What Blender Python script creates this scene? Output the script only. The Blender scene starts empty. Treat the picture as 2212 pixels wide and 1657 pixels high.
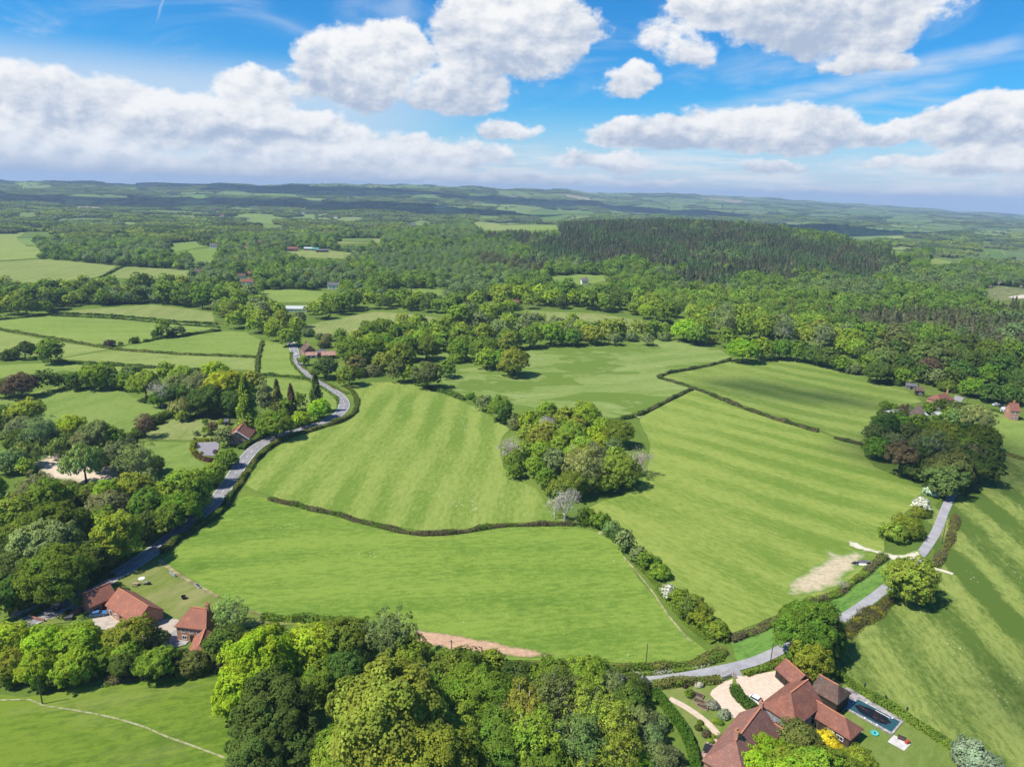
import bpy, bmesh, math, random
import numpy as np
from mathutils import Vector, Matrix
from mathutils.geometry import delaunay_2d_cdt

SC = bpy.context.scene
COL = SC.collection
RNG = np.random.default_rng(7)
R_ = random.Random(11)

# ------------------------------------------------------------------ camera model
# measurements on the photograph are in a 2212 x 1657 frame; every one of them is
# turned into a point on the terrain by ground()
PW, PH, FPX = 2212.0, 1657.0, 1500.0
CAM_Z = 115.0
PITCH = math.radians(15.53)
ROLL = math.radians(1.55)
CAM = np.array([0.0, 0.0, CAM_Z])
FW = np.array([0, math.cos(PITCH), -math.sin(PITCH)])
U0 = np.array([0, math.sin(PITCH), math.cos(PITCH)])
R0 = np.array([1.0, 0, 0])
RT = R0 * math.cos(ROLL) + U0 * math.sin(ROLL)
UP = U0 * math.cos(ROLL) - R0 * math.sin(ROLL)

cam_d = bpy.data.cameras.new('camera')
cam_d.sensor_width = 36.0
cam_d.lens = FPX / PW * 36.0
cam_d.clip_start = 1.0
cam_d.clip_end = 60000.0
cam = bpy.data.objects.new('camera', cam_d)
COL.objects.link(cam)
cam.matrix_world = Matrix(((RT[0], UP[0], -FW[0], CAM[0]), (RT[1], UP[1], -FW[1], CAM[1]),
                           (RT[2], UP[2], -FW[2], CAM[2]), (0, 0, 0, 1)))
SC.camera = cam

# ------------------------------------------------------------------ terrain
def sstep(a, b, x):
    t = np.clip((x - a) / (b - a), 0, 1)
    return t * t * (3 - 2 * t)

AZ = np.radians([-60, -36, -20, -11, -4, 0, 8, 14.7, 25, 36, 60])
RIDGE = np.array([62, 62, 84, 128, 124, 120, 128, 140, 64, -36, -40.0])
RRANGE = np.array([7500, 7500, 7500, 7600, 7800, 8200, 10000, 11200, 12000, 12500, 12500.0])

def terr(x, y):
    x = np.asarray(x, float); y = np.asarray(y, float)
    r = np.hypot(x, y); az = np.arctan2(x, y)
    z = 1.1 * np.sin(x / 75.0 + 0.6) * np.sin(y / 95.0 + 0.4) * sstep(250, 420, r)
    z = z + 50.0 * np.exp(-0.5 * (((x - 390) / 380) ** 2 + ((y - 1500) / 350) ** 2))
    z = z - 26.0 * sstep(450, 1100, x) * sstep(650, 1300, r)
    u = (np.sin(x / 210.0 + 1.3 + 0.8 * np.sin(y / 330.0)) * np.sin(y / 175.0 + 0.5 + 0.7 * np.sin(x / 400.0))
         + 0.6 * np.sin(x / 95.0 + y / 140.0 + 2.0) * np.sin(y / 110.0 - x / 260.0))
    z = z + 13.0 * u * sstep(1300, 3200, r)
    rr = np.interp(az, AZ, RRANGE); rz = np.interp(az, AZ, RIDGE)
    k = sstep(0.45, 1.0, r / rr)
    wig = 3.0 * np.sin(az * 41) + 2.5 * np.sin(az * 97 + 1) + 1.8 * np.sin(az * 211 + 2)
    z = z + (rz + wig) * k - 10.0 * sstep(0.2, 0.4, r / rr) * (1 - k)
    z = z - 60.0 * sstep(1.02, 1.3, r / rr)
    return z

TT = np.concatenate([np.linspace(60, 700, 641), np.geomspace(703, 15000, 1500)])
def ray(u, v):
    dx, dy = u - PW / 2, v - PH / 2
    d = FW * FPX + RT * dx - UP * dy
    return d / np.linalg.norm(d)
def ground(u, v, h=0.0):
    d = ray(u, v)
    P = CAM[None] + d[None] * TT[:, None]
    g = P[:, 2] - terr(P[:, 0], P[:, 1]) - h
    i = np.argmax(g < 0)
    if g[i] >= 0:
        i = len(TT) - 1
    a, b = TT[max(i - 1, 0)], TT[i]
    for _ in range(24):
        m = 0.5 * (a + b); p = CAM + d * m
        if p[2] - float(terr(p[0], p[1])) - h < 0: b = m
        else: a = m
    p = CAM + d * b
    return np.array([p[0], p[1], float(terr(p[0], p[1]))])
def gpts(pts, h=0.0):
    return np.array([ground(u, v, h) for u, v in pts])
def depth(p):
    return float(np.dot(np.asarray(p) - CAM, FW))
def project(P):
    Q = np.asarray(P) - CAM
    z = Q @ FW
    return np.stack([PW / 2 + FPX * (Q @ RT) / z, PH / 2 - FPX * (Q @ UP) / z], -1)
def inpoly(px, py, poly):
    px = np.asarray(px, float); py = np.asarray(py, float)
    ins = np.zeros(px.shape, bool)
    n = len(poly); j = n - 1
    for i in range(n):
        xi, yi = poly[i][0], poly[i][1]; xj, yj = poly[j][0], poly[j][1]
        c = ((yi > py) != (yj > py)) & (px < (xj - xi) * (py - yi) / ((yj - yi) or 1e-9) + xi)
        ins ^= c; j = i
    return ins

# ------------------------------------------------------------------ object helpers
def tag(o, label=None, cat=None, group=None, kind=None):
    if label: o['label'] = label
    if cat: o['category'] = cat
    if group: o['group'] = group
    if kind: o['kind'] = kind
    return o
def empty(name, loc=(0, 0, 0), rz=0.0):
    o = bpy.data.objects.new(name, None); COL.objects.link(o)
    o.location = [float(c) for c in loc]; o.rotation_euler = (0, 0, rz)
    o.empty_display_size = 0.5
    return o
def link(name, me, mat=None, parent=None):
    o = bpy.data.objects.new(name, me); COL.objects.link(o)
    if mat is not None and not me.materials: me.materials.append(mat)
    if parent is not None: o.parent = parent
    return o
def mesh_np(name, V, F=None, quads=None, tris=None):
    """mesh from numpy arrays: quads (n,4) and / or tris (n,3) index arrays"""
    me = bpy.data.meshes.new(name)
    V = np.ascontiguousarray(V, np.float32).reshape(-1, 3)
    me.vertices.add(len(V)); me.vertices.foreach_set('co', V.ravel())
    idx = []; tot = []
    if quads is not None and len(quads):
        idx.append(np.asarray(quads, np.int32).ravel()); tot.append(np.full(len(quads), 4, np.int32))
    if tris is not None and len(tris):
        idx.append(np.asarray(tris, np.int32).ravel()); tot.append(np.full(len(tris), 3, np.int32))
    idx = np.concatenate(idx); tot = np.concatenate(tot)
    me.loops.add(len(idx)); me.loops.foreach_set('vertex_index', idx)
    me.polygons.add(len(tot))
    st = np.concatenate([[0], np.cumsum(tot)[:-1]]).astype(np.int32)
    me.polygons.foreach_set('loop_start', st); me.polygons.foreach_set('loop_total', tot)
    me.update(calc_edges=True)
    return me
def smooth(me):
    me.polygons.foreach_set('use_smooth', np.ones(len(me.polygons), bool)); return me

class MB:
    """collects simple solids and links them as ONE mesh object"""
    def __init__(s): s.v = []; s.f = []
    def add(s, vs, fs):
        b = len(s.v); s.v += [tuple(float(c) for c in q) for q in vs]; s.f += [tuple(b + i for i in f) for f in fs]; return s
    def box(s, c, d, rz=0.0, tilt=None):
        x, y, z = d[0] / 2, d[1] / 2, d[2] / 2
        M = Matrix.Rotation(rz, 3, 'Z')
        if tilt is not None: M = M @ tilt
        vs = [Vector(c) + M @ Vector(q) for q in ((-x, -y, -z), (x, -y, -z), (x, y, -z), (-x, y, -z), (-x, -y, z), (x, -y, z), (x, y, z), (-x, y, z))]
        return s.add(vs, [(0, 3, 2, 1), (4, 5, 6, 7), (0, 1, 5, 4), (1, 2, 6, 5), (2, 3, 7, 6), (3, 0, 4, 7)])
    def bar(s, a, b, r0, r1=None, n=6):
        r1 = r0 if r1 is None else r1
        a = Vector(a); b = Vector(b); d = (b - a).normalized()
        q = d.to_track_quat('Z', 'Y').to_matrix()
        vs = []
        for p, r in ((a, r0), (b, r1)):
            for k in range(n):
                t = 2 * math.pi * k / n
                vs.append(p + q @ Vector((r * math.cos(t), r * math.sin(t), 0)))
        fs = [(k, (k + 1) % n, n + (k + 1) % n, n + k) for k in range(n)] + [tuple(range(n))[::-1], tuple(range(n, 2 * n))]
        return s.add(vs, fs)
    def lathe(s, prof, n=12, c=(0, 0, 0)):
        vs = []
        for r, z in prof:
            for k in range(n):
                t = 2 * math.pi * k / n
                vs.append((c[0] + r * math.cos(t), c[1] + r * math.sin(t), c[2] + z))
        fs = []
        for i in range(len(prof) - 1):
            for k in range(n):
                fs.append((i * n + k, i * n + (k + 1) % n, (i + 1) * n + (k + 1) % n, (i + 1) * n + k))
        fs += [tuple(range(n))[::-1], tuple((len(prof) - 1) * n + k for k in range(n))]
        return s.add(vs, fs)
    def build(s, name, mat, parent=None):
        me = bpy.data.meshes.new(name)
        me.from_pydata(s.v, [], s.f); me.update()
        return link(name, me, mat, parent)

# ------------------------------------------------------------------ node helpers
class NT:
    def __init__(s, tree): s.t = tree; s.n = tree.nodes; s.l = tree.links
    def node(s, typ, **kw):
        n = s.n.new(typ)
        for k, v in kw.items(): setattr(n, k, v)
        return n
    def put(s, sock, v):
        if isinstance(v, bpy.types.NodeSocket): s.l.new(v, sock)
        elif v is not None: sock.default_value = v
    def math(s, op, a=None, b=None, c=None, clamp=False):
        n = s.node('ShaderNodeMath', operation=op, use_clamp=clamp)
        for i, v in enumerate((a, b, c)):
            if v is not None: s.put(n.inputs[i], v)
        return n.outputs[0]
    def vmath(s, op, a=None, b=None, scale=None):
        n = s.node('ShaderNodeVectorMath', operation=op)
        if a is not None: s.put(n.inputs[0], a)
        if b is not None: s.put(n.inputs[1], b)
        if scale is not None: s.put(n.inputs[3], scale)
        return n.outputs['Value'] if op in ('DOT_PRODUCT', 'LENGTH') else n.outputs[0]
    def noise(s, vec, scale, detail=2.0, rough=0.5, dist=0.0, color=False):
        n = s.node('ShaderNodeTexNoise')
        n.inputs['Scale'].default_value = scale; n.inputs['Detail'].default_value = detail
        n.inputs['Roughness'].default_value = rough; n.inputs['Distortion'].default_value = dist
        if vec is not None: s.l.new(vec, n.inputs['Vector'])
        return n.outputs[1 if color else 0]
    def mapping(s, vec, loc=(0, 0, 0), rot=(0, 0, 0), scale=(1, 1, 1)):
        n = s.node('ShaderNodeMapping')
        s.l.new(vec, n.inputs[0])
        n.inputs[1].default_value = loc; n.inputs[2].default_value = rot; n.inputs[3].default_value = scale
        return n.outputs[0]
    def ramp(s, f, a, b, lo=0.0, hi=1.0):
        n = s.node('ShaderNodeMapRange', interpolation_type='SMOOTHSTEP')
        s.put(n.inputs[0], f)
        s.put(n.inputs[1], a); s.put(n.inputs[2], b); s.put(n.inputs[3], lo); s.put(n.inputs[4], hi)
        return n.outputs[0]
    def mix(s, f, a, b, mode='MIX'):
        n = s.node('ShaderNodeMix', data_type='RGBA', blend_type=mode)
        s.put(n.inputs[0], f)
        for sk, v in ((n.inputs[6], a), (n.inputs[7], b)):
            if isinstance(v, (tuple, list)): v = (*v, 1.0) if len(v) == 3 else v
            s.put(sk, v)
        return n.outputs[2]
    def xyz(s, v):
        n = s.node('ShaderNodeSeparateXYZ'); s.l.new(v, n.inputs[0]); return n.outputs
    def comb(s, x, y, z):
        n = s.node('ShaderNodeCombineXYZ')
        for i, v in enumerate((x, y, z)): s.put(n.inputs[i], v)
        return n.outputs[0]
    def coord(s, which='Object'):
        return s.node('ShaderNodeTexCoord').outputs[which]

def new_mat(name):
    m = bpy.data.materials.new(name); m.use_nodes = True
    m.node_tree.nodes.clear()
    k = NT(m.node_tree)
    out = k.node('ShaderNodeOutputMaterial')
    return m, k, out
def finish(k, out, color, rough=0.9, spec=0.2, normal=None, metal=0.0, diffuse=False):
    if diffuse:
        b = k.node('ShaderNodeBsdfDiffuse')
        k.put(b.inputs[0], (*color, 1) if isinstance(color, tuple) else color)
    else:
        b = k.node('ShaderNodeBsdfPrincipled')
        k.put(b.inputs['Base Color'], (*color, 1) if isinstance(color, tuple) else color)
        k.put(b.inputs['Roughness'], rough)
        b.inputs['Specular IOR Level'].default_value = spec
        b.inputs['Metallic'].default_value = metal
    if normal is not None: k.l.new(normal, b.inputs['Normal'])
    k.l.new(b.outputs[0], out.inputs[0])
def bump(k, h, strength=0.4, dist=0.1):
    n = k.node('ShaderNodeBump'); n.inputs['Strength'].default_value = strength; n.inputs['Distance'].default_value = dist
    k.l.new(h, n.inputs['Height']); return n.outputs[0]

def plain(name, color, rough=0.7, spec=0.3, var=0.25, scale=3.0, metal=0.0):
    """solid stuff with a little wear"""
    m, k, out = new_mat(name)
    c = k.coord(); f = k.noise(c, scale, 4, 0.6)
    col = k.mix(k.ramp(f, 0.3, 0.7), tuple(x * (1 - var) for x in color), tuple(min(1, x * (1 + var)) for x in color))
    finish(k, out, col, rough, spec, metal=metal)
    return m

def tile_roof(name, c1, c2, lichen=0.3, rows=3.2):
    m, k, out = new_mat(name)
    c = k.coord()
    big = k.noise(c, 0.55, 4, 0.65); sm = k.noise(c, 5.0, 3, 0.6); tiny = k.noise(c, 14.0, 2, 0.5)
    col = k.mix(k.ramp(big, 0.3, 0.7), c1, c2)
    col = k.mix(k.ramp(sm, 0.35, 0.75, 0.0, 0.75), col, tuple(x * 0.50 for x in c1))
    col = k.mix(k.ramp(k.noise(k.mapping(c, scale=(1.4, 1.4, .35)), 1.6, 5, 0.7), 0.48, 0.66, 0.0, 0.6), col, (c1[0] * .55, c1[1] * .75, c1[2] * .85))
    col = k.mix(k.ramp(k.noise(k.mapping(c, loc=(7, 3, 1)), 1.1, 5, 0.7), 0.52, 0.72, 0.0, 0.5), col, tuple(min(1, x * 1.55) for x in c1))
    w = k.node('ShaderNodeTexWave', wave_type='BANDS', bands_direction='Z', wave_profile='SAW')
    k.l.new(c, w.inputs[0]); w.inputs['Scale'].default_value = rows; w.inputs['Distortion'].default_value = 0.4
    col = k.mix(k.ramp(w.outputs[1], 0.0, 0.3, 0.45, 0.0), col, tuple(x * 0.35 for x in c1))
    l = k.math('MULTIPLY', k.ramp(tiny, 0.60, 0.68), k.ramp(k.noise(c, 0.8, 2), 0.42, 0.6, 0.0, lichen))
    col = k.mix(l, col, (0.55, 0.52, 0.42))
    finish(k, out, col, 0.85, 0.15, bump(k, w.outputs[1], 0.5, 0.04))
    return m
def brick_wall(name, c1, c2, mortar=(0.42, 0.38, 0.33)):
    m, k, out = new_mat(name)
    c = k.coord()
    g = k.xyz(c)
    v = k.comb(k.math('ADD', g[0], g[1]), g[2], 0.0)
    b = k.node('ShaderNodeTexBrick')
    k.l.new(v, b.inputs['Vector'])
    b.inputs['Color1'].default_value = (*c1, 1); b.inputs['Color2'].default_value = (*c2, 1); b.inputs['Mortar'].default_value = (*mortar, 1)
    b.inputs['Scale'].default_value = 1.0; b.inputs['Brick Width'].default_value = 0.3; b.inputs['Row Height'].default_value = 0.1; b.inputs['Mortar Size'].default_value = 0.012
    col = k.mix(k.ramp(k.noise(c, 0.7, 4), 0.3, 0.75, 0.0, 0.45), b.outputs[0], tuple(x * 0.55 for x in c1))
    finish(k, out, col, 0.9, 0.15)
    return m
def boards(name, color, per=5.0):
    m, k, out = new_mat(name)
    c = k.coord(); g = k.xyz(c)
    s = k.math('FRACT', k.math('MULTIPLY', g[2], per))
    col = k.mix(k.ramp(s, 0.0, 0.18, 0.75, 0.0), k.mix(k.noise(c, 2.5, 4), tuple(x * 0.6 for x in color), tuple(x * 1.4 for x in color)), tuple(x * 0.3 for x in color))
    finish(k, out, col, 0.85, 0.15)
    return m

def leaf_mat(name, gloss=0.0, trans=0.36, crown=True):
    m, k, out = new_mat(name)
    a = k.node('ShaderNodeAttribute', attribute_type='INSTANCER', attribute_name='tint')
    geo = k.node('ShaderNodeNewGeometry'); oi = k.node('ShaderNodeObjectInfo')
    c = k.coord()
    f1 = k.noise(c, 7.0, 2, 0.6)                      # clumps of older and younger leaf
    isl = geo.outputs['Random Per Island']
    val = k.math('MULTIPLY', k.math('MULTIPLY_ADD', isl, 0.7, 0.65), k.ramp(f1, 0.3, 0.7, 0.78, 1.22))
    val = k.math('MULTIPLY', val, k.math('MULTIPLY_ADD', oi.outputs['Random'], 0.24, 0.88))
    h = k.node('ShaderNodeHueSaturation')
    k.l.new(a.outputs['Color'], h.inputs['Color'])
    k.put(h.inputs['Hue'], k.math('ADD', 0.492, k.math('MULTIPLY', k.ramp(k.noise(c, 3.0, 1), 0.3, 0.7), 0.028)))
    k.put(h.inputs['Value'], val)
    d = k.node('ShaderNodeBsdfDiffuse'); t = k.node('ShaderNodeBsdfTranslucent')
    k.l.new(h.outputs[0], d.inputs[0])
    k.l.new(k.mix(1.0, h.outputs[0], (1.25, 1.25, 0.45), 'MULTIPLY'), t.inputs[0])
    # sprays of small leaves scatter light like the rounded bough they sit on, not like one flat card
    nn = k.vmath('SCALE', geo.outputs['Normal'], scale=.55)
    if crown:
        vt = k.node('ShaderNodeVectorTransform', vector_type='NORMAL', convert_from='OBJECT', convert_to='WORLD')
        k.l.new(k.vmath('NORMALIZE', k.vmath('SUBTRACT', c, (0, 0, .40))), vt.inputs[0])
        nn = k.vmath('ADD', nn, k.vmath('SCALE', k.vmath('NORMALIZE', vt.outputs[0]), scale=.55))
    nn = k.vmath('NORMALIZE', k.vmath('ADD', nn, (-.03, 0, .28 if crown else .6)))
    k.l.new(nn, d.inputs['Normal'])
    mx = k.node('ShaderNodeMixShader'); mx.inputs[0].default_value = trans
    k.l.new(d.outputs[0], mx.inputs[1]); k.l.new(t.outputs[0], mx.inputs[2])
    k.l.new(mx.outputs[0], out.inputs[0])
    return m
def bark_mat(name, c):
    m, k, out = new_mat(name)
    co = k.coord()
    col = k.mix(k.noise(k.mapping(co, scale=(30, 30, 6)), 1.0, 4, 0.6), tuple(x * 0.5 for x in c), tuple(x * 1.4 for x in c))
    finish(k, out, col, diffuse=True)
    return m

M = {}
M['leaf'] = leaf_mat('leaf', trans=.30)
M['far_leaf'] = leaf_mat('far_leaf', trans=.30, crown=False)
M['bark'] = bark_mat('bark', (0.09, 0.07, 0.05))
M['pale_bark'] = bark_mat('pale_bark', (0.44, 0.39, 0.31))
M['grey_bark'] = bark_mat('grey_bark', (0.24, 0.22, 0.19))
M['red_tile'] = tile_roof('red_tile', (0.28, 0.115, 0.075), (0.20, 0.085, 0.065))
M['orange_tile'] = tile_roof('orange_tile', (0.38, 0.15, 0.09), (0.28, 0.115, 0.085), 0.15)
M['manor_tile'] = tile_roof('manor_tile', (0.30, 0.115, 0.072), (0.19, 0.082, 0.062), 0.6)
M['purple_tile'] = tile_roof('purple_tile', (0.325, 0.145, 0.105), (0.245, 0.118, 0.092), 0.6)
M['brown_tile'] = tile_roof('brown_tile', (0.15, 0.085, 0.06), (0.10, 0.07, 0.055), 0.8)
M['slate'] = tile_roof('slate', (0.13, 0.125, 0.13), (0.17, 0.16, 0.155), 0.4)
M['rust'] = tile_roof('rust', (0.36, 0.13, 0.07), (0.45, 0.36, 0.31), 0.2, 1.0)
M['thatch'] = tile_roof('thatch', (0.17, 0.12, 0.095), (0.13, 0.10, 0.08), 0.1, 1.5)
M['brick'] = brick_wall('brick', (0.36, 0.13, 0.075), (0.27, 0.10, 0.065))
M['orange_brick'] = brick_wall('orange_brick', (0.48, 0.20, 0.10), (0.40, 0.16, 0.085))
M['grey_stone'] = plain('grey_stone', (0.26, 0.26, 0.27), 0.9, 0.1, 0.35, 2.0)
M['white_paint'] = plain('white_paint', (0.78, 0.77, 0.74), 0.6, 0.3, 0.05)
M['cream'] = plain('cream', (0.70, 0.66, 0.56), 0.8, 0.2, 0.08, 0.8)
M['black_boards'] = boards('black_boards', (0.045, 0.035, 0.028))
M['brown_boards'] = boards('brown_boards', (0.085, 0.058, 0.040))
M['grey_boards'] = boards('grey_boards', (0.22, 0.20, 0.17))
M['wood'] = plain('wood', (0.30, 0.23, 0.15), 0.85, 0.1, 0.3, 4.0)
M['pole_wood'] = plain('pole_wood', (0.10, 0.075, 0.055), 0.9, 0.1, 0.3, 2.0)
M['dark'] = plain('dark', (0.02, 0.02, 0.022), 0.6, 0.3, 0.2)
M['metal'] = plain('metal', (0.30, 0.32, 0.34), 0.45, 0.5, 0.2, 2.0, 0.6)
M['grey_metal'] = plain('grey_metal', (0.36, 0.38, 0.40), 0.6, 0.3, 0.15, 1.0)
M['glass'] = plain('glass', (0.03, 0.04, 0.05), 0.08, 0.8, 0.1)
M['tyre'] = plain('tyre', (0.02, 0.02, 0.02), 0.9, 0.1, 0.1)
M['white_car'] = plain('white_car', (0.75, 0.76, 0.77), 0.25, 0.5, 0.02)
M['blue_car'] = plain('blue_car', (0.07, 0.17, 0.34), 0.25, 0.5, 0.03)
M['black_car'] = plain('black_car', (0.02, 0.022, 0.03), 0.22, 0.5, 0.03)
M['lamp'] = plain('lamp', (0.8, 0.8, 0.78), 0.15, 0.6, 0.02)
M['red_lamp'] = plain('red_lamp', (0.4, 0.02, 0.02), 0.2, 0.6, 0.02)
M['terracotta'] = plain('terracotta', (0.42, 0.17, 0.09), 0.85, 0.15, 0.2)
M['soil'] = plain('soil', (0.085, 0.06, 0.04), 1.0, 0.0, 0.4, 4.0)
M['green_tarp'] = plain('green_tarp', (0.05, 0.30, 0.19), 0.6, 0.3, 0.1)
M['turquoise'] = plain('turquoise', (0.08, 0.42, 0.40), 0.4, 0.4, 0.1)
M['red_plastic'] = plain('red_plastic', (0.42, 0.06, 0.04), 0.5, 0.4, 0.1)
M['orange_plastic'] = plain('orange_plastic', (0.60, 0.20, 0.05), 0.5, 0.4, 0.1)
M['canopy_grey'] = plain('canopy_grey', (0.42, 0.45, 0.44), 0.7, 0.2, 0.1)
M['copper'] = plain('copper', (0.05, 0.03, 0.03), 0.7, 0.3, 0.3)
# ------------------------------------------------------------------ ground sheet and fields
def grass_mat(name, light, dark, ang=0.0, period=14.0, stripe=0.6, warp=10.0, patch=0.35, speck=0.0, dry=0.0, streak=0.5, dry_col=(0.30, 0.26, 0.12), rush=0.0):
    m, k, out = new_mat(name)
    c = k.coord()
    q = k.mapping(c, rot=(0, 0, -ang))
    g = k.xyz(q)                                     # x runs along the mowing, y across
    w1 = k.noise(c, 0.006, 2, 0.5)
    t = k.math('ADD', g[1], k.math('MULTIPLY', k.math('SUBTRACT', w1, 0.5), warp * 4))
    s = k.math('SINE', k.math('MULTIPLY', t, 2 * math.pi / period))
    s = k.math('ADD', s, k.math('MULTIPLY', k.math('SUBTRACT', k.noise(k.mapping(q, scale=(0.035, 0.11, 1)), 1.0, 4, 0.65), 0.5), 3.0))
    s = k.ramp(s, -0.8, 0.8)
    along = k.noise(k.mapping(q, scale=(0.012, 0.09, 1)), 1.0, 3, 0.6)
    fine = k.noise(k.mapping(q, scale=(0.14, 0.75, 1)), 1.0, 3, 0.65)
    grain = k.noise(c, 1.3, 3, 0.7)
    big = k.noise(c, 0.017, 3, 0.55)
    f = k.math('MULTIPLY', s, k.ramp(k.noise(c, 0.011, 2), 0.35, 0.62, 0.25 * stripe, stripe))
    f = k.math('ADD', f, k.math('MULTIPLY', k.math('SUBTRACT', along, 0.5), 1.7 * streak))
    f = k.math('ADD', f, k.math('MULTIPLY', k.math('SUBTRACT', fine, 0.5), 1.9 * streak))
    f = k.math('ADD', f, k.math('MULTIPLY', k.math('SUBTRACT', grain, 0.5), 1.1))
    f = k.math('ADD', f, k.math('MULTIPLY', k.math('SUBTRACT', big, 0.5), 2.2 * patch))
    tuft = k.ramp(k.noise(k.mapping(q, scale=(0.28, 0.6, 1)), 1.0, 5, 0.78), 0.34, 0.66, -.5, .5)
    f = k.math('ADD', f, k.math('MULTIPLY', tuft, .52 + .36 * streak))
    f = k.math('ADD', f, 0.28, clamp=True)
    col = k.mix(f, light, dark)
    if rush:                                         # beds of rush: hard edged, darker, bluer
        rb = k.ramp(k.noise(k.mapping(c, scale=(0.6, 1.5, 1)), 0.020, 4, 0.6, 0.6), 0.50, 0.525)
        col = k.mix(k.math('MULTIPLY', rb, rush), col, k.mix(grain, (dark[0] * 0.66, dark[1] * 0.74, dark[2] * 0.6), (dark[0] * 1.0, dark[1] * 1.0, dark[2] * 0.85)))
        wp = k.ramp(k.noise(k.mapping(c, scale=(0.7, 2.0, 1)), 0.05, 4, 0.7, 1.0), 0.56, 0.66)
        col = k.mix(k.math('MULTIPLY', wp, 0.55 * rush), col, (light[0] * 1.35, light[1] * 1.2, light[2] * 1.7))
    if dry:
        d = k.ramp(k.noise(k.mapping(q, scale=(0.03, 0.08, 1)), 1.0, 4, 0.65), 0.48, 0.72, 0.0, dry)
        col = k.mix(d, col, dry_col)
    col = k.mix(k.ramp(k.noise(c, 0.045, 4, 0.7), 0.60, 0.74, 0.0, 0.5), col, (dark[0] * .72, dark[1] * .74, dark[2] * .8))
    col = k.mix(k.ramp(k.noise(k.mapping(c, loc=(50, 9, 0)), 0.03, 5, 0.7), 0.60, 0.78, 0.0, 0.45), col, (light[0] * 1.22, light[1] * 1.04, light[2] * 1.2))
    if speck:                                        # flints and daisies lying in drifts
        v = k.node('ShaderNodeTexVoronoi', feature='F1'); k.l.new(c, v.inputs['Vector']); v.inputs['Scale'].default_value = 0.8
        drift = k.ramp(k.noise(c, 0.028, 3, 0.6), 0.54, 0.66)
        few = k.ramp(k.noise(c, 0.11, 2), 0.46, 0.60)
        dot = k.math('LESS_THAN', v.outputs['Distance'], k.math('MULTIPLY', k.math('MULTIPLY', drift, few), 0.20))
        col = k.mix(k.math('MULTIPLY', dot, speck), col, (0.62, 0.58, 0.47))
    finish(k, out, col, diffuse=True)
    return m

def resample(P, step):
    """densify an open or closed 2-D / 3-D polyline"""
    out = []
    for a, b in zip(P[:-1], P[1:]):
        n = max(1, int(np.linalg.norm(b[:2] - a[:2]) / step))
        for i in range(n): out.append(a + (b - a) * (i / n))
    out.append(P[-1])
    return np.array(out)
def spline(P, step):
    """Catmull-Rom through the points, then an even step"""
    P = np.asarray(P, float)
    if len(P) < 3: return resample(P, step)
    E = np.vstack([2 * P[0] - P[1], P, 2 * P[-1] - P[-2]])
    out = []
    for i in range(1, len(E) - 2):
        p0, p1, p2, p3 = E[i - 1:i + 3]
        n = max(2, int(np.linalg.norm(p2 - p1) / step))
        for j in range(n):
            t = j / n
            out.append(0.5 * (2 * p1 + (p2 - p0) * t + (2 * p0 - 5 * p1 + 4 * p2 - p3) * t ** 2 + (3 * p1 - p0 - 3 * p2 + p3) * t ** 3))
    out.append(P[-1])
    return np.array(out)

FIELD_PX = []            # every open piece of ground, in photograph measurements: no wood grows there
FIELD_XY = []
def sheet(name, px, mat, off=0.12, step=6.0, wob=0.6, keep=True, label=None, edge=False, xy=None):
    """a piece of ground that lies on the terrain"""
    P = (gpts(px) if xy is None else np.asarray(xy, float))[:, :2]
    if keep: FIELD_PX.append(px); FIELD_XY.append(P)
    B = resample(np.vstack([P, P[:1]]), step)[:-1]
    ph = np.arange(len(B))
    B = B + wob * np.stack([np.sin(ph * 2.1 + 1) * np.cos(ph * 0.7), np.cos(ph * 1.7) * np.sin(ph * 0.9 + 2)], -1)
    x0, y0 = B.min(0); x1, y1 = B.max(0)
    gx, gy = np.meshgrid(np.arange(x0 + step / 2, x1, step), np.arange(y0 + step / 2, y1, step))
    G = np.stack([gx.ravel(), gy.ravel()], -1)
    G = G[inpoly(G[:, 0], G[:, 1], B)]
    if len(G):
        d = np.full(len(G), 1e9)
        for a in B: d = np.minimum(d, np.hypot(G[:, 0] - a[0], G[:, 1] - a[1]))
        G = G[d > step * 0.45]; d = d[d > step * 0.45]
    else: d = np.zeros(0)
    allp = np.vstack([B, G])
    n = len(B)
    v, e, f, ov, _, _ = delaunay_2d_cdt([Vector(map(float, p)) for p in allp], [], [list(range(n))], 1, 1e-4)
    V = np.array([(p[0], p[1]) for p in v]); z = terr(V[:, 0], V[:, 1]) + off
    me = bpy.data.meshes.new(name)
    me.from_pydata([(a, b, c) for (a, b), c in zip(V, z)], [], [list(t) for t in f]); me.update()
    fl = [p for p in me.polygons if p.normal.z < 0]
    if len(fl) > len(me.polygons) / 2: me.flip_normals()
    smooth(me)
    if edge:
        at = me.attributes.new('rim', 'FLOAT', 'POINT')
        src = np.concatenate([np.zeros(n), d])
        at.data.foreach_set('value', np.array([src[o[0]] if len(o) else 0.0 for o in ov], np.float32))
    o = link(name, me, mat); tag(o, label=label, kind='structure')
    return o

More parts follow.
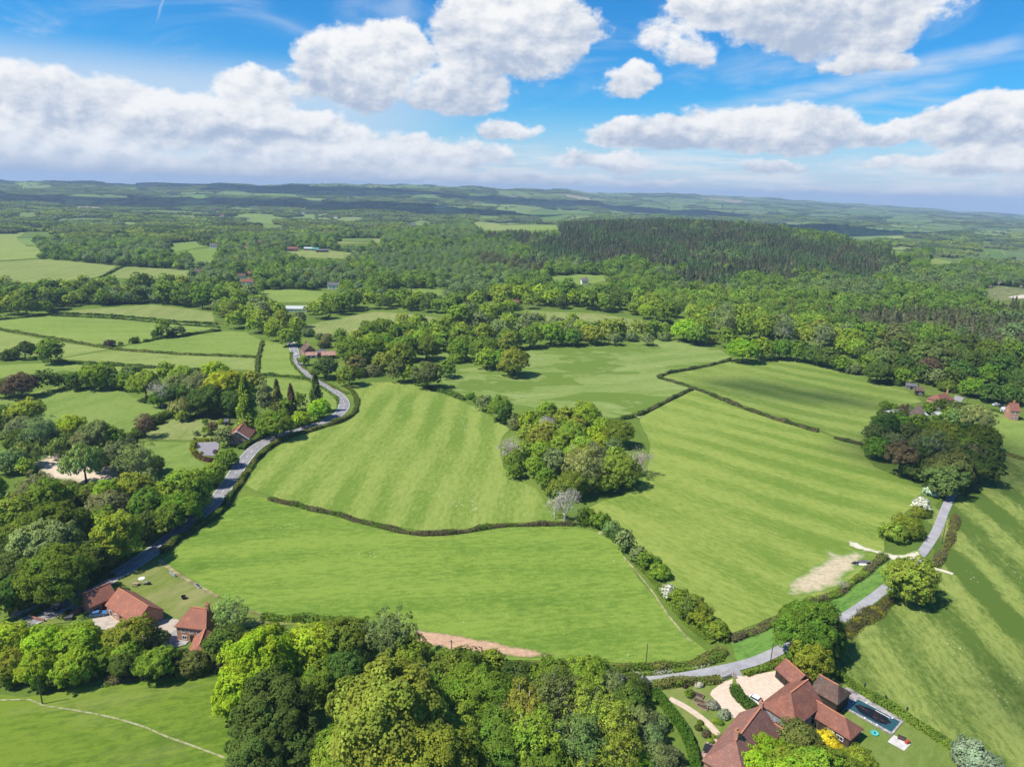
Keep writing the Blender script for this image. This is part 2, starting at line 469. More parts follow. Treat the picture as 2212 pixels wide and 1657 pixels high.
def ribbon(name, P, width, mat, off=0.2, step=4.0, kind='structure', label=None):
    """a strip along a line on the ground; width may be a list of left/right offsets"""
    L, Rr = (width / 2, width / 2) if not isinstance(width, tuple) else width
    S = spline(P[:, :2], step)
    T = np.gradient(S, axis=0); T /= np.linalg.norm(T, axis=1)[:, None] + 1e-9
    N = np.stack([-T[:, 1], T[:, 0]], -1)
    rows = [S + N * L, S + N * (L - Rr) / 2, S - N * Rr]
    n = len(S)
    V = np.vstack(rows); z = terr(V[:, 0], V[:, 1]) + off
    i = np.arange(n - 1)
    q = np.vstack([np.stack([i + n, i + n + 1, i + 1, i], -1), np.stack([i + 2 * n, i + 2 * n + 1, i + n + 1, i + n], -1)])
    me = smooth(mesh_np(name, np.column_stack([V, z]), quads=q))
    o = link(name, me, mat); tag(o, label=label, kind=kind)
    return o, S, N

# --- the ground: one polar sheet out past the skyline
ring = [0.0, 15.0, 30.0]
while ring[-1] < 16000: ring.append(ring[-1] + max(5.0, ring[-1] * 0.0125))
ring = np.array(ring); NS = 480
th = np.linspace(0, 2 * math.pi, NS, endpoint=False)
rg, tg = np.meshgrid(ring[1:], th, indexing='ij')
GX, GY = rg * np.sin(tg), rg * np.cos(tg)
GZ = terr(GX, GY)
GV = np.vstack([[0, 0, float(terr(0, 0))], np.stack([GX.ravel(), GY.ravel(), GZ.ravel()], -1)])
nr = len(ring) - 1
ii, jj = np.meshgrid(np.arange(nr - 1), np.arange(NS), indexing='ij')
a = 1 + ii * NS + jj; b = 1 + ii * NS + (jj + 1) % NS
gq = np.stack([a, a + NS, b + NS, b], -1).reshape(-1, 4)
gt = np.stack([np.zeros(NS, int), 1 + np.arange(NS), 1 + (np.arange(NS) + 1) % NS], -1)
m, k, out = new_mat('rough_ground')
c = k.coord()
f = k.math('ADD', k.math('MULTIPLY', k.noise(c, 0.03, 4, 0.6), 0.6), k.math('MULTIPLY', k.noise(c, 0.6, 4, 0.7), 0.4))
col = k.mix(k.ramp(f, 0.32, 0.68), (0.080, 0.132, 0.022), (0.142, 0.195, 0.036))
col = k.mix(k.ramp(k.noise(c, 0.011, 3), 0.55, 0.7, 0.0, 0.35), col, (0.075, 0.062, 0.035))
finish(k, out, col, diffuse=True)
gme = smooth(mesh_np('ground', GV, quads=gq, tris=gt))
tag(link('ground', gme, m), label='rough grass and woodland floor between the fields', kind='structure')

def direction(p, q):
    a, b = ground(*p), ground(*q); return math.atan2(b[1] - a[1], b[0] - a[0])

# colours of the swards
LG, DG = (0.230, 0.278, 0.063), (0.122, 0.190, 0.029)
F_A = [(528,1050),(548,1010),(580,976),(622,948),(670,932),(730,912),(765,896),(776,873),(770,850),(752,832),(790,827),(846,826),(900,833),(935,845),(969,856),(1029,880),(1069,906),(1100,928),(1085,945),(1079,970),(1089,1012),(1120,1040),(1159,1056),(1175,1080),(1186,1102),(1236,1127),(1150,1128),(1069,1131),(1000,1143),(936,1148),(893,1146),(800,1126),(736,1109),(640,1086),(580,1071)]
F_C = [(345,1212),(400,1170),(470,1118),(530,1068),(580,1079),(640,1094),(736,1117),(800,1134),(893,1154),(936,1156),(1000,1151),(1069,1139),(1150,1136),(1236,1135),(1290,1150),(1330,1175),(1380,1250),(1430,1313),(1480,1370),(1530,1405),(1493,1426),(1410,1434),(1300,1432),(1200,1428),(1104,1428),(1000,1420),(900,1400),(840,1360),(783,1338),(700,1334),(566,1326),(500,1300),(455,1275),(420,1255)]
F_B = [(1255,1105),(1300,1085),(1370,1062),(1400,1020),(1405,960),(1380,905),(1425,880),(1474,853),(1499,841),(1539,857),(1606,884),(1656,901),(1706,917),(1767,934),(1803,947),(1860,962),(1868,985),(1890,1010),(1960,1040),(1995,1058),(1975,1085),(1940,1130),(1905,1160),(1912,1190),(1890,1205),(1840,1250),(1800,1278),(1730,1305),(1687,1326),(1630,1352),(1568,1374),(1530,1340),(1470,1285),(1410,1220),(1370,1175),(1330,1145),(1285,1118)]
F_D = [(1428,815),(1472,804),(1530,793),(1580,778),(1606,772),(1680,772),(1760,784),(1840,805),(1900,830),(1960,846),(1990,868),(1930,885),(1895,905),(1870,945),(1855,955),(1803,941),(1767,927),(1706,909),(1656,893),(1606,876),(1539,849),(1499,833),(1472,826)]
F_E = [(890,800),(900,770),(960,765),(1100,770),(1180,748),(1300,738),(1450,735),(1540,745),(1580,772),(1530,787),(1472,797),(1420,811),(1422,819),(1472,833),(1495,838),(1472,848),(1420,874),(1340,903),(1300,900),(1240,880),(1150,910),(1100,890),(1040,870),(1003,855),(969,843),(930,833),(900,826)]
F_F = [(1985,1130),(2030,1080),(2070,1060),(2110,1010),(2150,978),(2212,998),(2420,1060),(2420,1900),(2200,1690),(2073,1612),(1990,1560),(1907,1510),(1851,1476),(1801,1440),(1812,1395),(1870,1350),(1925,1310),(2000,1270),(2020,1215)]
F_G = [(-120,1500),(60,1505),(150,1490),(225,1478),(300,1470),(400,1455),(560,1442),(600,1500),(640,1657),(700,1800),(-300,1800)]
sheet('field', F_A, grass_mat('pasture', LG, DG, direction((640,1040),(815,850)), 15.0, 0.75, 7, 0.32, 0.75), label='striped pasture inside the bend of the main road')
sheet('field', F_C, grass_mat('pasture', (0.185, 0.258, 0.043), (0.102, 0.174, 0.024), direction((500,1280),(1350,1230)), 17.0, 0.35, 14, 0.45, 0.6, streak=0.8), label='lush pasture above the thicket and the narrow lane')
sheet('field', F_B, grass_mat('pasture', (0.237, 0.285, 0.061), (0.125, 0.192, 0.029), direction((1420,930),(1930,1075)), 19.0, 0.62, 11, 0.45, 0.6), label='striped pasture between the central copse and the narrow lane')
sheet('field', F_D, grass_mat('pasture', (0.213, 0.261, 0.060), (0.114, 0.174, 0.029), direction((1560,795),(1900,860)), 20.0, 0.70, 9, 0.4, 0.2), label='striped pasture below the dark wood and the brick cottages')
sheet('field', F_E, grass_mat('rush_pasture', (0.209, 0.262, 0.076), (0.134, 0.196, 0.039), direction((1250,790),(1560,765)), 24.0, 0.55, 8, 0.35, 0.0, rush=0.9), label='patchy rush grown pasture enclosed by tree belts')
sheet('field', F_F, grass_mat('pasture', (0.220, 0.262, 0.063), (0.077, 0.122, 0.022), direction((2000,1370),(2170,1600)), 17.0, 1.7, 2, 0.30, 0.65), label='boldly striped pasture beyond the swimming pool hedge')
sheet('field', F_G, grass_mat('meadow', (0.140, 0.202, 0.024), (0.080, 0.137, 0.016), 0.3, 30.0, 0.2, 20, 1.1, 0.5, 0.2, 1.3), label='rough meadow with a narrow trodden path')
g_mid = lambda i, d=0.0, s=0.25, sp=0.2, l=1.0: grass_mat('pasture', tuple(x * l * 1.0 for x in ((0.202, 0.261, 0.059), (0.230, 0.271, 0.077), (0.180, 0.242, 0.055), (0.219, 0.253, 0.078))[i % 4]), tuple(x * l * 1.0 for x in ((0.118, 0.182, 0.033), (0.135, 0.188, 0.041), (0.102, 0.166, 0.029), (0.136, 0.177, 0.044))[i % 4]), 0.15 + 0.5 * i, 18.0, s, 12, 0.4, sp, d)
OTHERS = [
 ([(-100,868),(0,860),(143,833),(266,843),(290,860),(353,880),(378,893),(330,905),(300,926),(273,949),(240,965),(170,960),(110,930),(60,900),(-100,900)], 2, .15),
 ([(296,949),(340,922),(380,905),(440,905),(470,909),(492,925),(490,946),(416,952)], 3, .3),
 ([(275,957),(416,955),(415,985),(436,1003),(480,1015),(440,1020),(400,1022),(340,1032),(300,1010),(262,985)], 2, 0),
 ([(-120,690),(0,692),(110,681),(250,687),(466,704),(474,712),(440,714),(400,722),(320,736),(240,750),(143,733),(0,708),(-120,700)], 0, .1),
 ([(125,675),(200,668),(326,659),(400,667),(458,676),(464,696),(380,692),(250,680)], 3, .2),
 ([(330,738),(400,727),(478,716),(530,719),(564,735),(554,768),(400,762),(250,752)], 0, .0),
 ([(130,776),(235,757),(400,768),(549,774),(553,801),(433,797),(300,789),(200,782)], 1, .2),
 ([(-120,792),(0,789),(77,785),(233,791),(440,806),(400,814),(300,810),(200,806),(140,802),(60,814),(-120,822)], 0, .1),
 ([(-120,715),(0,716),(110,737),(235,755),(130,774),(60,766),(-120,775)], 1, .15),
 ([(572,738),(600,738),(628,754),(635,772),(650,795),(672,816),(563,807),(563,770)], 0, 0),
 ([(565,818),(662,823),(700,840),(728,868),(725,890),(690,892),(640,882),(600,872),(575,842)], 0, 0),
 ([(-120,574),(97,561),(180,568),(253,576),(216,599),(100,612),(-120,604)], 3, .1),
 ([(264,577),(350,581),(423,587),(410,600),(320,606),(232,600)], 3, .1),
 ([(-120,508),(60,503),(70,525),(90,545),(85,558),(-120,572)], 1, .1),
 ([(225,612),(333,614),(260,622)], 0, 0),
 ([(353,526),(459,518),(466,530),(420,537),(380,545)], 2, 0),
 ([(408,542),(470,536),(466,568),(415,570)], 2, 0),
 ([(661,705),(700,695),(760,683),(810,674),(900,680),(969,690),(960,702),(880,708),(800,717),(740,727),(690,728),(665,718)], 3, .7),
 ([(1112,680),(1152,673),(1286,678),(1389,694),(1410,712),(1330,718),(1250,705),(1150,697)], 3, .8),
 ([(1010,716),(1069,704),(1146,712),(1150,722),(1030,722)], 3, .6),
 ([(1179,599),(1252,594),(1325,598),(1315,607),(1265,617),(1200,612)], 2, .1),
 ([(820,632),(883,625),(975,627),(996,632),(950,640),(860,640)], 2, .1),
 ([(555,628),(640,627),(700,632),(740,640),(690,655),(600,655)], 0, .05),
 ([(720,517),(826,516),(826,525),(730,527)], 3, .2),
 ([(1010,480),(1100,478),(1160,486),(1150,496),(1050,500)], 1, .2),
 ([(1089,458),(1200,452),(1282,458),(1270,466),(1150,466)], 2, .2),
 ([(496,466),(609,460),(612,486),(522,485)], 2, 0),
 ([(1807,515),(1887,503),(1994,500),(1960,510),(1880,522)], 1, .1),
 ([(1980,495),(2040,488),(2091,491),(2060,502),(1990,504)], 3, .1),
 ([(1900,535),(1950,531),(1987,540),(1940,548)], 1, .1),
 ([(2004,560),(2060,556),(2104,554),(2070,570),(2010,574)], 1, .1),
 ([(2134,546),(2212,540),(2300,540),(2300,552),(2200,556)], 1, .1),
 ([(2055,880),(2120,880),(2200,903),(2420,950),(2420,1045),(2212,990),(2150,972),(2150,930),(2090,895)], 0, .1),
 ([(1125,490),(1200,486),(1215,497),(1140,500)], 0, .1),
 ([(380,435),(480,432),(470,440),(390,442)], 2, .3),
 ([(620,545),(690,540),(770,548),(740,560),(650,556)], 3, .2),
]
for i, (px, gi, dry) in enumerate(OTHERS):
    far = min(p[1] for p in px) < 640
    sheet('field', px, g_mid(gi, dry), 0.35 if far else 0.14, 20.0 if far else 7.0, 0.5)
# dry tan field in the far distance, sawmill clearing, sand pit, farm lawn, garden lawn
tan = grass_mat('stubble', (0.36, 0.29, 0.17), (0.26, 0.21, 0.12), 0.2, 12, 0.2, 5, 0.3)
sheet('field', [(213,427),(250,423),(293,425),(280,429),(225,430)], tan, 1.0, 40.0)
sheet('clearing', [(2125,628),(2150,618),(2212,624),(2300,632),(2300,656),(2212,648),(2150,652),(2125,646)], grass_mat('felled_ground', (0.17, 0.19, 0.075), (0.10, 0.13, 0.05), 0.5, 12, 0.2, 5, 0.5, 0, 0.6), 0.3, 10.0)
sheet('sand_yard', [(2176,643),(2205,638),(2230,637),(2228,643),(2195,647)], plain('pale_sand', (0.52, 0.45, 0.36), 1, 0, 0.12, 0.3), 0.5, 10.0)

def edge_mat(name, soil, soil2, grass, grass2, width, sc=0.35, crack=0.0):
    """bare earth that breaks up into the grass round its rim"""
    m, k, out = new_mat(name)
    c = k.coord()
    a = k.node('ShaderNodeAttribute', attribute_name='rim')
    r = k.math('DIVIDE', a.outputs['Fac'], width)
    n = k.noise(c, sc, 5, 0.7)
    f = k.ramp(k.math('ADD', r, k.math('MULTIPLY', k.math('SUBTRACT', n, 0.5), 1.9)), -0.15, 0.85)
    s = k.mix(k.ramp(k.noise(c, 0.9, 5, 0.7), 0.3, 0.7), soil, soil2)
    s = k.mix(k.ramp(k.noise(k.mapping(c, rot=(0, 0, 0.6), scale=(0.25, 1.6, 1)), 1.0, 4, 0.7), 0.5, 0.7, 0.0, crack), s, grass2)
    g = k.mix(k.noise(c, 0.8, 4, 0.7), grass, grass2)
    finish(k, out, k.mix(f, g, s), diffuse=True)
    return m
chalk = edge_mat('chalky_soil', (0.52, 0.43, 0.30), (0.42, 0.33, 0.21), (0.16, 0.25, 0.045), (0.10, 0.19, 0.028), 3.6, 0.3, 0.6)
r8 = lambda pts: [(1687.4 + .1734 * x, 1150.5 + .1734 * y) for x, y in pts]
r1 = lambda pts: [(1503.3 + .1734 * x, 1380.6 + .1734 * y) for x, y in pts]
r2 = lambda pts: [(1828.5 + .1734 * x, 1380.6 + .1734 * y) for x, y in pts]
r3 = lambda pts: [(.1734 * x, 1227.2 + .1734 * y) for x, y in pts]
r4 = lambda pts: [(268.4 + .1734 * x, 1211.8 + .1734 * y) for x, y in pts]
r5 = lambda pts: [(383.5 + .1387 * x, 859 + .1387 * y) for x, y in pts]
r6 = lambda pts: [(1871.5 + .154 * x, 813 + .154 * y) for x, y in pts]
r7 = lambda pts: [(582.9 + .1387 * x, 675 + .1387 * y) for x, y in pts]
sheet('bare_ground', r8([(520,190),(640,250),(760,290),(900,215),(1080,230),(1010,340),(950,420),(890,490),(700,660),(450,760),(180,780),(60,760),(130,600),(330,470),(520,370),(590,300)]), chalk, 0.20, 2.0, 0.8, keep=False, label='bare chalky soil worn into the pasture corner', edge=True)
sheet('track', r8([(820,110),(950,130),(1050,185),(1230,235),(1380,280),(1500,280),(1720,225),(1760,330),(1640,345),(1480,400),(1390,350),(1300,300),(1220,270),(1000,225),(850,170)]), edge_mat('pale_gravel', (0.62, 0.54, 0.42), (0.55, 0.47, 0.36), (0.16, 0.25, 0.045), (0.12, 0.2, 0.03), 1.6, 0.8), 0.26, 1.2, 0.3, keep=False, label='pale gravel field entrance off the lane', edge=True)
sheet('bare_ground', [(896,1360),(960,1368),(1050,1384),(1110,1397),(1200,1414),(1180,1421),(1100,1419),(1000,1407),(930,1396),(895,1386)], edge_mat('pinkish_soil', (0.50, 0.33, 0.22), (0.40, 0.24, 0.15), (0.14, 0.2, 0.04), (0.09, 0.14, 0.03), 1.6, 0.6, 0.4), 0.20, 1.2, 0.4, keep=False, label='strip of bare pinkish soil along the pasture edge', edge=True)
sheet('sand_pit', [(68,1003),(100,985),(140,975),(180,978),(226,990),(262,1010),(268,1040),(205,1056),(150,1040),(100,1036)], edge_mat('sand', (0.58, 0.48, 0.36), (0.48, 0.38, 0.27), (0.1, 0.17, 0.03), (0.06, 0.11, 0.02), 5.0, 0.25), 0.2, 2.0, keep=True, label='pale bare sand under the willows', edge=True)
farm_lawn = grass_mat('farm_lawn', (0.165, 0.195, 0.045), (0.105, 0.155, 0.028), 0.9, 6, 0.25, 5, 0.4, 0, 0.55, 0.6)
sheet('lawn', [(345,1208),(390,1238),(430,1262),(470,1290),(500,1305),(566,1332),(700,1341),(690,1354),(560,1350),(480,1365),(400,1352),(352,1338),(325,1310),(250,1262),(215,1262),(150,1290),(110,1330),(60,1330),(150,1290),(250,1240)], farm_lawn, 0.14, 3.0, 0.3, label='sun dried lawn behind the red roofed barns')
sheet('lawn', [(60,1330),(110,1305),(160,1290),(185,1300),(150,1345),(100,1350)], farm_lawn, 0.16, 3.0, 0.2)
yard = plain('concrete_yard', (0.40, 0.34, 0.27), 1, 0, 0.18, 0.5)
sheet('yard', r3([(1110,520),(1240,490),(1400,440),(1560,530),(1640,560),(1900,700),(2050,640),(2220,640),(2300,760),(2240,900),(2180,1000),(1900,1000),(1600,800),(1200,760)]), yard, 0.22, 2.0, 0.2)
sheet('yard', r4([(660,840),(930,880),(760,1050),(640,1080),(560,1060),(560,930)]), plain('grey_paving', (0.30, 0.28, 0.26), 1, 0, 0.25, 1.0), 0.25, 2.0, 0.1)
garden = grass_mat('garden_lawn', (0.155, 0.200, 0.046), (0.100, 0.155, 0.028), 0.8, 3.0, 0.3, 3, 0.3, 0, 0.3, 0.5)
sheet('lawn', [(1410,1484),(1480,1474),(1560,1466),(1600,1460),(1660,1446),(1690,1425),(1800,1448),(1851,1486),(1907,1519),(1990,1569),(2073,1622),(2180,1700),(2180,1800),(1560,1800),(1500,1650),(1455,1550)], garden, 0.14, 3.0, 0.2, label='mown garden lawn round the manor and its pool')
sheet('lawn', [(1820,1355),(1880,1316),(1950,1262),(1975,1240),(1990,1205),(1930,1200),(1890,1225),(1840,1262),(1800,1290),(1730,1318),(1640,1362),(1580,1390),(1600,1440),(1680,1410)], grass_mat('verge', (0.130, 0.235, 0.045), (0.062, 0.145, 0.026), 0.5, 9, 0.1, 5, 0.9, 0.3, 0.25, 1.3), 0.13, 3.0, 0.9, label='bright green verge between the hedge and the lane')
gravel = plain('pinkish_gravel', (0.56, 0.44, 0.33), 1, 0, 0.10, 1.2)
sheet('driveway', r1([(480,470),(600,470),(780,435),(1035,392),(1245,540),(925,775),(870,880),(780,770),(720,755),(560,655),(505,560)]), gravel, 0.24, 1.5, 0.15, label='pale gravel forecourt beside the manor')
sheet('driveway', r1([(455,505),(335,545),(195,640),(175,690),(285,830),(400,970),(570,1010),(670,905),(560,805),(480,690),(455,590)]), gravel, 0.24, 1.5, 0.15, label='pale gravel sweep below the dark yew hedge')
tarmac = plain('tarmac', (0.115, 0.112, 0.118), 0.95, 0.1, 0.15, 0.8)
sheet('driveway', r1([(290,445),(420,375),(560,330),(545,400),(605,500),(480,490),(445,460),(320,490)]), plain('worn_tarmac', (0.27, 0.255, 0.25), 0.95, 0.1, 0.12, 0.8), 0.235, 1.5, 0.1)
sheet('driveway', r5([(300,708),(335,850),(415,905),(570,915),(640,800),(650,690)]), plain('purplish_tarmac', (0.235, 0.215, 0.235), 0.95, 0.1, 0.10, 0.8), 0.24, 2.0, 0.1, label='tarmac turning area enclosed by clipped hedges')
sheet('driveway', r6([(1240,270),(1370,300),(1330,370),(1220,340)]), plain('worn_tarmac', (0.27, 0.255, 0.25), 0.95, 0.1, 0.12, 0.8), 0.24, 2.0, 0.1)
sheet('patio', r1([(1290,1000),(1420,925),(1560,1075),(1900,1235),(2020,1130),(2075,1160),(1905,1308),(1560,1110),(1400,1060)]), plain('tan_paving', (0.40, 0.32, 0.24), 1, 0, 0.28, 1.5), 0.2, 1.5, 0.05)
sheet('patio', [(1798,1512),(1828,1485),(1862,1500),(1957,1552),(1926,1590),(1868,1556),(1822,1530)], plain('stained_paving', (0.27, 0.245, 0.24), 1, 0, 0.45, 0.6), 0.2, 1.5, 0.05, label='stained stone paving round the swimming pool')
sheet('patio', [(1917,1603),(1931,1588.5),(1967,1608),(1952.5,1623)], plain('pale_concrete', (0.52, 0.48, 0.44), 1, 0, 0.15, 0.8), 0.22, 1.5, 0.0, label='square concrete pad on the lawn beyond the pool')
sheet('patio', r1([(120,1290),(250,1230),(330,1330),(270,1450),(230,1560),(60,1450)]), plain('pink_paving', (0.40, 0.27, 0.23), 1, 0, 0.2, 1.0), 0.2, 1.5, 0.05)
for px in ([(1370,898),(1382,895),(1392,899),(1380,905)], [(356,762),(366,759),(374,762),(364,766)], [(1236,1128),(1246,1125),(1254,1130),(1244,1133)], [(1288,1150),(1300,1148),(1304,1154),(1292,1157)]):
    sheet('bare_ground', px, chalk, 0.2, 1.5, 0.2, keep=False, edge=True)
# --- roads, lane, paths
road_mat, k, out = new_mat('asphalt')
c = k.coord()
col = k.mix(k.ramp(k.noise(c, 0.25, 4, 0.6), 0.3, 0.7), (0.200, 0.192, 0.190), (0.285, 0.272, 0.265))
col = k.mix(k.ramp(k.noise(c, 2.2, 4, 0.7), 0.4, 0.7, 0, 0.4), col, (0.10, 0.10, 0.105))
finish(k, out, col, 0.9, 0.2)
ROAD = [(560,648),(585,682),(612,720),(628,742),(635.6,757),(637.7,772),(648,794),(673,814),(701,833),(727,851),(741,866),(743,880),(733,894),(712,906),(680,917),(640,928),(605,940),(580,951),(552,968),(533,988),(515,1012),(498,1040),(480,1064),(463,1087),(418,1124),(368,1163),(326,1195),(270,1232),(200,1272),(140,1305),(60,1345),(-40,1390),(-160,1440)]
RP = gpts(ROAD)
_, RS, RN = ribbon('road', RP, 6.0, road_mat, 0.22, 3.0, label='two lane main road winding past the pastures')
paint = plain('road_paint', (0.62, 0.62, 0.60), 0.8, 0.2, 0.15, 1.5)
def edge_lines(S, N):
    rows = []; quads = []; V = []
    for off in (2.72, -2.72):
        A, B = S + N * (off + 0.09), S + N * (off - 0.09)
        b = len(V); V += [*A, *B]; n = len(S)
        quads += [(b + n + i, b + n + i + 1, b + i + 1, b + i) for i in range(n - 1)]
    L = np.concatenate([[0], np.cumsum(np.linalg.norm(np.diff(S, axis=0), axis=1))])
    s = 0.0
    while s < L[-1] - 4:
        p = [np.array([np.interp(q, L, S[:, 0]), np.interp(q, L, S[:, 1])]) for q in (s, s + 1.5, s + 3.0)]
        n_ = [np.array([np.interp(q, L, N[:, 0]), np.interp(q, L, N[:, 1])]) for q in (s, s + 1.5, s + 3.0)]
        b = len(V); V += [p[i] + n_[i] * 0.08 for i in range(3)] + [p[i] - n_[i] * 0.08 for i in range(3)]
        quads += [(b + 3, b + 4, b + 1, b), (b + 4, b + 5, b + 2, b + 1)]
        s += 6.0
    V = np.array(V); z = terr(V[:, 0], V[:, 1]) + 0.235
    return mesh_np('road_markings', np.column_stack([V, z]), quads=np.array(quads))
tag(link('road_markings', edge_lines(RS, RN), paint), kind='structure')
lane_mat, k, out = new_mat('lane_tarmac')
c = k.coord()
col = k.mix(k.ramp(k.noise(c, 0.3, 4, 0.6), 0.3, 0.7), (0.27, 0.26, 0.265), (0.36, 0.35, 0.345))
col = k.mix(k.ramp(k.noise(c, 2.5, 4, 0.7), 0.45, 0.7, 0, 0.35), col, (0.18, 0.175, 0.17))
finish(k, out, col, 0.9, 0.2)
LANE = [(900,1440),(1000,1455),(1100,1463),(1160,1465),(1250,1467),(1340,1469),(1399,1471),(1466,1464),(1549,1449),(1618,1433),(1655,1419),(1710,1393),(1760,1370),(1805,1346),(1861,1310),(1912,1272),(1950,1238),(1985,1203),(2008,1172),(2024,1145),(2040,1104),(2054,1074),(2060,1056),(2056,1035),(2050,1010),(2040,985)]
LP = gpts(LANE)
_, LS, LN = ribbon('lane', LP, 3.1, lane_mat, 0.22, 2.5, label='narrow pale grey country lane')
dust, k, out = new_mat('trodden_earth')
c = k.coord(); finish(k, out, k.mix(k.ramp(k.noise(c, .9, 4, .7), .3, .66), (.13, .18, .035), (.36, .33, .20)), diffuse=True)
ribbon('path', gpts([(-30,1511),(8,1513),(64,1512),(92,1524),(156,1534),(236,1549),(306,1569),(358,1591),(417,1612),(500,1644),(540,1670)]), 0.45, dust, 0.2, 1.5, label='thin trodden path across the rough meadow')
ribbon('path', gpts([(1446,1510),(1470,1522),(1493,1536),(1520,1556),(1538,1573),(1552,1592),(1556,1608)]), 1.7, plain('sandy_path', (0.52, 0.41, 0.30), 1, 0, 0.1, 1.0), 0.22, 1.0, label='sandy garden path curving to the manor')
ribbon('path', gpts([(345,1210),(372,1232),(400,1250),(430,1268),(470,1290)]), 1.3, plain('dry_earth', (0.25, 0.22, 0.10), 1, 0, 0.35, 0.4), 0.2, 1.5)
ribbon('path', gpts([(1346,1202),(1380,1242),(1410,1280),(1440,1325),(1470,1362),(1493,1388)]), 0.6, plain('dry_earth', (0.26, 0.25, 0.12), 1, 0, 0.45, 0.5), 0.2, 2.0)
ribbon('track', gpts([(2020,1230),(2035,1233),(2058,1241)]), 1.6, plain('chalky_track', (0.55, 0.48, 0.36), 1, 0, 0.2, 0.8), 0.21, 2.0)
ribbon('path', r1 and gpts(r3([(420,600),(560,600),(660,610),(800,540),(950,490),(1040,480)])), 2.0, plain('grey_paving', (0.30, 0.27, 0.24), 1, 0, 0.2, 0.8), 0.2, 1.5)
# ------------------------------------------------------------------ trees
def unit(v): return v / (np.linalg.norm(v, axis=-1, keepdims=True) + 1e-9)
def rand_dirs(rng, n): return unit(rng.normal(size=(n, 3)))
def leaf_quads(C, Nrm, size, rng, elong=1.0, hang=False):
    """one kite shaped spray of leaves per centre"""
    n = len(C)
    if hang: A = unit(np.column_stack([rng.normal(0, .25, n), rng.normal(0, .25, n), -np.ones(n)]))
    else: A = unit(np.cross(Nrm, rand_dirs(rng, n)))
    B = unit(np.cross(Nrm, A))
    s = size * rng.uniform(0.6, 1.35, n)[:, None]
    V = np.stack([C - A * s * elong * .55, C + B * s * .5 - A * s * .1, C + A * s * elong * .6, C - B * s * .5 - A * s * .1], 1)
    return V.reshape(-1, 3)
def quads_mesh(name, V):
    return mesh_np(name, V, quads=np.arange(len(V)).reshape(-1, 4))
ALBEDO = {}

SHAPES = {  # semi axes of the crown (of its width 1), height of its centre, whole height, lobes
    'oak':    dict(a=(.5, .5, .42), zc=.44, h=.88, lobes=42, lr=(.11, .19)),
    'ash':    dict(a=(.5, .5, .56), zc=.60, h=1.18, lobes=48, lr=(.10, .18)),
    'shrub':  dict(a=(.5, .5, .40), zc=.26, h=.66, lobes=26, lr=(.13, .22)),
    'thin':   dict(a=(.5, .5, .52), zc=.62, h=1.15, lobes=40, lr=(.09, .16)),
    'willow': dict(a=(.5, .5, .42), zc=.58, h=1.0, lobes=30, lr=(.12, .20)),
    'pine':   dict(a=(.5, .5, .50), zc=.85, h=1.35, lobes=26, lr=(.12, .22)),
    'poplar': dict(a=(.5, .5, .95), zc=1.10, h=2.05, lobes=44, lr=(.14, .24)),
}
def crown_points(kind, rng, n):
    s = SHAPES[kind]; a = np.array(s['a'])
    L = s['lobes']
    D = rand_dirs(rng, L * 3); D = D[D[:, 2] > (-.95 if kind in ('shrub',) else -.55)][:L]
    # push the lobes apart so that they cover the crown
    for _ in range(14):
        d = D[:, None] - D[None]; r2 = (d ** 2).sum(-1) + 1e-3
        D = unit(D + 0.012 * (d / (r2 ** 1.5)[..., None]).sum(1)); 
    D = D[D[:, 2] > (-.95 if kind == 'shrub' else -.6)]
    D = D[rng.random(len(D)) > .10]
    lr = rng.uniform(*s['lr'], len(D))
    rad = rng.uniform(.80, 1.06, len(D)) * (1 + .12 * np.sin(2 * np.arctan2(D[:, 1], D[:, 0]) + rng.uniform(0, 6)) + .10 * np.sin(5 * np.arctan2(D[:, 1], D[:, 0]) + 3 * D[:, 2] + rng.uniform(0, 6)))
    LC = D * (a - lr[:, None] * .8) * rad[:, None]
    LC = np.vstack([LC, D[:len(D) // 3] * a * .35]); lr = np.concatenate([lr, rng.uniform(.15, .22, len(D) // 3)])
    out = []; nor = []
    for c, r in zip(LC, lr):
        m = max(6, int(n * r * r / (lr ** 2).sum()))
        k = max(5, int(9 * r / .15))
        sd = unit(rand_dirs(rng, k) + np.array([0, 0, .35]) + unit(c[None]) * .5)
        sc = c + sd * r * rng.uniform(.55, .85, k)[:, None]; sr = r * rng.uniform(.36, .55, k)
        w = rng.integers(0, k, m)
        d = unit(rand_dirs(rng, m) + sd[w] * .6)
        p = sc[w] + d * (sr[w] * rng.uniform(.65, 1.05, m) ** .5)[:, None] * np.array([1, 1, .85])
        out.append(p); nor.append(unit(d * .8 + unit(p + 1e-6) * .5 + np.array([0, 0, .38]) + .40 * rng.normal(size=(m, 3))))
    P = np.vstack(out); Nn = np.vstack(nor)
    P[:, 2] += s['zc']
    return P, Nn, LC + np.array([0, 0, s['zc']])
def limbs(mb, kind, LC, rng, r=.022, n=7):
    s = SHAPES[kind]; z0 = s['zc'] - s['a'][2] * .75
    top = (0.01, -.01, s['zc'] + .1)
    mb.bar((0, 0, -.03), (0, 0, max(z0, .08)), r * 1.25, r, 7); mb.bar((0, 0, max(z0, .08)), top, r, r * .4, 6)
    for i in rng.permutation(len(LC))[:n]:
        e = LC[i]; b = np.array([0, 0, rng.uniform(max(z0, .08), s['zc'])])
        mid = b * .45 + e * .55 + np.array([0, 0, -.03])
        mb.bar(b, mid, r * .55, r * .35, 5); mb.bar(mid, e, r * .35, r * .12, 4)
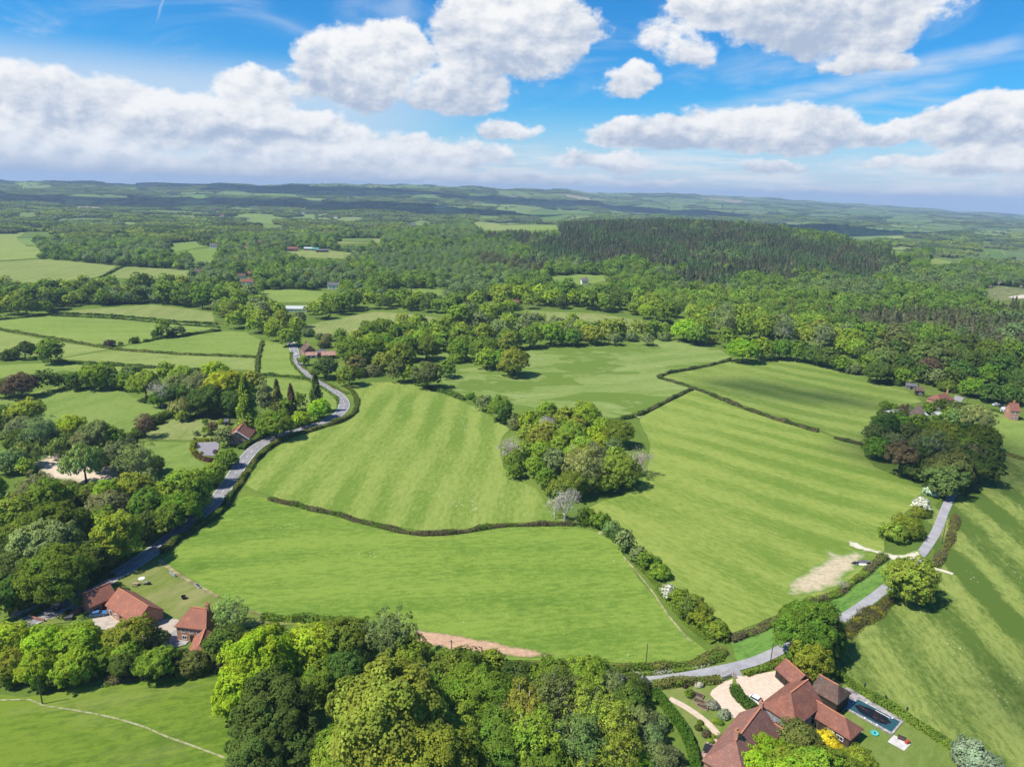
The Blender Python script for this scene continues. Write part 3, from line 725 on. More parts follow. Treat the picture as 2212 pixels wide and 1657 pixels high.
def make_tree(kind, seed, nleaf, size):
    """(crown mesh, trunk mesh) of width 1"""
    rng = np.random.default_rng(seed)
    mb = MB()
    if kind in ('conifer', 'larch'):
        H = 2.3 if kind == 'conifer' else 2.6
        t = rng.uniform(.06, 1, nleaf) ** .8
        z = t * H
        tier = np.floor(t * 17 + rng.uniform(-.3, .3, nleaf)) / 17
        nb = 11; br = rng.integers(0, nb, nleaf)
        ang = br * 2 * math.pi / nb + tier * 47 + rng.normal(0, .13, nleaf)
        R = .5 * (1.03 - tier) ** .85 * (1 + .22 * np.sin(br * 5.1 + tier * 31))
        rr = R * rng.uniform(.25, 1, nleaf) ** .6
        P = np.column_stack([rr * np.cos(ang), rr * np.sin(ang), z - .16 * rr + .02 * rng.normal(size=nleaf)])
        Nn = unit(np.column_stack([np.cos(ang) * .5, np.sin(ang) * .5, np.full(nleaf, .8)]) + .5 * rng.normal(size=(nleaf, 3)))
        V = leaf_quads(P, Nn, size, rng, 1.5)
        mb.bar((0, 0, -.03), (0, 0, H * .97), .035, .006, 6)
        h = H
    elif kind == 'bare':
        h = 1.2; V = []
        def grow(p, d, ln, r, lev):
            q = p + d * ln
            mb.bar(p, q, r, r * .68, 5 if lev < 2 else 3)
            if lev >= 6: return
            for i in range((4, 3, 3, 3, 3, 2)[lev]):
                nd = unit(d + .62 * rand_dirs(rng, 1)[0] + np.array([0, 0, .10]))
                grow(p + d * ln * rng.uniform(.6, 1), nd, ln * rng.uniform(.62, .84), max(r * .58, .0032), lev + 1)
        grow(np.array([0, 0, -.03]), np.array([0, 0, 1.0]), .30, .035, 0)
        P, Nn, LC = crown_points('thin', rng, max(60, nleaf // 12))
        V = leaf_quads(P * np.array([.85, .85, .85]), Nn, size * .55, rng)
    else:
        P, Nn, LC = crown_points(kind, rng, nleaf if kind != 'thin' else int(nleaf * .55))
        if kind == 'willow':
            V = leaf_quads(P - np.array([0, 0, .02]), Nn, size * .75, rng, 2.6, hang=True)
            limbs(mb, kind, LC, rng, .022, 9)
        else:
            V = leaf_quads(P, Nn, size if kind != 'thin' else size * .8, rng)
            if kind == 'thin':
                for e in LC:
                    b = np.array([0, 0, .45 + .25 * rng.random()]); md = b * .5 + e * .5 + .04 * rng.normal(size=3)
                    mb.bar(b, md, .012, .009, 4); mb.bar(md, e * np.array([1.04, 1.04, 1.03]), .009, .004, 3)
                mb.bar((0, 0, -.03), (0, 0, .9), .024, .014, 6)
            else: limbs(mb, kind, LC, rng)
    crown = quads_mesh('crown', V)
    crown.materials.append(M['leaf'])
    tr = bpy.data.meshes.new('trunk'); tr.from_pydata(mb.v, [], mb.f); tr.update()
    tr.materials.append(M['pale_bark'] if kind in ('bare', 'thin') else M['bark'])
    return crown, tr
LOD = {'huge': (30000, .021), 'near': (10500, .034), 'mid': (3200, .058)}
PROTO = {}
def proto(kind, lod, var):
    key = (kind, lod, var)
    if key not in PROTO:
        n, s = LOD[lod]
        if kind in ('willow',): n = int(n * .7)
        if kind == 'poplar': n = int(n * 1.4)
        PROTO[key] = make_tree(kind, hash((len(kind), ord(kind[0]), lod == 'near', var)) % 9973 + var * 17, n, s)
    return PROTO[key]

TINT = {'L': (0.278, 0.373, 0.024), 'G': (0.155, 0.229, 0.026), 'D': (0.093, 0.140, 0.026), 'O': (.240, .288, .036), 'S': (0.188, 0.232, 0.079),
        'B': (0.137, 0.103, 0.055), 'Z': (.150, .180, .046), 'P': (.270, .335, .090), 'Y': (.56, .50, .03), 'V': (.350, .350, .250), 'W': (.56, .56, .46), 'E': (0.227, 0.307, 0.031),
        'K': (0.072, 0.033, 0.042)}
HUE = {'L': 'lime green', 'G': 'mid green', 'D': 'dark green', 'O': 'olive', 'S': 'grey green', 'B': 'brown leaved', 'Z': 'bronze green', 'P': 'pale yellow green', 'Y': 'golden yellow',
       'V': 'silver leaved', 'W': 'white flowering', 'E': 'fresh green', 'K': 'purple leaved'}
KIND = {'oak': ('broadleaf_tree', 'spreading tree', 'tree'), 'ash': ('broadleaf_tree', 'tall tree', 'tree'), 'shrub': ('bush', 'bush', 'bush'), 'thin': ('broadleaf_tree', 'thinly leaved tree', 'tree'),
        'willow': ('willow_tree', 'weeping willow', 'willow'), 'pine': ('pine_tree', 'pine', 'pine'), 'poplar': ('poplar_tree', 'narrow tree', 'tree'),
        'conifer': ('conifer_tree', 'conifer', 'conifer'), 'larch': ('conifer_tree', 'slender conifer', 'conifer'), 'bare': ('bare_tree', 'leafless pale tree', 'tree')}
ORD = 'first second third fourth fifth sixth seventh eighth ninth tenth eleventh twelfth thirteenth fourteenth fifteenth sixteenth seventeenth eighteenth nineteenth twentieth'.split()
ORD += ['twenty ' + o for o in ORD[:9]] + ['thirtieth'] + ['thirty ' + o for o in ORD[:9]] + ['fortieth'] + ['forty ' + o for o in ORD[:9]] + ['fiftieth'] + ['fifty ' + o for o in ORD[:9]]
for u, v, w_ in [(523,604,18),(536,617,26),(722,624,30),(642,676,46),(609,691,15),(427,594,15),(1112,666,30),(463,536,18),(630,543,28),(667,541,22),(696,545,28),(443,499,12),(896,477,14),(891,488,16),(682,542,16),(543,598,13),(559,529,14),(529,541,13),(949,449,24),(948,457,28),(1169,455,24),(1196,452,20),(2131,530,24),(2112,531,14),(1553,469,14),(1983,490,14),(868,489,10),(1262,614,15)]:
    FIELD_PX.append([(u - w_ * .55, v - w_ * .35 - 4), (u + w_ * .55, v - w_ * .35 - 4), (u + w_ * .55, v + 5), (u - w_ * .55, v + 5)])
TREES = []       # (u, v, width px, kind, tint, place) -> also the placed position
def whole(kind): return {'conifer': 2.3, 'larch': 2.6, 'bare': 1.2}.get(kind) or SHAPES[kind]['h']
def centre(kind): return {'conifer': 1.05, 'larch': 1.2, 'bare': .72}.get(kind) or SHAPES[kind]['zc']
def place(u, v, w, kind, tint, where, zs=1.0):
    W = 10.0
    for _ in range(4):
        p = ground(u, v, centre(kind) * W * zs)
        W = w * 1.02 * depth(p + np.array([0, 0, centre(kind) * W * zs])) / FPX
    TREES.append(dict(p=p, W=W, w=w, u=u, v=v, kind=kind, tint=tint, where=where, zs=zs))
def trees(where, txt):
    """'u,v,width,kind,tint; ...'"""
    for q in txt.replace('\n', ' ').split(';'):
        if q.strip():
            f = q.split(',')
            place(float(f[0]), float(f[1]), float(f[2]), f[3].strip(), f[4].strip(), where, float(f[5]) if len(f) > 5 else 1.0)
def fill(where, px, w, kinds, tints, gap=.74, seed=1, parts=(.45, .95)):
    """trees over a piece of wood, spaced on the ground"""
    rng = np.random.default_rng(seed)
    P = gpts(px)[:, :2]; d0 = depth(np.array([*P.mean(0), 0.0])); W0 = w * d0 / FPX
    x0, y0 = P.min(0); x1, y1 = P.max(0)
    s = W0 * gap
    for gy in np.arange(y0, y1, s):
        for gx in np.arange(x0, x1, s):
            q = np.array([gx, gy]) + rng.uniform(-.38, .38, 2) * s
            if not inpoly(q[0], q[1], P): continue
            W = W0 * rng.uniform(.75, 1.25)
            if any((t['p'][0] - q[0]) ** 2 + (t['p'][1] - q[1]) ** 2 < (.36 * (t['W'] + W)) ** 2 for t in TREES): continue
            p = np.array([q[0], q[1], float(terr(*q))])
            if hides_field(p[None], np.array([W * .8]), parts)[0]: continue
            kd = kinds[rng.integers(len(kinds))]; tn = tints[rng.integers(len(tints))]
            uv = project(p + np.array([0, 0, centre(kd) * W]))
            TREES.append(dict(p=p, W=W, w=W * FPX / depth(p), u=uv[0], v=uv[1], kind=kd, tint=tn, where=where, zs=1.0))

trees('in the row below the farm barns', '''25,1385,90,oak,L; 18,1438,80,oak,E; 95,1396,92,oak,L; 78,1444,84,oak,L; 170,1388,106,oak,L; 160,1440,90,oak,L; 283,1374,96,oak,E; 275,1415,70,oak,E;
 339,1378,48,oak,S; 342,1432,86,oak,G; 417,1434,72,shrub,Z; 268,1442,62,oak,D; 225,1425,60,oak,G; 495,1322,76,thin,P; 486,1388,92,oak,D; 450,1410,60,shrub,D; 380,1430,60,shrub,D; 120,1462,50,oak,D''')
trees('in the thicket above the meadow', '''565,1432,160,oak,L; 668,1402,130,oak,L; 520,1500,125,oak,L; 748,1384,115,oak,G; 846,1376,115,thin,S; 880,1418,100,oak,E; 745,1452,95,oak,D; 690,1465,90,oak,G;
 590,1545,180,oak,D; 555,1632,150,oak,D; 640,1610,120,oak,D; 845,1566,285,oak,O; 905,1650,230,oak,O; 760,1630,170,oak,O; 918,1462,58,bare,W; 990,1462,130,shrub,G; 1066,1430,56,oak,E; 1035,1500,150,oak,G;
 975,1590,150,oak,E; 1070,1600,140,oak,G; 1120,1470,95,shrub,D; 1196,1478,110,shrub,G; 940,1500,80,shrub,G; 1090,1545,110,oak,S''')
trees('in the lane side thicket', '''1262,1462,92,oak,E; 1285,1440,58,oak,G; 1318,1484,76,shrub,S; 1135,1535,115,thin,O; 1205,1515,120,thin,Z; 1272,1530,120,thin,O; 1160,1600,130,thin,O; 1250,1598,130,thin,Z;
 1325,1562,112,thin,O; 1340,1625,104,thin,O; 1366,1512,84,shrub,D; 1375,1480,62,shrub,D; 1385,1552,76,shrub,S; 1408,1592,74,shrub,S; 1415,1640,84,shrub,S; 1375,1650,64,oak,L; 1180,1655,120,oak,G; 1275,1655,110,oak,O; 1446,1640,60,shrub,S; 1425,1560,44,shrub,S''')
trees('beside the manor roofs', '''1659,1630,84,oak,L; 1622,1652,84,oak,L; 1698,1650,96,oak,E; 1757,1664,110,oak,E; 1815,1662,100,oak,G; 1856,1650,74,shrub,O; 1700,1690,120,oak,L; 1725,1596,98,shrub,Z; 1788,1608,62,shrub,Y;
 1712,1568,36,shrub,G; 1745,1362,142,oak,G; 1786,1392,80,oak,D; 1751,1422,92,oak,E''')
trees('in the manor garden', '''1539,1522,27,shrub,V; 1564,1543,27,shrub,V; 2108,1648,92,shrub,V; 1526,1585,22,shrub,B; 1560,1596,24,shrub,Z; 1566,1604,20,shrub,Z; 1509,1478,19,shrub,W; 1489,1494,21,ash,G; 1508,1572,16,shrub,D; 1513,1560,14,shrub,G; 1540,1590,12,shrub,L; 1497,1599,18,shrub,D; 1535,1600,15,shrub,L; 1556,1560,16,shrub,G; 1545,1556,16,shrub,O; 1740,1585,18,shrub,W; 1480,1482,12,shrub,K''')
trees('beside the narrow lane', '''1965,1252,117,oak,O; 1932,1152,58,shrub,O; 1964,1142,62,shrub,G; 1950,1128,40,shrub,O; 2012,1062,32,shrub,W; 1992,1084,40,thin,W; 1984,1106,36,shrub,O; 1823,1257,28,bare,B; 1996,1110,26,shrub,G''')
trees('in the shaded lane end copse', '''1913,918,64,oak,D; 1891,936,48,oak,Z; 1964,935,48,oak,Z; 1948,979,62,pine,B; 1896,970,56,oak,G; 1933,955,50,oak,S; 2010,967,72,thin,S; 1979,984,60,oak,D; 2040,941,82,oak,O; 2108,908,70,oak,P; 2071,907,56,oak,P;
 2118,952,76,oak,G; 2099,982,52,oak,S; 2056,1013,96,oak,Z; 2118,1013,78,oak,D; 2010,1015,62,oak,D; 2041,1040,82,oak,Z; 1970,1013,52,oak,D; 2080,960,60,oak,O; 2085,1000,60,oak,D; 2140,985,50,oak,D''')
trees('in the cottage garden', '''1913,876,25,oak,G; 1930,879,20,oak,E; 1956,879,27,thin,B; 2062,882,35,oak,Z; 2035,873,32,oak,D; 2007,876,30,ash,G; 1995,912,30,shrub,S; 1968,886,20,thin,S; 2023,903,17,shrub,G; 2027,881,15,bare,W; 1950,897,22,shrub,D; 1975,904,22,shrub,G; 1940,900,16,shrub,D''')
trees('in the central copse', '''1106,957,64,bare,W; 1109,994,46,oak,G; 1112,1016,40,oak,G; 1182,888,50,oak,E; 1142,910,46,oak,L; 1112,918,32,shrub,S; 1184,908,60,bare,W; 1268,896,68,oak,L; 1236,936,64,oak,E; 1186,931,56,oak,O; 1166,951,62,oak,O;
 1156,1005,52,oak,E; 1202,958,46,oak,L; 1287,935,42,oak,L; 1339,936,66,oak,G; 1296,955,46,oak,L; 1284,978,52,thin,S; 1326,965,46,thin,S; 1198,995,58,oak,S; 1256,1010,92,thin,P; 1342,1019,78,oak,O; 1382,983,66,bare,W; 1376,1000,40,bare,W; 1222,1074,90,bare,W; 1200,1088,50,bare,W; 1100,975,50,bare,W;
 1202,1058,52,shrub,O; 1268,1117,46,shrub,G; 1298,1127,48,shrub,G; 1322,1145,42,shrub,S; 1338,1158,36,shrub,D; 1130,970,45,oak,E; 1240,1045,70,oak,G; 1300,1015,60,oak,S; 1180,1035,50,oak,G; 1310,1045,50,oak,E; 1330,995,45,oak,E''')
trees('in the hedge above the central copse', '1046,863,40,thin,S; 1079,884,60,oak,G; 1016,857,20,shrub,G; 1106,907,36,shrub,S; 1030,865,18,shrub,G')
trees('in the sloping hedgerow', '''1350,1166,44,thin,S; 1378,1190,40,thin,S; 1410,1218,40,shrub,G; 1426,1238,44,shrub,E; 1446,1272,38,thin,W; 1464,1290,46,shrub,E; 1482,1310,52,thin,G; 1512,1332,60,shrub,E; 1547,1361,54,shrub,O; 1395,1208,36,thin,G; 1500,1300,40,shrub,O''')
trees('beside the rusty farm sheds', '805,717,62,oak,G; 756,753,64,oak,G; 702,793,56,oak,D; 770,787,46,oak,Z; 754,812,50,oak,G; 806,802,36,shrub,S; 778,806,30,shrub,D; 655,775,25,ash,G; 624,728,46,oak,E; 642,703,40,oak,E; 666,720,26,shrub,S; 708,730,26,shrub,S; 701,744,29,shrub,Z; 690,728,20,shrub,S; 735,730,30,oak,G')
trees('in the belt above the pasture', '''828,783,46,oak,O; 874,753,62,oak,G; 857,801,42,ash,Z; 882,808,40,oak,E; 853,719,40,oak,G; 882,720,36,oak,G; 923,813,62,oak,Z; 963,797,44,oak,G; 840,757,42,oak,E; 921,752,60,oak,G; 992,754,56,oak,G; 1046,757,62,oak,G; 1110,784,66,oak,O; 1080,775,56,oak,G; 1052,775,50,oak,E; 905,735,44,oak,E; 958,738,46,oak,G; 800,760,40,oak,G; 985,775,34,shrub,E; 906,808,36,oak,E''')
trees('in the rushy pasture belt', '''1000,731,54,oak,G; 1045,724,54,oak,E; 1100,733,50,oak,G; 1145,728,54,oak,G; 1190,722,54,oak,E; 1235,726,48,oak,G; 1282,722,50,oak,E; 1165,712,44,oak,G; 1258,708,44,oak,E; 1022,745,40,oak,G; 1330,728,30,thin,S; 1365,730,28,shrub,S; 1400,728,30,thin,S; 1435,728,30,shrub,S; 1480,713,56,oak,L; 1506,724,50,oak,G; 1540,735,28,shrub,G; 1085,705,40,oak,O; 1130,712,34,oak,S; 1290,705,30,oak,G; 1215,708,40,oak,E''')
trees('along the edge of the dark wood', '1606,758,60,oak,L; 1646,754,52,oak,E; 1686,755,50,oak,G; 1722,760,46,oak,G; 1757,766,46,oak,D; 1790,773,50,oak,D; 1820,786,40,oak,G; 1845,800,32,shrub,S; 1897,802,60,oak,D; 1570,735,40,oak,G; 1590,740,34,oak,G')
trees('in the felled clearing', '2125,612,11,bare,W; 2140,618,9,bare,W; 2158,610,12,bare,W; 2176,622,10,bare,W; 2150,634,10,bare,W; 2196,630,11,bare,W; 2206,618,9,bare,W; 2130,640,9,bare,W')
trees('behind the brick cottages', '1925,806,46,oak,D; 1952,812,44,oak,G; 1990,806,46,oak,D; 2024,816,44,oak,S; 2065,824,44,oak,D; 2100,836,50,oak,G; 2140,846,52,oak,D; 2182,852,50,oak,D; 2222,855,50,oak,G; 2006,794,50,oak,B; 1950,786,50,oak,D; 2080,800,55,oak,D; 2140,808,55,oak,G; 2200,818,55,oak,D; 1875,792,40,oak,G; 2046,836,36,shrub,G; 1940,826,24,shrub,D')
trees('around the sand pit', '180,997,86,willow,P; 57,977,58,willow,P; 127,964,48,willow,P; 212,990,54,willow,P; 20,996,62,oak,S; 57,1014,36,oak,E; 250,988,70,oak,S; 293,996,86,thin,S; 333,1003,46,oak,D; 320,1038,42,oak,S')
trees('in the wood behind the sand pit', '57,899,76,oak,O; 87,935,76,thin,S; 156,923,60,oak,L; 20,918,56,oak,D; 206,941,76,oak,S; 240,945,56,oak,G; 186,954,60,oak,S; 43,954,60,oak,D; 110,952,50,oak,D; 8,893,44,oak,D; 272,962,40,shrub,S; 150,965,44,oak,D; 85,960,44,oak,D')
trees('in the bungalow lawn hedge', '313,918,46,thin,B; 300,938,28,shrub,D; 340,908,28,shrub,D; 362,895,28,shrub,G; 281,950,26,shrub,D; 325,922,24,shrub,D')
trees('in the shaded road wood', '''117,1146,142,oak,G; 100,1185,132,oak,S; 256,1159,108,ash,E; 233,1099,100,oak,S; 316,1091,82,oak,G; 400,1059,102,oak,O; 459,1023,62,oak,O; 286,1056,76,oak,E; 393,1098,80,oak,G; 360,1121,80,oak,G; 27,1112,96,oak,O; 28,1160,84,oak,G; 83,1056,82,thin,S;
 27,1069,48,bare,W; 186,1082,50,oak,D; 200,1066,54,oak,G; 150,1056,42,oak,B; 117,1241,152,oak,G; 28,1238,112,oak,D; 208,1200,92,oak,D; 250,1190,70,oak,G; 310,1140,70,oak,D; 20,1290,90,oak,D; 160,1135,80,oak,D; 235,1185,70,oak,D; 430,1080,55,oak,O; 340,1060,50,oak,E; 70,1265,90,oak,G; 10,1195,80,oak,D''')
trees('in the bungalow wood', '''313,833,70,oak,E; 346,838,60,bare,W; 386,833,60,oak,S; 426,836,70,oak,S; 449,863,80,oak,D; 489,838,86,oak,L; 499,869,66,oak,D; 546,823,50,oak,O; 393,816,60,oak,O; 466,810,60,oak,L; 286,810,56,oak,Z; 346,860,46,oak,G; 370,855,46,oak,D; 390,880,44,willow,P; 393,898,30,oak,O; 416,883,38,oak,S;
 400,850,50,oak,D; 531,880,54,conifer,O; 599,862,37,conifer,Z; 629,868,32,conifer,B; 682,850,40,conifer,D; 571,862,34,poplar,S; 493,890,26,oak,G; 594,915,76,oak,G; 689,884,50,oak,L; 652,904,42,oak,L; 646,872,36,oak,G; 620,885,40,oak,G; 470,880,44,oak,D; 430,870,44,oak,D; 525,840,44,oak,G''')
trees('in the bungalow garden', '484,948,38,oak,S; 489,990,48,oak,G; 449,929,25,oak,G; 459,923,26,thin,B; 443,911,15,oak,G; 423,933,14,thin,S; 535,925,10,shrub,G; 478,912,16,shrub,E')
trees('in the upper pasture hedge', '253,820,46,oak,D; 213,812,66,oak,E; 166,822,46,oak,D; 130,822,40,oak,D; 97,828,44,oak,D; 43,832,66,oak,B; 10,838,46,oak,D; 150,818,34,oak,G; 270,830,36,oak,G; 190,815,40,oak,G')
trees('on the far left pastures', '107,756,53,ash,G; 52,756,46,oak,D; 20,768,36,shrub,D; 236,743,24,shrub,B; 260,741,12,ash,D; 353,714,36,oak,G; 386,715,28,oak,S; 340,722,26,shrub,D; 370,722,20,shrub,D; 290,736,20,shrub,D')
def hides_field(P, H, parts=(.45, .95)):
    """whether a crown of height H at P stands in front of ground that lies open in the photograph"""
    bad = np.zeros(len(P), bool)
    for f in parts:
        Q = P.copy(); Q[:, 2] += H * f; uv = project(Q)
        for px in FIELD_PX: bad |= inpoly(uv[:, 0], uv[:, 1], px)
    return bad
NEAR_WOODS = [
 ('in the dark cottage wood', [(1850,790),(1880,760),(1960,748),(2080,758),(2212,792),(2280,805),(2280,872),(2212,862),(2150,850),(2080,838),(2045,830),(2000,822),(1940,810),(1890,812)], 54, ['oak','oak','ash'], ['D','D','G','D','Z'], 3),
 ('in the belt beside the main road', [(470,668),(500,640),(560,660),(640,660),(690,665),(660,705),(640,728),(608,745),(570,728),(520,712),(480,705)], 38, ['oak','oak','ash','thin'], ['G','E','S','O','E'], 4),
 ('in the belt above the dry pasture', [(690,690),(720,668),(800,655),(900,655),(985,665),(1000,690),(965,686),(900,674),(810,668),(750,677)], 42, ['oak'], ['G','G','E','D'], 5),
 ('in the belt between the dry pastures', [(960,705),(1000,685),(1100,678),(1120,700),(1010,712),(985,728)], 38, ['oak','ash'], ['G','S','E'], 6),
 ('in the lone brick house belt', [(1020,668),(1100,645),(1200,645),(1330,655),(1450,675),(1470,708),(1420,700),(1390,688),(1290,672),(1160,667),(1100,676)], 40, ['oak','ash'], ['G','D','E','L'], 7),
 ('in the wood west of the dark wood', [(1470,680),(1600,690),(1760,715),(1900,745),(1850,780),(1790,765),(1700,748),(1600,742),(1540,728),(1490,712)], 44, ['oak','oak','thin'], ['E','G','E','S','O'], 8),
 ('in the row under the upper fields', [(-60,640),(40,625),(140,620),(230,625),(330,630),(440,640),(485,660),(478,690),(450,672),(330,656),(200,662),(115,668),(100,682),(-60,686)], 38, ['oak','oak','ash'], ['G','D','G','O'], 9),
]
NEAR_WOODS += [
 ('in the rushy pasture belt', [(985,712),(1000,742),(1100,742),(1200,735),(1330,738),(1445,734),(1445,722),(1330,714),(1200,708),(1050,710)], 40, ['oak','oak','thin'], ['G','E','S','O'], 21),
 ('in the belt above the pasture', [(800,705),(765,745),(745,790),(790,812),(870,812),(895,795),(890,765),(1000,765),(1080,788),(1130,780),(1120,755),(1000,742),(960,722),(870,708)], 46, ['oak','ash'], ['G','E','O','G'], 22),
 ('in the central copse', [(1140,915),(1190,890),(1280,895),(1335,930),(1350,985),(1320,1030),(1260,1040),(1190,1030),(1140,1000)], 48, ['oak'], ['E','O','G','L'], 23),
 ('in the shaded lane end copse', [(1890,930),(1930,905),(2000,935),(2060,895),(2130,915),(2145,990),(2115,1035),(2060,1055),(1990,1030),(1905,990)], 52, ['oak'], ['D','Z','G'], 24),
 ('in the shaded road wood', [(-40,1070),(100,1050),(250,1080),(330,1030),(450,1015),(468,1040),(400,1105),(320,1165),(250,1200),(90,1258),(-40,1300)], 78, ['oak','ash'], ['G','D','E','S'], 25),
 ('in the thicket above the meadow', [(570,1410),(700,1380),(860,1380),(1000,1440),(1090,1460),(1090,1660),(900,1690),(620,1690),(540,1560)], 95, ['oak'], ['G','D','O'], 26),
 ('in the lane side thicket', [(1090,1480),(1300,1480),(1360,1500),(1390,1600),(1400,1700),(1100,1700)], 85, ['oak','shrub'], ['O','S','G'], 27),
 ('in the bungalow wood', [(290,840),(400,815),(550,822),(560,870),(480,890),(400,880),(350,875)], 55, ['oak'], ['G','D','E'], 28),
 ('in the wood behind the sand pit', [(-30,900),(60,890),(150,915),(240,925),(270,955),(150,968),(40,960),(-30,960)], 55, ['oak'], ['G','D','S'], 29),
]
for where, px, w, kinds, tints, sd in NEAR_WOODS: fill(where, px, w, kinds, tints, .70, sd, (.2,) if sd in (21, 22, 5, 6, 7) else (.45, .95))

def build_trees():
    """the 300 broadleaf trees that show largest, and every other kind, as things; what is left over joins the far wood"""
    big = sorted(TREES, key=lambda t: -t['w'])
    rest = []; n = 0; use = []
    for t in big:
        if KIND[t['kind']][0] == 'broadleaf_tree':
            n += 1
            if n > 298: rest.append(t); continue
        use.append(t)
    by = {}
    for t in use: by.setdefault((t['where'], t['kind'], t['tint']), []).append(t)
    for (where, kind, tint), L in by.items():
        L.sort(key=lambda t: t['u'])
        for i, t in enumerate(L):
            base = f"{HUE[tint]} {KIND[kind][1]} {where}"
            t['label'] = base if len(L) == 1 else base + f", {ORD[i]} from left"
            if len(L) > 1 and t is max(L, key=lambda q: q['W']) and len(L) > 2: t['label'] = 'largest ' + base
    rng = np.random.default_rng(5)
    for i, t in enumerate(use):
        nm, _, cat = KIND[t['kind']]
        lod = 'huge' if t['w'] > 135 else 'near' if t['w'] > 58 else 'mid'
        crown, trunk = proto(t['kind'], lod, i % (2 if lod == 'huge' else 3))
        root = empty(nm, t['p'], float(rng.uniform(0, 6.28)))
        zs = t['zs'] * rng.uniform(.93, 1.08)
        root.scale = (t['W'], t['W'] * rng.uniform(.93, 1.05), t['W'] * zs)
        tag(root, t['label'], cat, 'trees ' + t['where'] if cat != 'bush' else 'bushes ' + t['where'])
        c = link('foliage' if nm == 'bush' else 'crown', crown, None, root)
        j = rng.uniform(.88, 1.12, 3)
        c['tint'] = [float(a * b) for a, b in zip(TINT[t['tint']] if t['kind'] != 'bare' else (.44, .41, .33), j)] + [1.0]
        link('stem' if nm == 'bush' else 'trunk', trunk, None, root)
    return rest
REST = build_trees()
# ------------------------------------------------------------------ far woods: uncountable, one object of stuff per kind of wood
def far_crown(kind, seed, n, size):
    crown, trunk = make_tree(kind, seed, n, size); bpy.data.meshes.remove(trunk); return crown
def patch_mesh(seed, nx, ny, dx, wild, n, size):
    """a piece of closed canopy or of hedgerow for the distance"""
    rng = np.random.default_rng(seed); V = []
    for i in range(nx):
        for j in range(ny):
            W = dx * rng.uniform(1.0, 1.5)
            P, Nn, _ = crown_points('oak', rng, n)
            P = P * np.array([W, W, W * rng.uniform(.75, 1.1)]) + np.array([(i - nx / 2 + .5) * dx, (j - ny / 2 + .5) * dx, 0]) + np.array([*rng.normal(0, wild, 2), 0])
            V.append(leaf_quads(P, Nn, size * W, rng))
    me = quads_mesh('canopy', np.vstack(V)); me.materials.append(M['far_leaf']); return me
def proto_collection(name, meshes):
    c = bpy.data.collections.new(name)
    for i, me in enumerate(meshes):
        o = bpy.data.objects.new(f'{name}_{chr(97 + i)}', me); c.objects.link(o)
    return c
def scatter(name, col, P, scale, rot, pick, tint, label):
    me = bpy.data.meshes.new(name); n = len(P)
    me.vertices.add(n); me.vertices.foreach_set('co', np.ascontiguousarray(P, np.float32).ravel())
    for nm, ty, val, key in (('size', 'FLOAT_VECTOR', scale, 'vector'), ('turn', 'FLOAT', rot, 'value'), ('pick', 'INT', pick, 'value'), ('tint', 'FLOAT_COLOR', np.column_stack([tint, np.ones(n)]), 'color')):
        a = me.attributes.new(nm, ty, 'POINT'); a.data.foreach_set(key, np.ascontiguousarray(val, np.int32 if ty == 'INT' else np.float32).ravel())
    o = link(name, me); tag(o, label, 'wood', None, 'stuff')
    t = bpy.data.node_groups.new(name, 'GeometryNodeTree')
    t.interface.new_socket('Geometry', in_out='INPUT', socket_type='NodeSocketGeometry')
    t.interface.new_socket('Geometry', in_out='OUTPUT', socket_type='NodeSocketGeometry')
    N = t.nodes.new; gi = N('NodeGroupInput'); go = N('NodeGroupOutput')
    ci = N('GeometryNodeCollectionInfo'); ci.inputs['Collection'].default_value = col
    ci.inputs['Separate Children'].default_value = True; ci.inputs['Reset Children'].default_value = True
    ip = N('GeometryNodeInstanceOnPoints'); ip.inputs['Pick Instance'].default_value = True
    def at(nm, ty):
        a = N('GeometryNodeInputNamedAttribute'); a.data_type = ty; a.inputs[0].default_value = nm; return a.outputs[0]
    e = N('ShaderNodeCombineXYZ'); t.links.new(at('turn', 'FLOAT'), e.inputs[2])
    t.links.new(gi.outputs[0], ip.inputs['Points']); t.links.new(ci.outputs[0], ip.inputs['Instance'])
    t.links.new(at('pick', 'INT'), ip.inputs['Instance Index']); t.links.new(at('size', 'FLOAT_VECTOR'), ip.inputs['Scale'])
    er = N('FunctionNodeEulerToRotation'); t.links.new(e.outputs[0], er.inputs[0]); t.links.new(er.outputs[0], ip.inputs['Rotation'])
    t.links.new(ip.outputs[0], go.inputs[0])
    md = o.modifiers.new('scatter', 'NODES'); md.node_group = t
    return o
def vnoise(x, y, s, seed):
    """cheap smooth noise in 0..1"""
    r = np.random.default_rng(seed); v = 0
    for i in range(5):
        a = r.uniform(0, 6.28); f = r.uniform(.6, 1.7) / s
        v = v + np.sin((x * np.cos(a) + y * np.sin(a)) * f * 6.28 + r.uniform(0, 6.28))
    return np.clip(.5 + v / 6, 0, 1)

FAR = proto_collection('far_tree', [far_crown('oak', 301, 620, .105), far_crown('oak', 302, 620, .105), far_crown('ash', 303, 620, .10), far_crown('shrub', 304, 500, .11), far_crown('thin', 305, 700, .08),
                                    far_crown('conifer', 306, 520, .115), far_crown('conifer', 307, 520, .11), far_crown('pine', 308, 520, .105)])
CANOPY = proto_collection('far_canopy', [patch_mesh(401, 5, 5, 11, 2.0, 130, .2), patch_mesh(402, 5, 5, 11, 2.5, 130, .2), patch_mesh(403, 7, 1, 9, 1.2, 110, .2), patch_mesh(404, 5, 1, 9, 2.0, 110, .2), patch_mesh(405, 1, 1, 12, 0, 200, .16)])

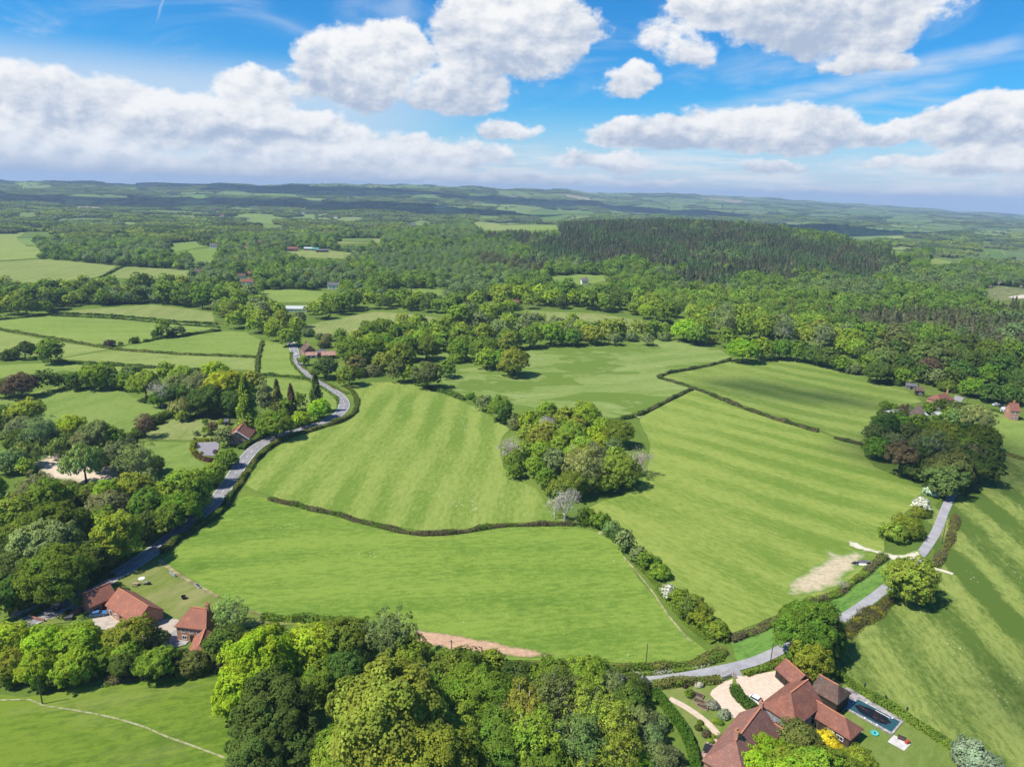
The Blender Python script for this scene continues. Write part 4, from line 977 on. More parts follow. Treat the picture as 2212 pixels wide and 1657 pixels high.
CF1 = [(1029,511),(1110,497),(1240,482),(1340,474),(1480,466),(1600,484),(1700,506),(1800,526),(1900,552),(1972,588),(1917,603),(1887,612),(1706,606),(1606,603),(1556,636),(1506,634),(1472,622),(1440,600),(1385,574),(1250,580),(1162,583),(1110,570),(1170,545),(1100,530)]
CF2 = [(1733,684),(1833,690),(1930,690),(2040,685),(2212,668),(2320,668),(2320,800),(2212,787),(2100,765),(1974,738),(1850,715)]
GW = [(790,560),(900,545),(1060,528),(1100,545),(1110,580),(1180,600),(1150,612),(1000,612),(820,602)]
YG = [(1180,625),(1330,615),(1472,635),(1600,640),(1850,655),(1800,685),(1720,715),(1560,720),(1400,690),(1250,665)]
BR = [(1030,545),(1110,572),(1180,585),(1180,598),(1110,590),(1040,575)]

def nearest_gap(x, y):
    """True where a point stands in, or right at the rim of, an open field"""
    bad = np.zeros(len(x), bool)
    for P in FIELD_XY:
        lo, hi = P.min(0) - 8, P.max(0) + 8
        w = np.where((x > lo[0]) & (x < hi[0]) & (y > lo[1]) & (y < hi[1]) & ~bad)[0]
        if not len(w): continue
        s = np.zeros(len(w), bool)
        for ox, oy in ((0, 0), (3.5, 0), (-3.5, 0), (0, 4.5), (0, -4.5)):
            s |= inpoly(x[w] + ox, y[w] + oy, P)
        bad[w[s]] = True
    return bad

RA = [-45, -9, -3, 8, 20, 29, 45]; RR0 = [1480, 1600, 2500, 2600, 2600, 1650, 1450]
def far_woods():
    rng = np.random.default_rng(21)
    s = 7.9
    X, Y = np.meshgrid(np.arange(-2100, 2100, s), np.arange(420, 2700, s))
    x = (X + rng.uniform(-.45, .45, X.shape) * s).ravel(); y = (Y + rng.uniform(-.45, .45, X.shape) * s).ravel()
    r = np.hypot(x, y); az = np.degrees(np.arctan2(x, y))
    ok = (np.abs(az) < 42) & (r > 480) & (r < np.interp(az, RA, RR0))
    x, y = x[ok], y[ok]
    z = terr(x, y); uv = project(np.column_stack([x, y, z]))
    u, v = uv[:, 0], uv[:, 1]
    top = np.interp(u, [-300, 0, 480, 560, 640, 700, 1000, 1150, 1460, 1700, 1850, 2212, 2600], [668, 662, 655, 650, 655, 650, 655, 645, 672, 704, 738, 782, 800])
    ok = (v < top) & ~nearest_gap(x, y)
    for h in HOUSE_XY: ok &= (x - h[0]) ** 2 + ((y - h[1]) * .8 + 4) ** 2 > h[2] ** 2
    # keep the main road open
    for q in RS[:60:2]: ok &= (x - q[0]) ** 2 + (y - q[1]) ** 2 > 36
    x, y, z, u, v = x[ok], y[ok], z[ok], u[ok], v[ok]
    ok = ~hides_field(np.column_stack([x, y, z]), np.full(len(x), 13.0))
    x, y, z, u, v = x[ok], y[ok], z[ok], u[ok], v[ok]
    n = len(x)
    cf1 = inpoly(u + 26 * (vnoise(x, y, 140, 31) - .5), v + 26 * (vnoise(x, y, 110, 32) - .5), CF1); cf2 = inpoly(u, v, CF2); gw = inpoly(u, v, GW); yg = inpoly(u, v, YG); br = inpoly(u, v, BR)
    n1 = vnoise(x, y, 260, 1); n2 = vnoise(x, y, 90, 2); rnd = rng.random(n)
    # broken country beyond the near woods: openings
    r = np.hypot(x, y)
    pal = np.array([TINT['G'], TINT['E'], TINT['D'], TINT['O'], TINT['S'], TINT['L'], TINT['B'], TINT['P'], TINT['Z']])
    ti = np.where(rnd < .30, 0, np.where(rnd < .52, 1, np.where(rnd < .64, 2, np.where(rnd < .76, 3, np.where(rnd < .92, 4, np.where(rnd < .97, 5, 8))))))
    ti = np.where((n1 > .56) & (rnd < .6), 4, ti); ti = np.where((n1 < .40) & (rnd > .5), 1, ti)
    ti = np.where(yg, np.where(rnd < .16, 5, np.where(rnd < .62, 1, np.where(rnd < .84, 0, 3))), ti)
    ti = np.where(gw, np.where(rnd < .75, 4, 1), ti)
    ti = np.where(br & (n2 > .4), 6, ti)
    tint = pal[ti] * .7 + .3 * pal[np.where(n1 > .5, 1, 0)]; tint = tint * np.array([.78, .86, 1.15]) * rng.uniform(.86, 1.14, (n, 1)) * rng.uniform(.93, 1.07, (n, 3))  # far tints cooled and darkened, putting distance haze into the leaf colour
    W = rng.uniform(7.5, 13.5, n) * np.where(gw, .75, 1.0) * np.where(n2 > .62, 1.18, 1.0)
    pick = rng.integers(0, 3, n); pick = np.where(rnd > .88, 4, pick); pick = np.where(gw & (rnd < .5), 4, pick)
    con = (cf1 & ~((n2 > .86) & (n1 > .55))) | (cf2 & (n2 < .80))
    b = ~con
    P = np.column_stack([x, y, z - .3])
    turn = rng.uniform(0, 6.28, n)
    sz = np.column_stack([W, W, W * rng.uniform(.85, 1.2, n)])
    if REST:
        RP_ = np.array([t['p'] for t in REST]); RW = np.array([[t['W']] * 3 for t in REST]); RT_ = np.array([TINT[t['tint']] for t in REST])
        m_ = len(REST)
        scatter('mixed_woodland', FAR, np.vstack([P[b], RP_]), np.vstack([sz[b], RW]), np.concatenate([turn[b], rng.uniform(0, 6, m_)]), np.concatenate([pick[b], rng.integers(0, 3, m_)]), np.vstack([tint[b], RT_]), 'mixed green broadleaf woodland filling the middle distance')
    else:
        scatter('mixed_woodland', FAR, P[b], sz[b], turn[b], pick[b], tint[b], 'mixed green broadleaf woodland filling the middle distance')
    # conifers stand closer: fill in a second set
    xc, yc = x[con], y[con]
    reps = 3
    xc = np.concatenate([xc + rng.uniform(-4.3, 4.3, len(xc)) for _ in range(reps)]); yc = np.concatenate([yc + rng.uniform(-4.3, 4.3, len(yc)) for _ in range(reps)])
    zc = terr(xc, yc); m_ = len(xc); pine = np.tile(cf2[con], reps); pn = vnoise(xc, yc, 150, 6)
    Wc = np.where(pine, rng.uniform(4.5, 7, m_), rng.uniform(4.2, 6.6, m_)); rr = rng.random(m_)
    tc = np.where(pine[:, None], np.array([.150, .158, .072]), np.where((pn > .58)[:, None], np.array([.125, .190, .072]), np.where((pn > .42)[:, None], np.array([.165, .170, .092]), np.array([.115, .142, .070]))))
    tc = np.where((rr > .95)[:, None], np.array([.12, .17, .04]), tc) * rng.uniform(.75, 1.3, (m_, 1))
    pk = np.where((pine & (rr < .75)) | (~pine & (rr < .42)), 7, rng.integers(5, 7, m_)); pk = np.where(~pine & (rr > .90), 2, pk)
    scatter('conifer_plantation', FAR, np.column_stack([xc, yc, zc - .3]), np.column_stack([Wc, Wc, Wc * rng.uniform(.85, 1.25, m_)]), rng.uniform(0, 6.28, m_), pk, tc, 'dark brownish conifer plantation covering the low hill')

    # --- patchwork country out to the skyline: fields, hedges and woods on an uneven grid
    rings = [1430.0]
    while rings[-1] < 12800: rings.append(rings[-1] + 150 + rings[-1] * .045)
    rings = np.array(rings)
    azs = np.radians(np.arange(-43, 43.1, 2.6))
    RG, AG = np.meshgrid(rings, azs, indexing='ij')
    RG = RG + rng.uniform(-.3, .3, RG.shape) * np.gradient(rings)[:, None]
    AG = AG + rng.uniform(-.36, .36, AG.shape) * np.radians(2.6)
    gx, gy = RG * np.sin(AG), RG * np.cos(AG)
    fV = []; fQ = []; fC = []; wp = []; hp = []
    greens = np.array([(.135,.20,.05), (.16,.215,.06), (.115,.185,.042), (.175,.215,.075), (.30,.265,.15), (.14,.205,.062)])
    for i in range(len(rings) - 1):
        for j in range(len(azs) - 1):
            q = np.array([[gx[a, b], gy[a, b]] for a, b in ((i, j), (i, j + 1), (i + 1, j + 1), (i + 1, j))])
            c = q.mean(0); rc = np.hypot(*c); azd = math.degrees(math.atan2(*c))
            if rc < np.interp(azd, RA, RR0) - 60: continue
            pw = .42 + .55 * (float(vnoise(c[0], c[1], 1500, 9)) - .5) + (.12 if azd < -3 else -.08)
            if rc > .72 * np.interp(math.radians(azd), AZ, RRANGE): pw += .02
            wood = rng.random() < pw
            if not wood and not inpoly(*project(np.array([[*c, float(terr(*c))]]))[0], CF1):
                ins = c + (q - c) * .955
                nn = 5; col = greens[rng.choice(6, p=[.26, .24, .2, .18, .03, .09])] * rng.uniform(.85, 1.15)
                s_, t_ = np.meshgrid(np.linspace(0, 1, nn), np.linspace(0, 1, nn))
                s_, t_ = s_.ravel()[:, None], t_.ravel()[:, None]
                p = ins[0] * (1 - s_) * (1 - t_) + ins[1] * s_ * (1 - t_) + ins[2] * s_ * t_ + ins[3] * (1 - s_) * t_
                b0 = len(fV); fV += [(a, bb, float(terr(a, bb)) + .4 + rc * .00045) for a, bb in p]; fC += [(*col, 1.0)] * len(p)
                for a in range(nn - 1):
                    for bq in range(nn - 1):
                        k0 = b0 + a * nn + bq; fQ.append((k0, k0 + 1, k0 + nn + 1, k0 + nn))
                for a in range(rng.integers(0, 4)):
                    w_ = rng.uniform(.1, .9, 2); pp = q[0] * (1 - w_[0]) * (1 - w_[1]) + q[1] * w_[0] * (1 - w_[1]) + q[2] * w_[0] * w_[1] + q[3] * (1 - w_[0]) * w_[1]
                    hp.append((*pp, rng.uniform(0, 3), rng.uniform(.7, 1.1), 4))
            else:
                sp = 34 + rc * .0045
                lo, hi = q.min(0), q.max(0)
                for a in np.arange(lo[0], hi[0], sp):
                    for bq in np.arange(lo[1], hi[1], sp):
                        if inpoly(a + sp / 2, bq + sp / 2, q): wp.append((a + sp / 2 + rng.normal(0, 4), bq + sp / 2 + rng.normal(0, 4), rng.uniform(0, 6.28), sp / 44 * rng.uniform(.9, 1.25), rng.integers(0, 2)))
            for a, bq in ((0, 1), (1, 2)):                          # hedges with trees along two sides of every cell
                L = np.linalg.norm(q[bq] - q[a]); t_ = 0.0
                an = math.atan2(*(q[bq] - q[a])[::-1])
                while t_ < L - 30:
                    pp = q[a] + (q[bq] - q[a]) * ((t_ + 25) / L)
                    if rng.random() < .80: hp.append((*pp, an, rng.uniform(.55, 1.0), 2 + (rng.random() > .6)))
                    t_ += 48
    me = mesh_np('farmland', np.array(fV), quads=np.array(fQ)); smooth(me)
    a = me.color_attributes.new('sward', 'FLOAT_COLOR', 'POINT'); a.data.foreach_set('color', np.array(fC, np.float32).ravel())
    m, k, out = new_mat('farmland')
    at = k.node('ShaderNodeAttribute', attribute_name='sward')
    co = k.coord()
    col = k.mix(k.ramp(k.noise(co, .012, 4, .6), .3, .7), k.mix(1.0, at.outputs[0], (.78, .8, .75), 'MULTIPLY'), at.outputs[0])
    finish(k, out, col, diffuse=True)
    tag(link('farmland', me, m), label='patchwork of distant pasture fields', kind='structure')
    for name, L, lab, zb in (('distant_woods', wp, 'distant woods between the far pastures up to the skyline', -1.0), ('distant_hedgerows', hp, 'tree grown hedgerows between the distant pastures', -.6)):
        L = np.array(L); L = L[~nearest_gap(L[:, 0], L[:, 1])]
        for h in HOUSE_XY: L = L[(L[:, 0] - h[0]) ** 2 + (L[:, 1] - h[1] + 12) ** 2 > (h[2] + 10) ** 2]
        L = L[~hides_field(np.column_stack([L[:, 0], L[:, 1], terr(L[:, 0], L[:, 1])]), np.full(len(L), 9.0))]
        n = len(L)
        t3 = pal[rng.choice([0, 1, 2, 3, 4, 2], n)] * rng.uniform(.7, 1.1, (n, 1))
        s3 = np.column_stack([L[:, 3]] * 3) * (1.0 if name == 'distant_woods' else 1.0)
        if name == 'distant_woods': s3[:, 2] = rng.uniform(.85, 1.15, n)
        scatter(name, CANOPY, np.column_stack([L[:, 0], L[:, 1], terr(L[:, 0], L[:, 1]) + zb]), s3, L[:, 2], L[:, 4].astype(int), t3, lab)
    print('far woods', b.sum(), m_, len(wp), len(hp))

# ------------------------------------------------------------------ hedges
m, k, out = new_mat('hedge_leaf')
a1 = k.node('ShaderNodeAttribute', attribute_type='INSTANCER', attribute_name='tint'); a2 = k.node('ShaderNodeAttribute', attribute_type='INSTANCER', attribute_name='tint2')
geo = k.node('ShaderNodeNewGeometry'); c = k.coord()
f = k.ramp(k.noise(c, .22, 3, .6), .44, .60)
col = k.mix(f, a1.outputs['Color'], a2.outputs['Color'])
hv = k.node('ShaderNodeHueSaturation'); k.l.new(col, hv.inputs['Color'])
k.put(hv.inputs['Value'], k.math('MULTIPLY_ADD', geo.outputs['Random Per Island'], .8, .6))
d = k.node('ShaderNodeBsdfDiffuse'); k.l.new(hv.outputs[0], d.inputs[0])
k.l.new(k.vmath('NORMALIZE', k.vmath('ADD', k.vmath('SCALE', geo.outputs['Normal'], scale=.6), (0, 0, .5))), d.inputs['Normal'])
tr = k.node('ShaderNodeBsdfTranslucent'); k.l.new(hv.outputs[0], tr.inputs[0])
mx = k.node('ShaderNodeMixShader'); mx.inputs[0].default_value = .22
k.l.new(d.outputs[0], mx.inputs[1]); k.l.new(tr.outputs[0], mx.inputs[2]); k.l.new(mx.outputs[0], out.inputs[0])
M['hedge_leaf'] = m
def hedge(label, px, w, h, tint, tint2=None, trim=0.0, xy=None, leaf=None, name='hedge'):
    rng = np.random.default_rng(len(label) * 7 + int(px[0][0] if px else 1) + 5000)
    w, h = w * .74, h * .78
    P = (gpts(px, h * .55) if xy is None else np.asarray(xy, float))[:, :2]
    S = spline(P, 1.5) if len(P) > 2 else resample(P, 1.5)
    T = np.gradient(S, axis=0); T = T / (np.linalg.norm(T, axis=1)[:, None] + 1e-9)
    N = np.stack([-T[:, 1], T[:, 0]], -1)
    L = np.concatenate([[0], np.cumsum(np.linalg.norm(np.diff(S, axis=0), axis=1))])
    dm = min(depth(np.array([*p, 0.0])) for p in S)
    lf = leaf or float(np.clip(dm / 1500 * 2.0 * 1.15, .32, 2.0))
    amp = .50 * (1 - trim)
    ph = rng.uniform(0, 6.28, 6)
    def hm(s): return 1 + amp * (.5 * np.sin(s / 3.1 + ph[0]) + .35 * np.sin(s / 7.7 + ph[1]) + .4 * np.sin(s / 1.7 + ph[2]))
    def wm(s): return 1 + amp * (.5 * np.sin(s / 2.7 + ph[3]) + .4 * np.sin(s / 5.9 + ph[4]))
    area = L[-1] * (2 * h + w)
    n = int(np.clip(area / (lf * lf) * 2.3, 150, 26000))
    s = rng.uniform(0, L[-1], n); a = rng.uniform(-1, 1, n)
    # cross section: a rounded box, a = -1 .. 1 goes up one side, over the top, down the other
    per = 2 * h + w; t = (a + 1) / 2 * per
    cx = np.where(t < h, -w / 2, np.where(t > h + w, w / 2, t - h - w / 2)); cz = np.where(t < h, t, np.where(t > h + w, per - t, h))
    nx = np.where(t < h, -1., np.where(t > h + w, 1., 0.)); nz = np.where((t >= h) & (t <= h + w), 1., .25)
    rd = (np.abs(cx) / (w / 2)) ** 4 * (cz / h) ** 4
    cx = cx * (1 - .22 * rd); cz = cz * (1 - .15 * rd)
    px_, py_ = np.interp(s, L, S[:, 0]), np.interp(s, L, S[:, 1]); n0, n1 = np.interp(s, L, N[:, 0]), np.interp(s, L, N[:, 1])
    cx = cx * wm(s) + rng.normal(0, .10 * (1 - .7 * trim), n) * w; cz = np.maximum(cz * hm(s) + rng.normal(0, .08 * (1 - .7 * trim), n) * h, .02)
    X, Y = px_ + n0 * cx, py_ + n1 * cx
    C = np.column_stack([X, Y, terr(X, Y) + cz])
    Nn = unit(np.column_stack([n0 * nx, n1 * nx, nz]) + (.75 - .35 * trim) * rng.normal(size=(n, 3)))
    V = leaf_quads(C, Nn, lf, rng)
    # solid heart so that light does not shine through
    k_ = np.arange(0, len(S), 1)
    core = []
    for off, zz in ((-.38, 0.), (-.34, .72), (.34, .72), (.38, 0.)):
        q = S + N * (off * w * wm(L))[:, None]; core.append(np.column_stack([q, terr(q[:, 0], q[:, 1]) + zz * h * hm(L)]))
    cv = np.vstack(core); m_ = len(S); i = np.arange(m_ - 1)
    cq = np.vstack([np.stack([i + r_ * m_, i + 1 + r_ * m_, i + 1 + (r_ + 1) * m_, i + (r_ + 1) * m_], -1) for r_ in range(3)])
    me = mesh_np(name, np.vstack([V, cv]), quads=np.vstack([np.arange(len(V)).reshape(-1, 4), cq + len(V)]))
    me.materials.append(M['hedge_leaf'])
    o = link(name, me); tag(o, label, 'hedge', 'hedges between the fields and round the gardens')
    o['tint'] = [*tint, 1.0]; o['tint2'] = [*(tint2 or tint), 1.0]
    return o
hg, hd, hb, hy, ho = (.105, .170, .024), (.066, .108, .024), (.135, .122, .055), (.30, .32, .02), (.165, .170, .042)
hl = (.160, .240, .030)
HEDGES = [
 ('brown flecked low hedge between the two front pastures', [(580,1075),(640,1090),(736,1113),(800,1130),(893,1151),(936,1152),(1000,1147),(1069,1135),(1150,1132),(1240,1131)], 2.2, 1.7, hb, hg),
 ('long hedge along the pasture side of the main road', [(350,1190),(400,1150),(466,1112),(499,1069),(533,1019),(566,978),(616,945),(666,930),(732,909),(762,893),(771,872),(765,850),(747,832)], 2.6, 2.1, hg, ho),
 ('thick green hedge between the bungalow and the road', [(519,966),(543,952),(571,939),(600,929),(640,918),(690,905)], 3.2, 2.8, hg, hl),
 ('upper arm of the angled hedge beside the rushy pasture', [(1422,813),(1445,804),(1472,800),(1530,789),(1578,777)], 2.6, 1.9, hd, hb),
 ('short hedge at the elbow of the rushy pasture', [(1422,815),(1447,821),(1472,829),(1499,837)], 2.6, 1.9, hd, hb),
 ('long dark hedge between the two right hand striped pastures', [(1499,837),(1539,853),(1606,880),(1656,897),(1706,913),(1767,931)], 3.2, 2.0, hd, hb),
 ('short dark hedge running up to the shaded copse', [(1803,944),(1830,951),(1862,959)], 2.8, 1.8, hd, hb),
 ('dark hedge falling from the elbow to the chalk gateway', [(1497,839),(1472,850),(1420,876),(1377,897)], 2.6, 1.8, hd, hb),
 ('short hedge between the chalk gateway and the central copse', [(1370,898),(1345,903),(1312,910)], 2.6, 1.8, hd, hg),
 ('dark green hedge above the inner striped pasture', [(899,829),(935,838),(969,848),(1003,861)], 3.5, 2.6, hg, hd),
 ('hedge on the field side of the lane by the telegraph poles', [(930,1420),(1020,1428),(1104,1434),(1243,1439),(1354,1443),(1410,1440),(1493,1431),(1545,1415),(1562,1400)], 3.0, 1.8, hg, ho),
 ('rust and green hedge climbing beside the lane verge', [(1577,1380),(1630,1360),(1687,1333),(1731,1312),(1784,1290),(1809,1280),(1843,1256),(1870,1236),(1911,1200)], 2.6, 1.7, hb, hl),
 ('broad olive and yellow hedge between lane and striped pasture', [(1819,1371),(1861,1338),(1896,1315),(1925,1291)], 5.0, 1.5, (.085,.085,.03), (.20,.19,.02)),
 ('straggling hedge beside the lane below the shaded copse', [(2020,1222),(2034,1197),(2050,1172),(2057,1147),(2066,1114)], 3.0, 1.5, ho, hb),
 ('tall clipped hedge between the pool and the striped pasture', [(1801,1447),(1851,1483),(1907,1516),(1945,1538),(1990,1566),(2073,1618),(2171,1668),(2230,1700)], 2.6, 2.2, hl, hg, .6),
 ('neat green hedge between manor garden and lane', [(1410,1478),(1466,1472),(1520,1469),(1554,1465)], 2.6, 2.2, hl, ho, .5),
 ('yellow green hedge between the forecourt and the lane', [(1611,1454),(1633,1447),(1659,1438),(1688,1426)], 2.2, 1.9, (.16,.20,.02), hl, .3),
 ('clipped dark yew hedge curving across the gravel forecourt', [(1588,1482),(1594,1499),(1613,1516),(1629,1530)], 3.4, 2.4, (.055,.105,.016), (.07,.115,.016), .95),
 ('long smooth clipped hedge down the edge of the garden', [(1416,1491),(1446,1530),(1474,1566),(1493,1608),(1503,1650),(1512,1700)], 2.8, 2.6, (.058,.125,.014), (.075,.14,.016), .9),
 ('bushy hedge between the farmhouse lawn and the pasture', [(566,1331),(640,1336),(700,1339),(783,1342)], 2.6, 2.0, hg, hl),
 ('low bramble bank beside the bushy hedgerow', [(1332,1155),(1385,1222),(1430,1278),(1475,1330),(1540,1388)], 3.0, .8, hl, (.12,.18,.02)),
 ('long thin hedge across the upper pastures', [(-60,700),(0,711),(143,735),(240,752),(300,758),(400,765),(552,771)], 2.6, 1.7, ho, hg),
 ('green hedge above the old tree hedge', [(93,779),(233,787),(340,793),(433,801),(475,804)], 3.0, 2.2, hg, hd),
 ('straight hedge dividing the upper pastures from the roadside field', [(555,806),(558,772),(567,736)], 2.6, 2.0, hg, hb),
 ('short hedge across the roadside field', [(563,809),(600,811),(640,814),(669,818)], 2.2, 1.8, hg, hd),
 ('northern hedge of the farm track on the far pastures', [(110,675),(250,682),(380,694),(470,700)], 2.2, 1.8, hd, hg),
 ('southern hedge of the farm track on the far pastures', [(110,681),(250,688),(380,700),(474,707)], 2.2, 1.8, hd, hg),
 ('dark hedge at the edge of the far pasture', [(-60,694),(0,690),(60,684),(108,678)], 2.4, 2.0, hd, hg),
 ('tall dark hedge above the bungalow lawn', [(273,949),(300,927),(333,905),(366,893)], 5.0, 3.6, hd, hg),
 ('hedge running up the slope between two far pastures', [(216,600),(240,588),(264,577)], 3.0, 2.2, hd, hd),
 ('overgrown hedge with two trees in the upper pastures', [(312,737),(340,730),(370,727),(400,724),(440,717),(478,713)], 3.5, 2.4, hd, hg),
 ('low hedge across the pasture right of the shaded copse', [(2144,970),(2180,981),(2212,990),(2260,1003)], 2.6, 1.2, ho, hg),
 ('low hedge in front of the brick cottages', [(1985,850),(2040,868),(2085,874),(2130,882),(2212,906),(2280,925)], 2.2, 1.6, hd, hg),
 ('weedy verge bank above the bend of the main road', [(650,789),(683,813),(722,837),(752,850)], 2.6, .7, hl, ho),
 ('weedy verge bank on the outer side of the bend', [(629,762),(632,785),(661,816),(694,836),(726,858),(730,872)], 2.2, .8, hl, hg),
 ('yellow clipped hedge on the far side of the turning area', r5([(305,655),(400,655),(478,655)]), 2.2, 1.9, (.26,.27,.02), (.22,.25,.02), .9),
 ('yellow and brown clipped hedge nearest the brick bungalow', r5([(515,650),(600,650),(690,645)]), 2.2, 1.9, (.20,.22,.02), (.10,.06,.025), .9),
 ('yellow clipped hedge in lumps along the lawn side', r5([(262,685),(232,740),(232,800),(262,860)]), 2.4, 1.8, (.20,.22,.02), (.16,.20,.02), .6),
 ('yellow and purple clipped hedge curving toward the road', r5([(275,870),(330,910),(400,945),(500,965),(585,970)]), 2.4, 1.8, (.17,.20,.02), (.09,.04,.03), .6),
 ('low green hedge in front of the farm barns', r3([(400,590),(520,500),(640,430),(760,380),(900,310)]), 1.8, 1.4, hg, hl, .4),
 ('dark hedge between the road and the farm barns', r3([(1000,260),(1120,210),(1260,150),(1420,80)]), 2.0, 1.4, hd, hg),
 ('hedge round the cottage garden below the thatched roof', r6([(360,520),(480,590),(620,630),(760,690)]), 2.2, 1.8, hd, hg),
 ('rough bramble hedge below the thicket above the meadow', [(225,1470),(300,1462),(400,1448),(470,1442),(555,1436)], 3.0, 1.6, hb, hg),
 ('thick hedge hiding the far end of the lane', [(930,1446),(1010,1452),(1100,1456),(1180,1458)], 2.6, 1.6, hg, hl),
 ('cow parsley bank along the lane', [(1150,1450),(1280,1452),(1400,1452),(1480,1442),(1560,1424)], 2.0, .6, hl, (.34,.36,.24)),
]
for hdef in HEDGES: hedge(*hdef[:6], trim=hdef[6] if len(hdef) > 6 else 0.0)
# ------------------------------------------------------------------ buildings
HOUSE_XY = []
def roof_shell(mb, L, W, he, hr, ov=.35, hipa=0.0, hipb=0.0, th=.22):
    """ridge along x from -L/2 to L/2; hipa / hipb: how far the ridge end sits inside the eaves (0 = gable)"""
    k = (hr - he) / (W / 2); ez = he - k * ov
    xa, xb = -L / 2 - ov, L / 2 + ov
    ra, rb = xa + (hipa + ov if hipa else 0), xb - (hipb + ov if hipb else 0)
    y = W / 2 + ov
    top = [(xa, -y, ez), (xb, -y, ez), (xb, y, ez), (xa, y, ez), (ra, 0, hr), (rb, 0, hr)]
    F = [(0, 1, 5, 4), (2, 3, 4, 5)]
    F.append((3, 0, 4)); F.append((1, 2, 5))
    up = [(a, b, c + th) for a, b, c in top]
    b0 = len(mb.v)
    mb.v += [tuple(map(float, q)) for q in up + top]
    fs = [f for i, f in enumerate(F) if i < 2 or (i == 2 and hipa) or (i == 3 and hipb)]
    mb.f += [tuple(b0 + i for i in f) for f in fs] + [tuple(b0 + 6 + i for i in f[::-1]) for f in fs]
    rim = [0, 1] + ([5] if not hipb else []) + [2, 3] + ([4] if not hipa else [])
    for a, b in zip(rim, rim[1:] + rim[:1]): mb.f.append((b0 + a, b0 + 6 + a, b0 + 6 + b, b0 + b))
    return mb
def ridge_caps(L, hr, ov, hipa, hipb):
    mb = MB(); a = -L / 2 + (hipa or -ov); b = L / 2 - (hipb or -ov)
    mb.box(((a + b) / 2, 0, hr + .23), (b - a, .34, .16)); return mb
def wall_shell(mb, L, W, he, hr, hipa, hipb):
    x, y = L / 2, W / 2
    mb.add([(-x, -y, -.4), (x, -y, -.4), (x, y, -.4), (-x, y, -.4), (-x, -y, he), (x, -y, he), (x, y, he), (-x, y, he)],
           [(0, 1, 5, 4), (1, 2, 6, 5), (2, 3, 7, 6), (3, 0, 4, 7)])
    if not hipa: mb.add([(-x, -y, he), (-x, y, he), (-x, 0, hr - .02)], [(1, 0, 2)])
    if not hipb: mb.add([(x, -y, he), (x, y, he), (x, 0, hr - .02)], [(0, 1, 2)])
    return mb
def opening(root, side, t, z, w, h, L, W, kind='window', mats=None):
    """a window or a door on one wall: frame proud of the wall, pane or leaf inside it"""
    fm, pm = mats or (M['white_paint'], M['glass'])
    ax = {'-y': (1, 0, 0, -W / 2), '+y': (1, 0, 0, W / 2), '-x': (0, 1, -L / 2, 0), '+x': (0, 1, L / 2, 0)}[side]
    sgn = -1 if side[0] == '-' else 1
    along_x = ax[0] == 1
    def P(a, zz, d): return (a, ax[3] + sgn * d, zz) if along_x else (ax[2] + sgn * d, a, zz)
    def box(mb, a, zz, sa, sz, d0, dd):
        c = P(a, zz, d0); mb.box(c, (sa, dd, sz) if along_x else (dd, sa, sz))
    f = MB(); b = .09
    box(f, t - w / 2 + b / 2, z, b, h, .03, .12); box(f, t + w / 2 - b / 2, z, b, h, .03, .12)
    box(f, t, z + h / 2 - b / 2, w - 2 * b, b, .03, .118); box(f, t, z - h / 2 + b / 2, w - 2 * b, b, .03, .118)
    if kind == 'window': box(f, t, z, .05, h - 2 * b, .03, .10)
    fo = f.build(kind if kind == 'window' else 'door', fm, root)
    p = MB(); box(p, t, z, w - 2 * b - .01, h - 2 * b - .01, .01, .05)
    p.build('pane' if kind == 'window' else 'door_leaf', pm, fo)
    return fo
def chimney(roof, x, y, z0, z1, mat, s=.8, pots=2):
    mb = MB(); mb.box((x, y, (z0 + z1) / 2), (s, s, z1 - z0)); mb.box((x, y, z1 + .08), (s + .16, s + .16, .16))
    c = mb.build('chimney', mat, roof)
    for i in range(pots):
        p = MB(); p.lathe([(.13, 0), (.12, .35), (.15, .38), (.15, .45)], 8, (x + (i - (pots - 1) / 2) * .34, y, z1 + .16)); p.build('chimney_pot', M['terracotta'], roof)
    return c
def house(name, label, cat, A, B, W, he, hr, wall, roof, hipa=0., hipb=0., ov=.35, opens=(), chims=(), ext=(0., 0.), group=None, base=None, pots=2):
    """A, B: the ends of the ridge on the photograph"""
    a, b = ground(*A, h=hr), ground(*B, h=hr)
    d = b[:2] - a[:2]; L0 = np.linalg.norm(d); rz = math.atan2(d[1], d[0]); d = d / L0
    a2 = a[:2] - d * ((hipa or 0) + ext[0]); b2 = b[:2] + d * ((hipb or 0) + ext[1])
    L = np.linalg.norm(b2 - a2); c = (a2 + b2) / 2
    root = empty(name, (c[0], c[1], float(terr(*c))), rz); tag(root, label, cat, group)
    HOUSE_XY.append((c[0], c[1], max(L, W) * .62 + 5))
    wall_shell(MB(), L, W, he, hr, hipa, hipb).build('wall', M[wall], root)
    r = roof_shell(MB(), L, W, he, hr, ov, hipa, hipb).build('roof', M[roof], root)
    ridge_caps(L, hr, ov, hipa, hipb).build('ridge_tiles', M['terracotta'] if 'tile' in roof else M[roof], r)
    for o in opens:
        opening(root, o[0], o[1] * (L if o[0][1] == 'y' else W) / 2, o[2], o[3], o[4], L, W, o[5] if len(o) > 5 else 'window', o[6] if len(o) > 6 else None)
    for x, y, top in chims: chimney(r, x * L / 2, y * W / 2, hr - abs(y) * (hr - he) - .6, hr + top, M[wall if 'brick' in wall else 'brick'], pots=pots)
    return root, L
DW = (M['brown_boards'], M['black_boards']); DK = (M['wood'], M['dark']); WW = (M['white_paint'], M['glass'])
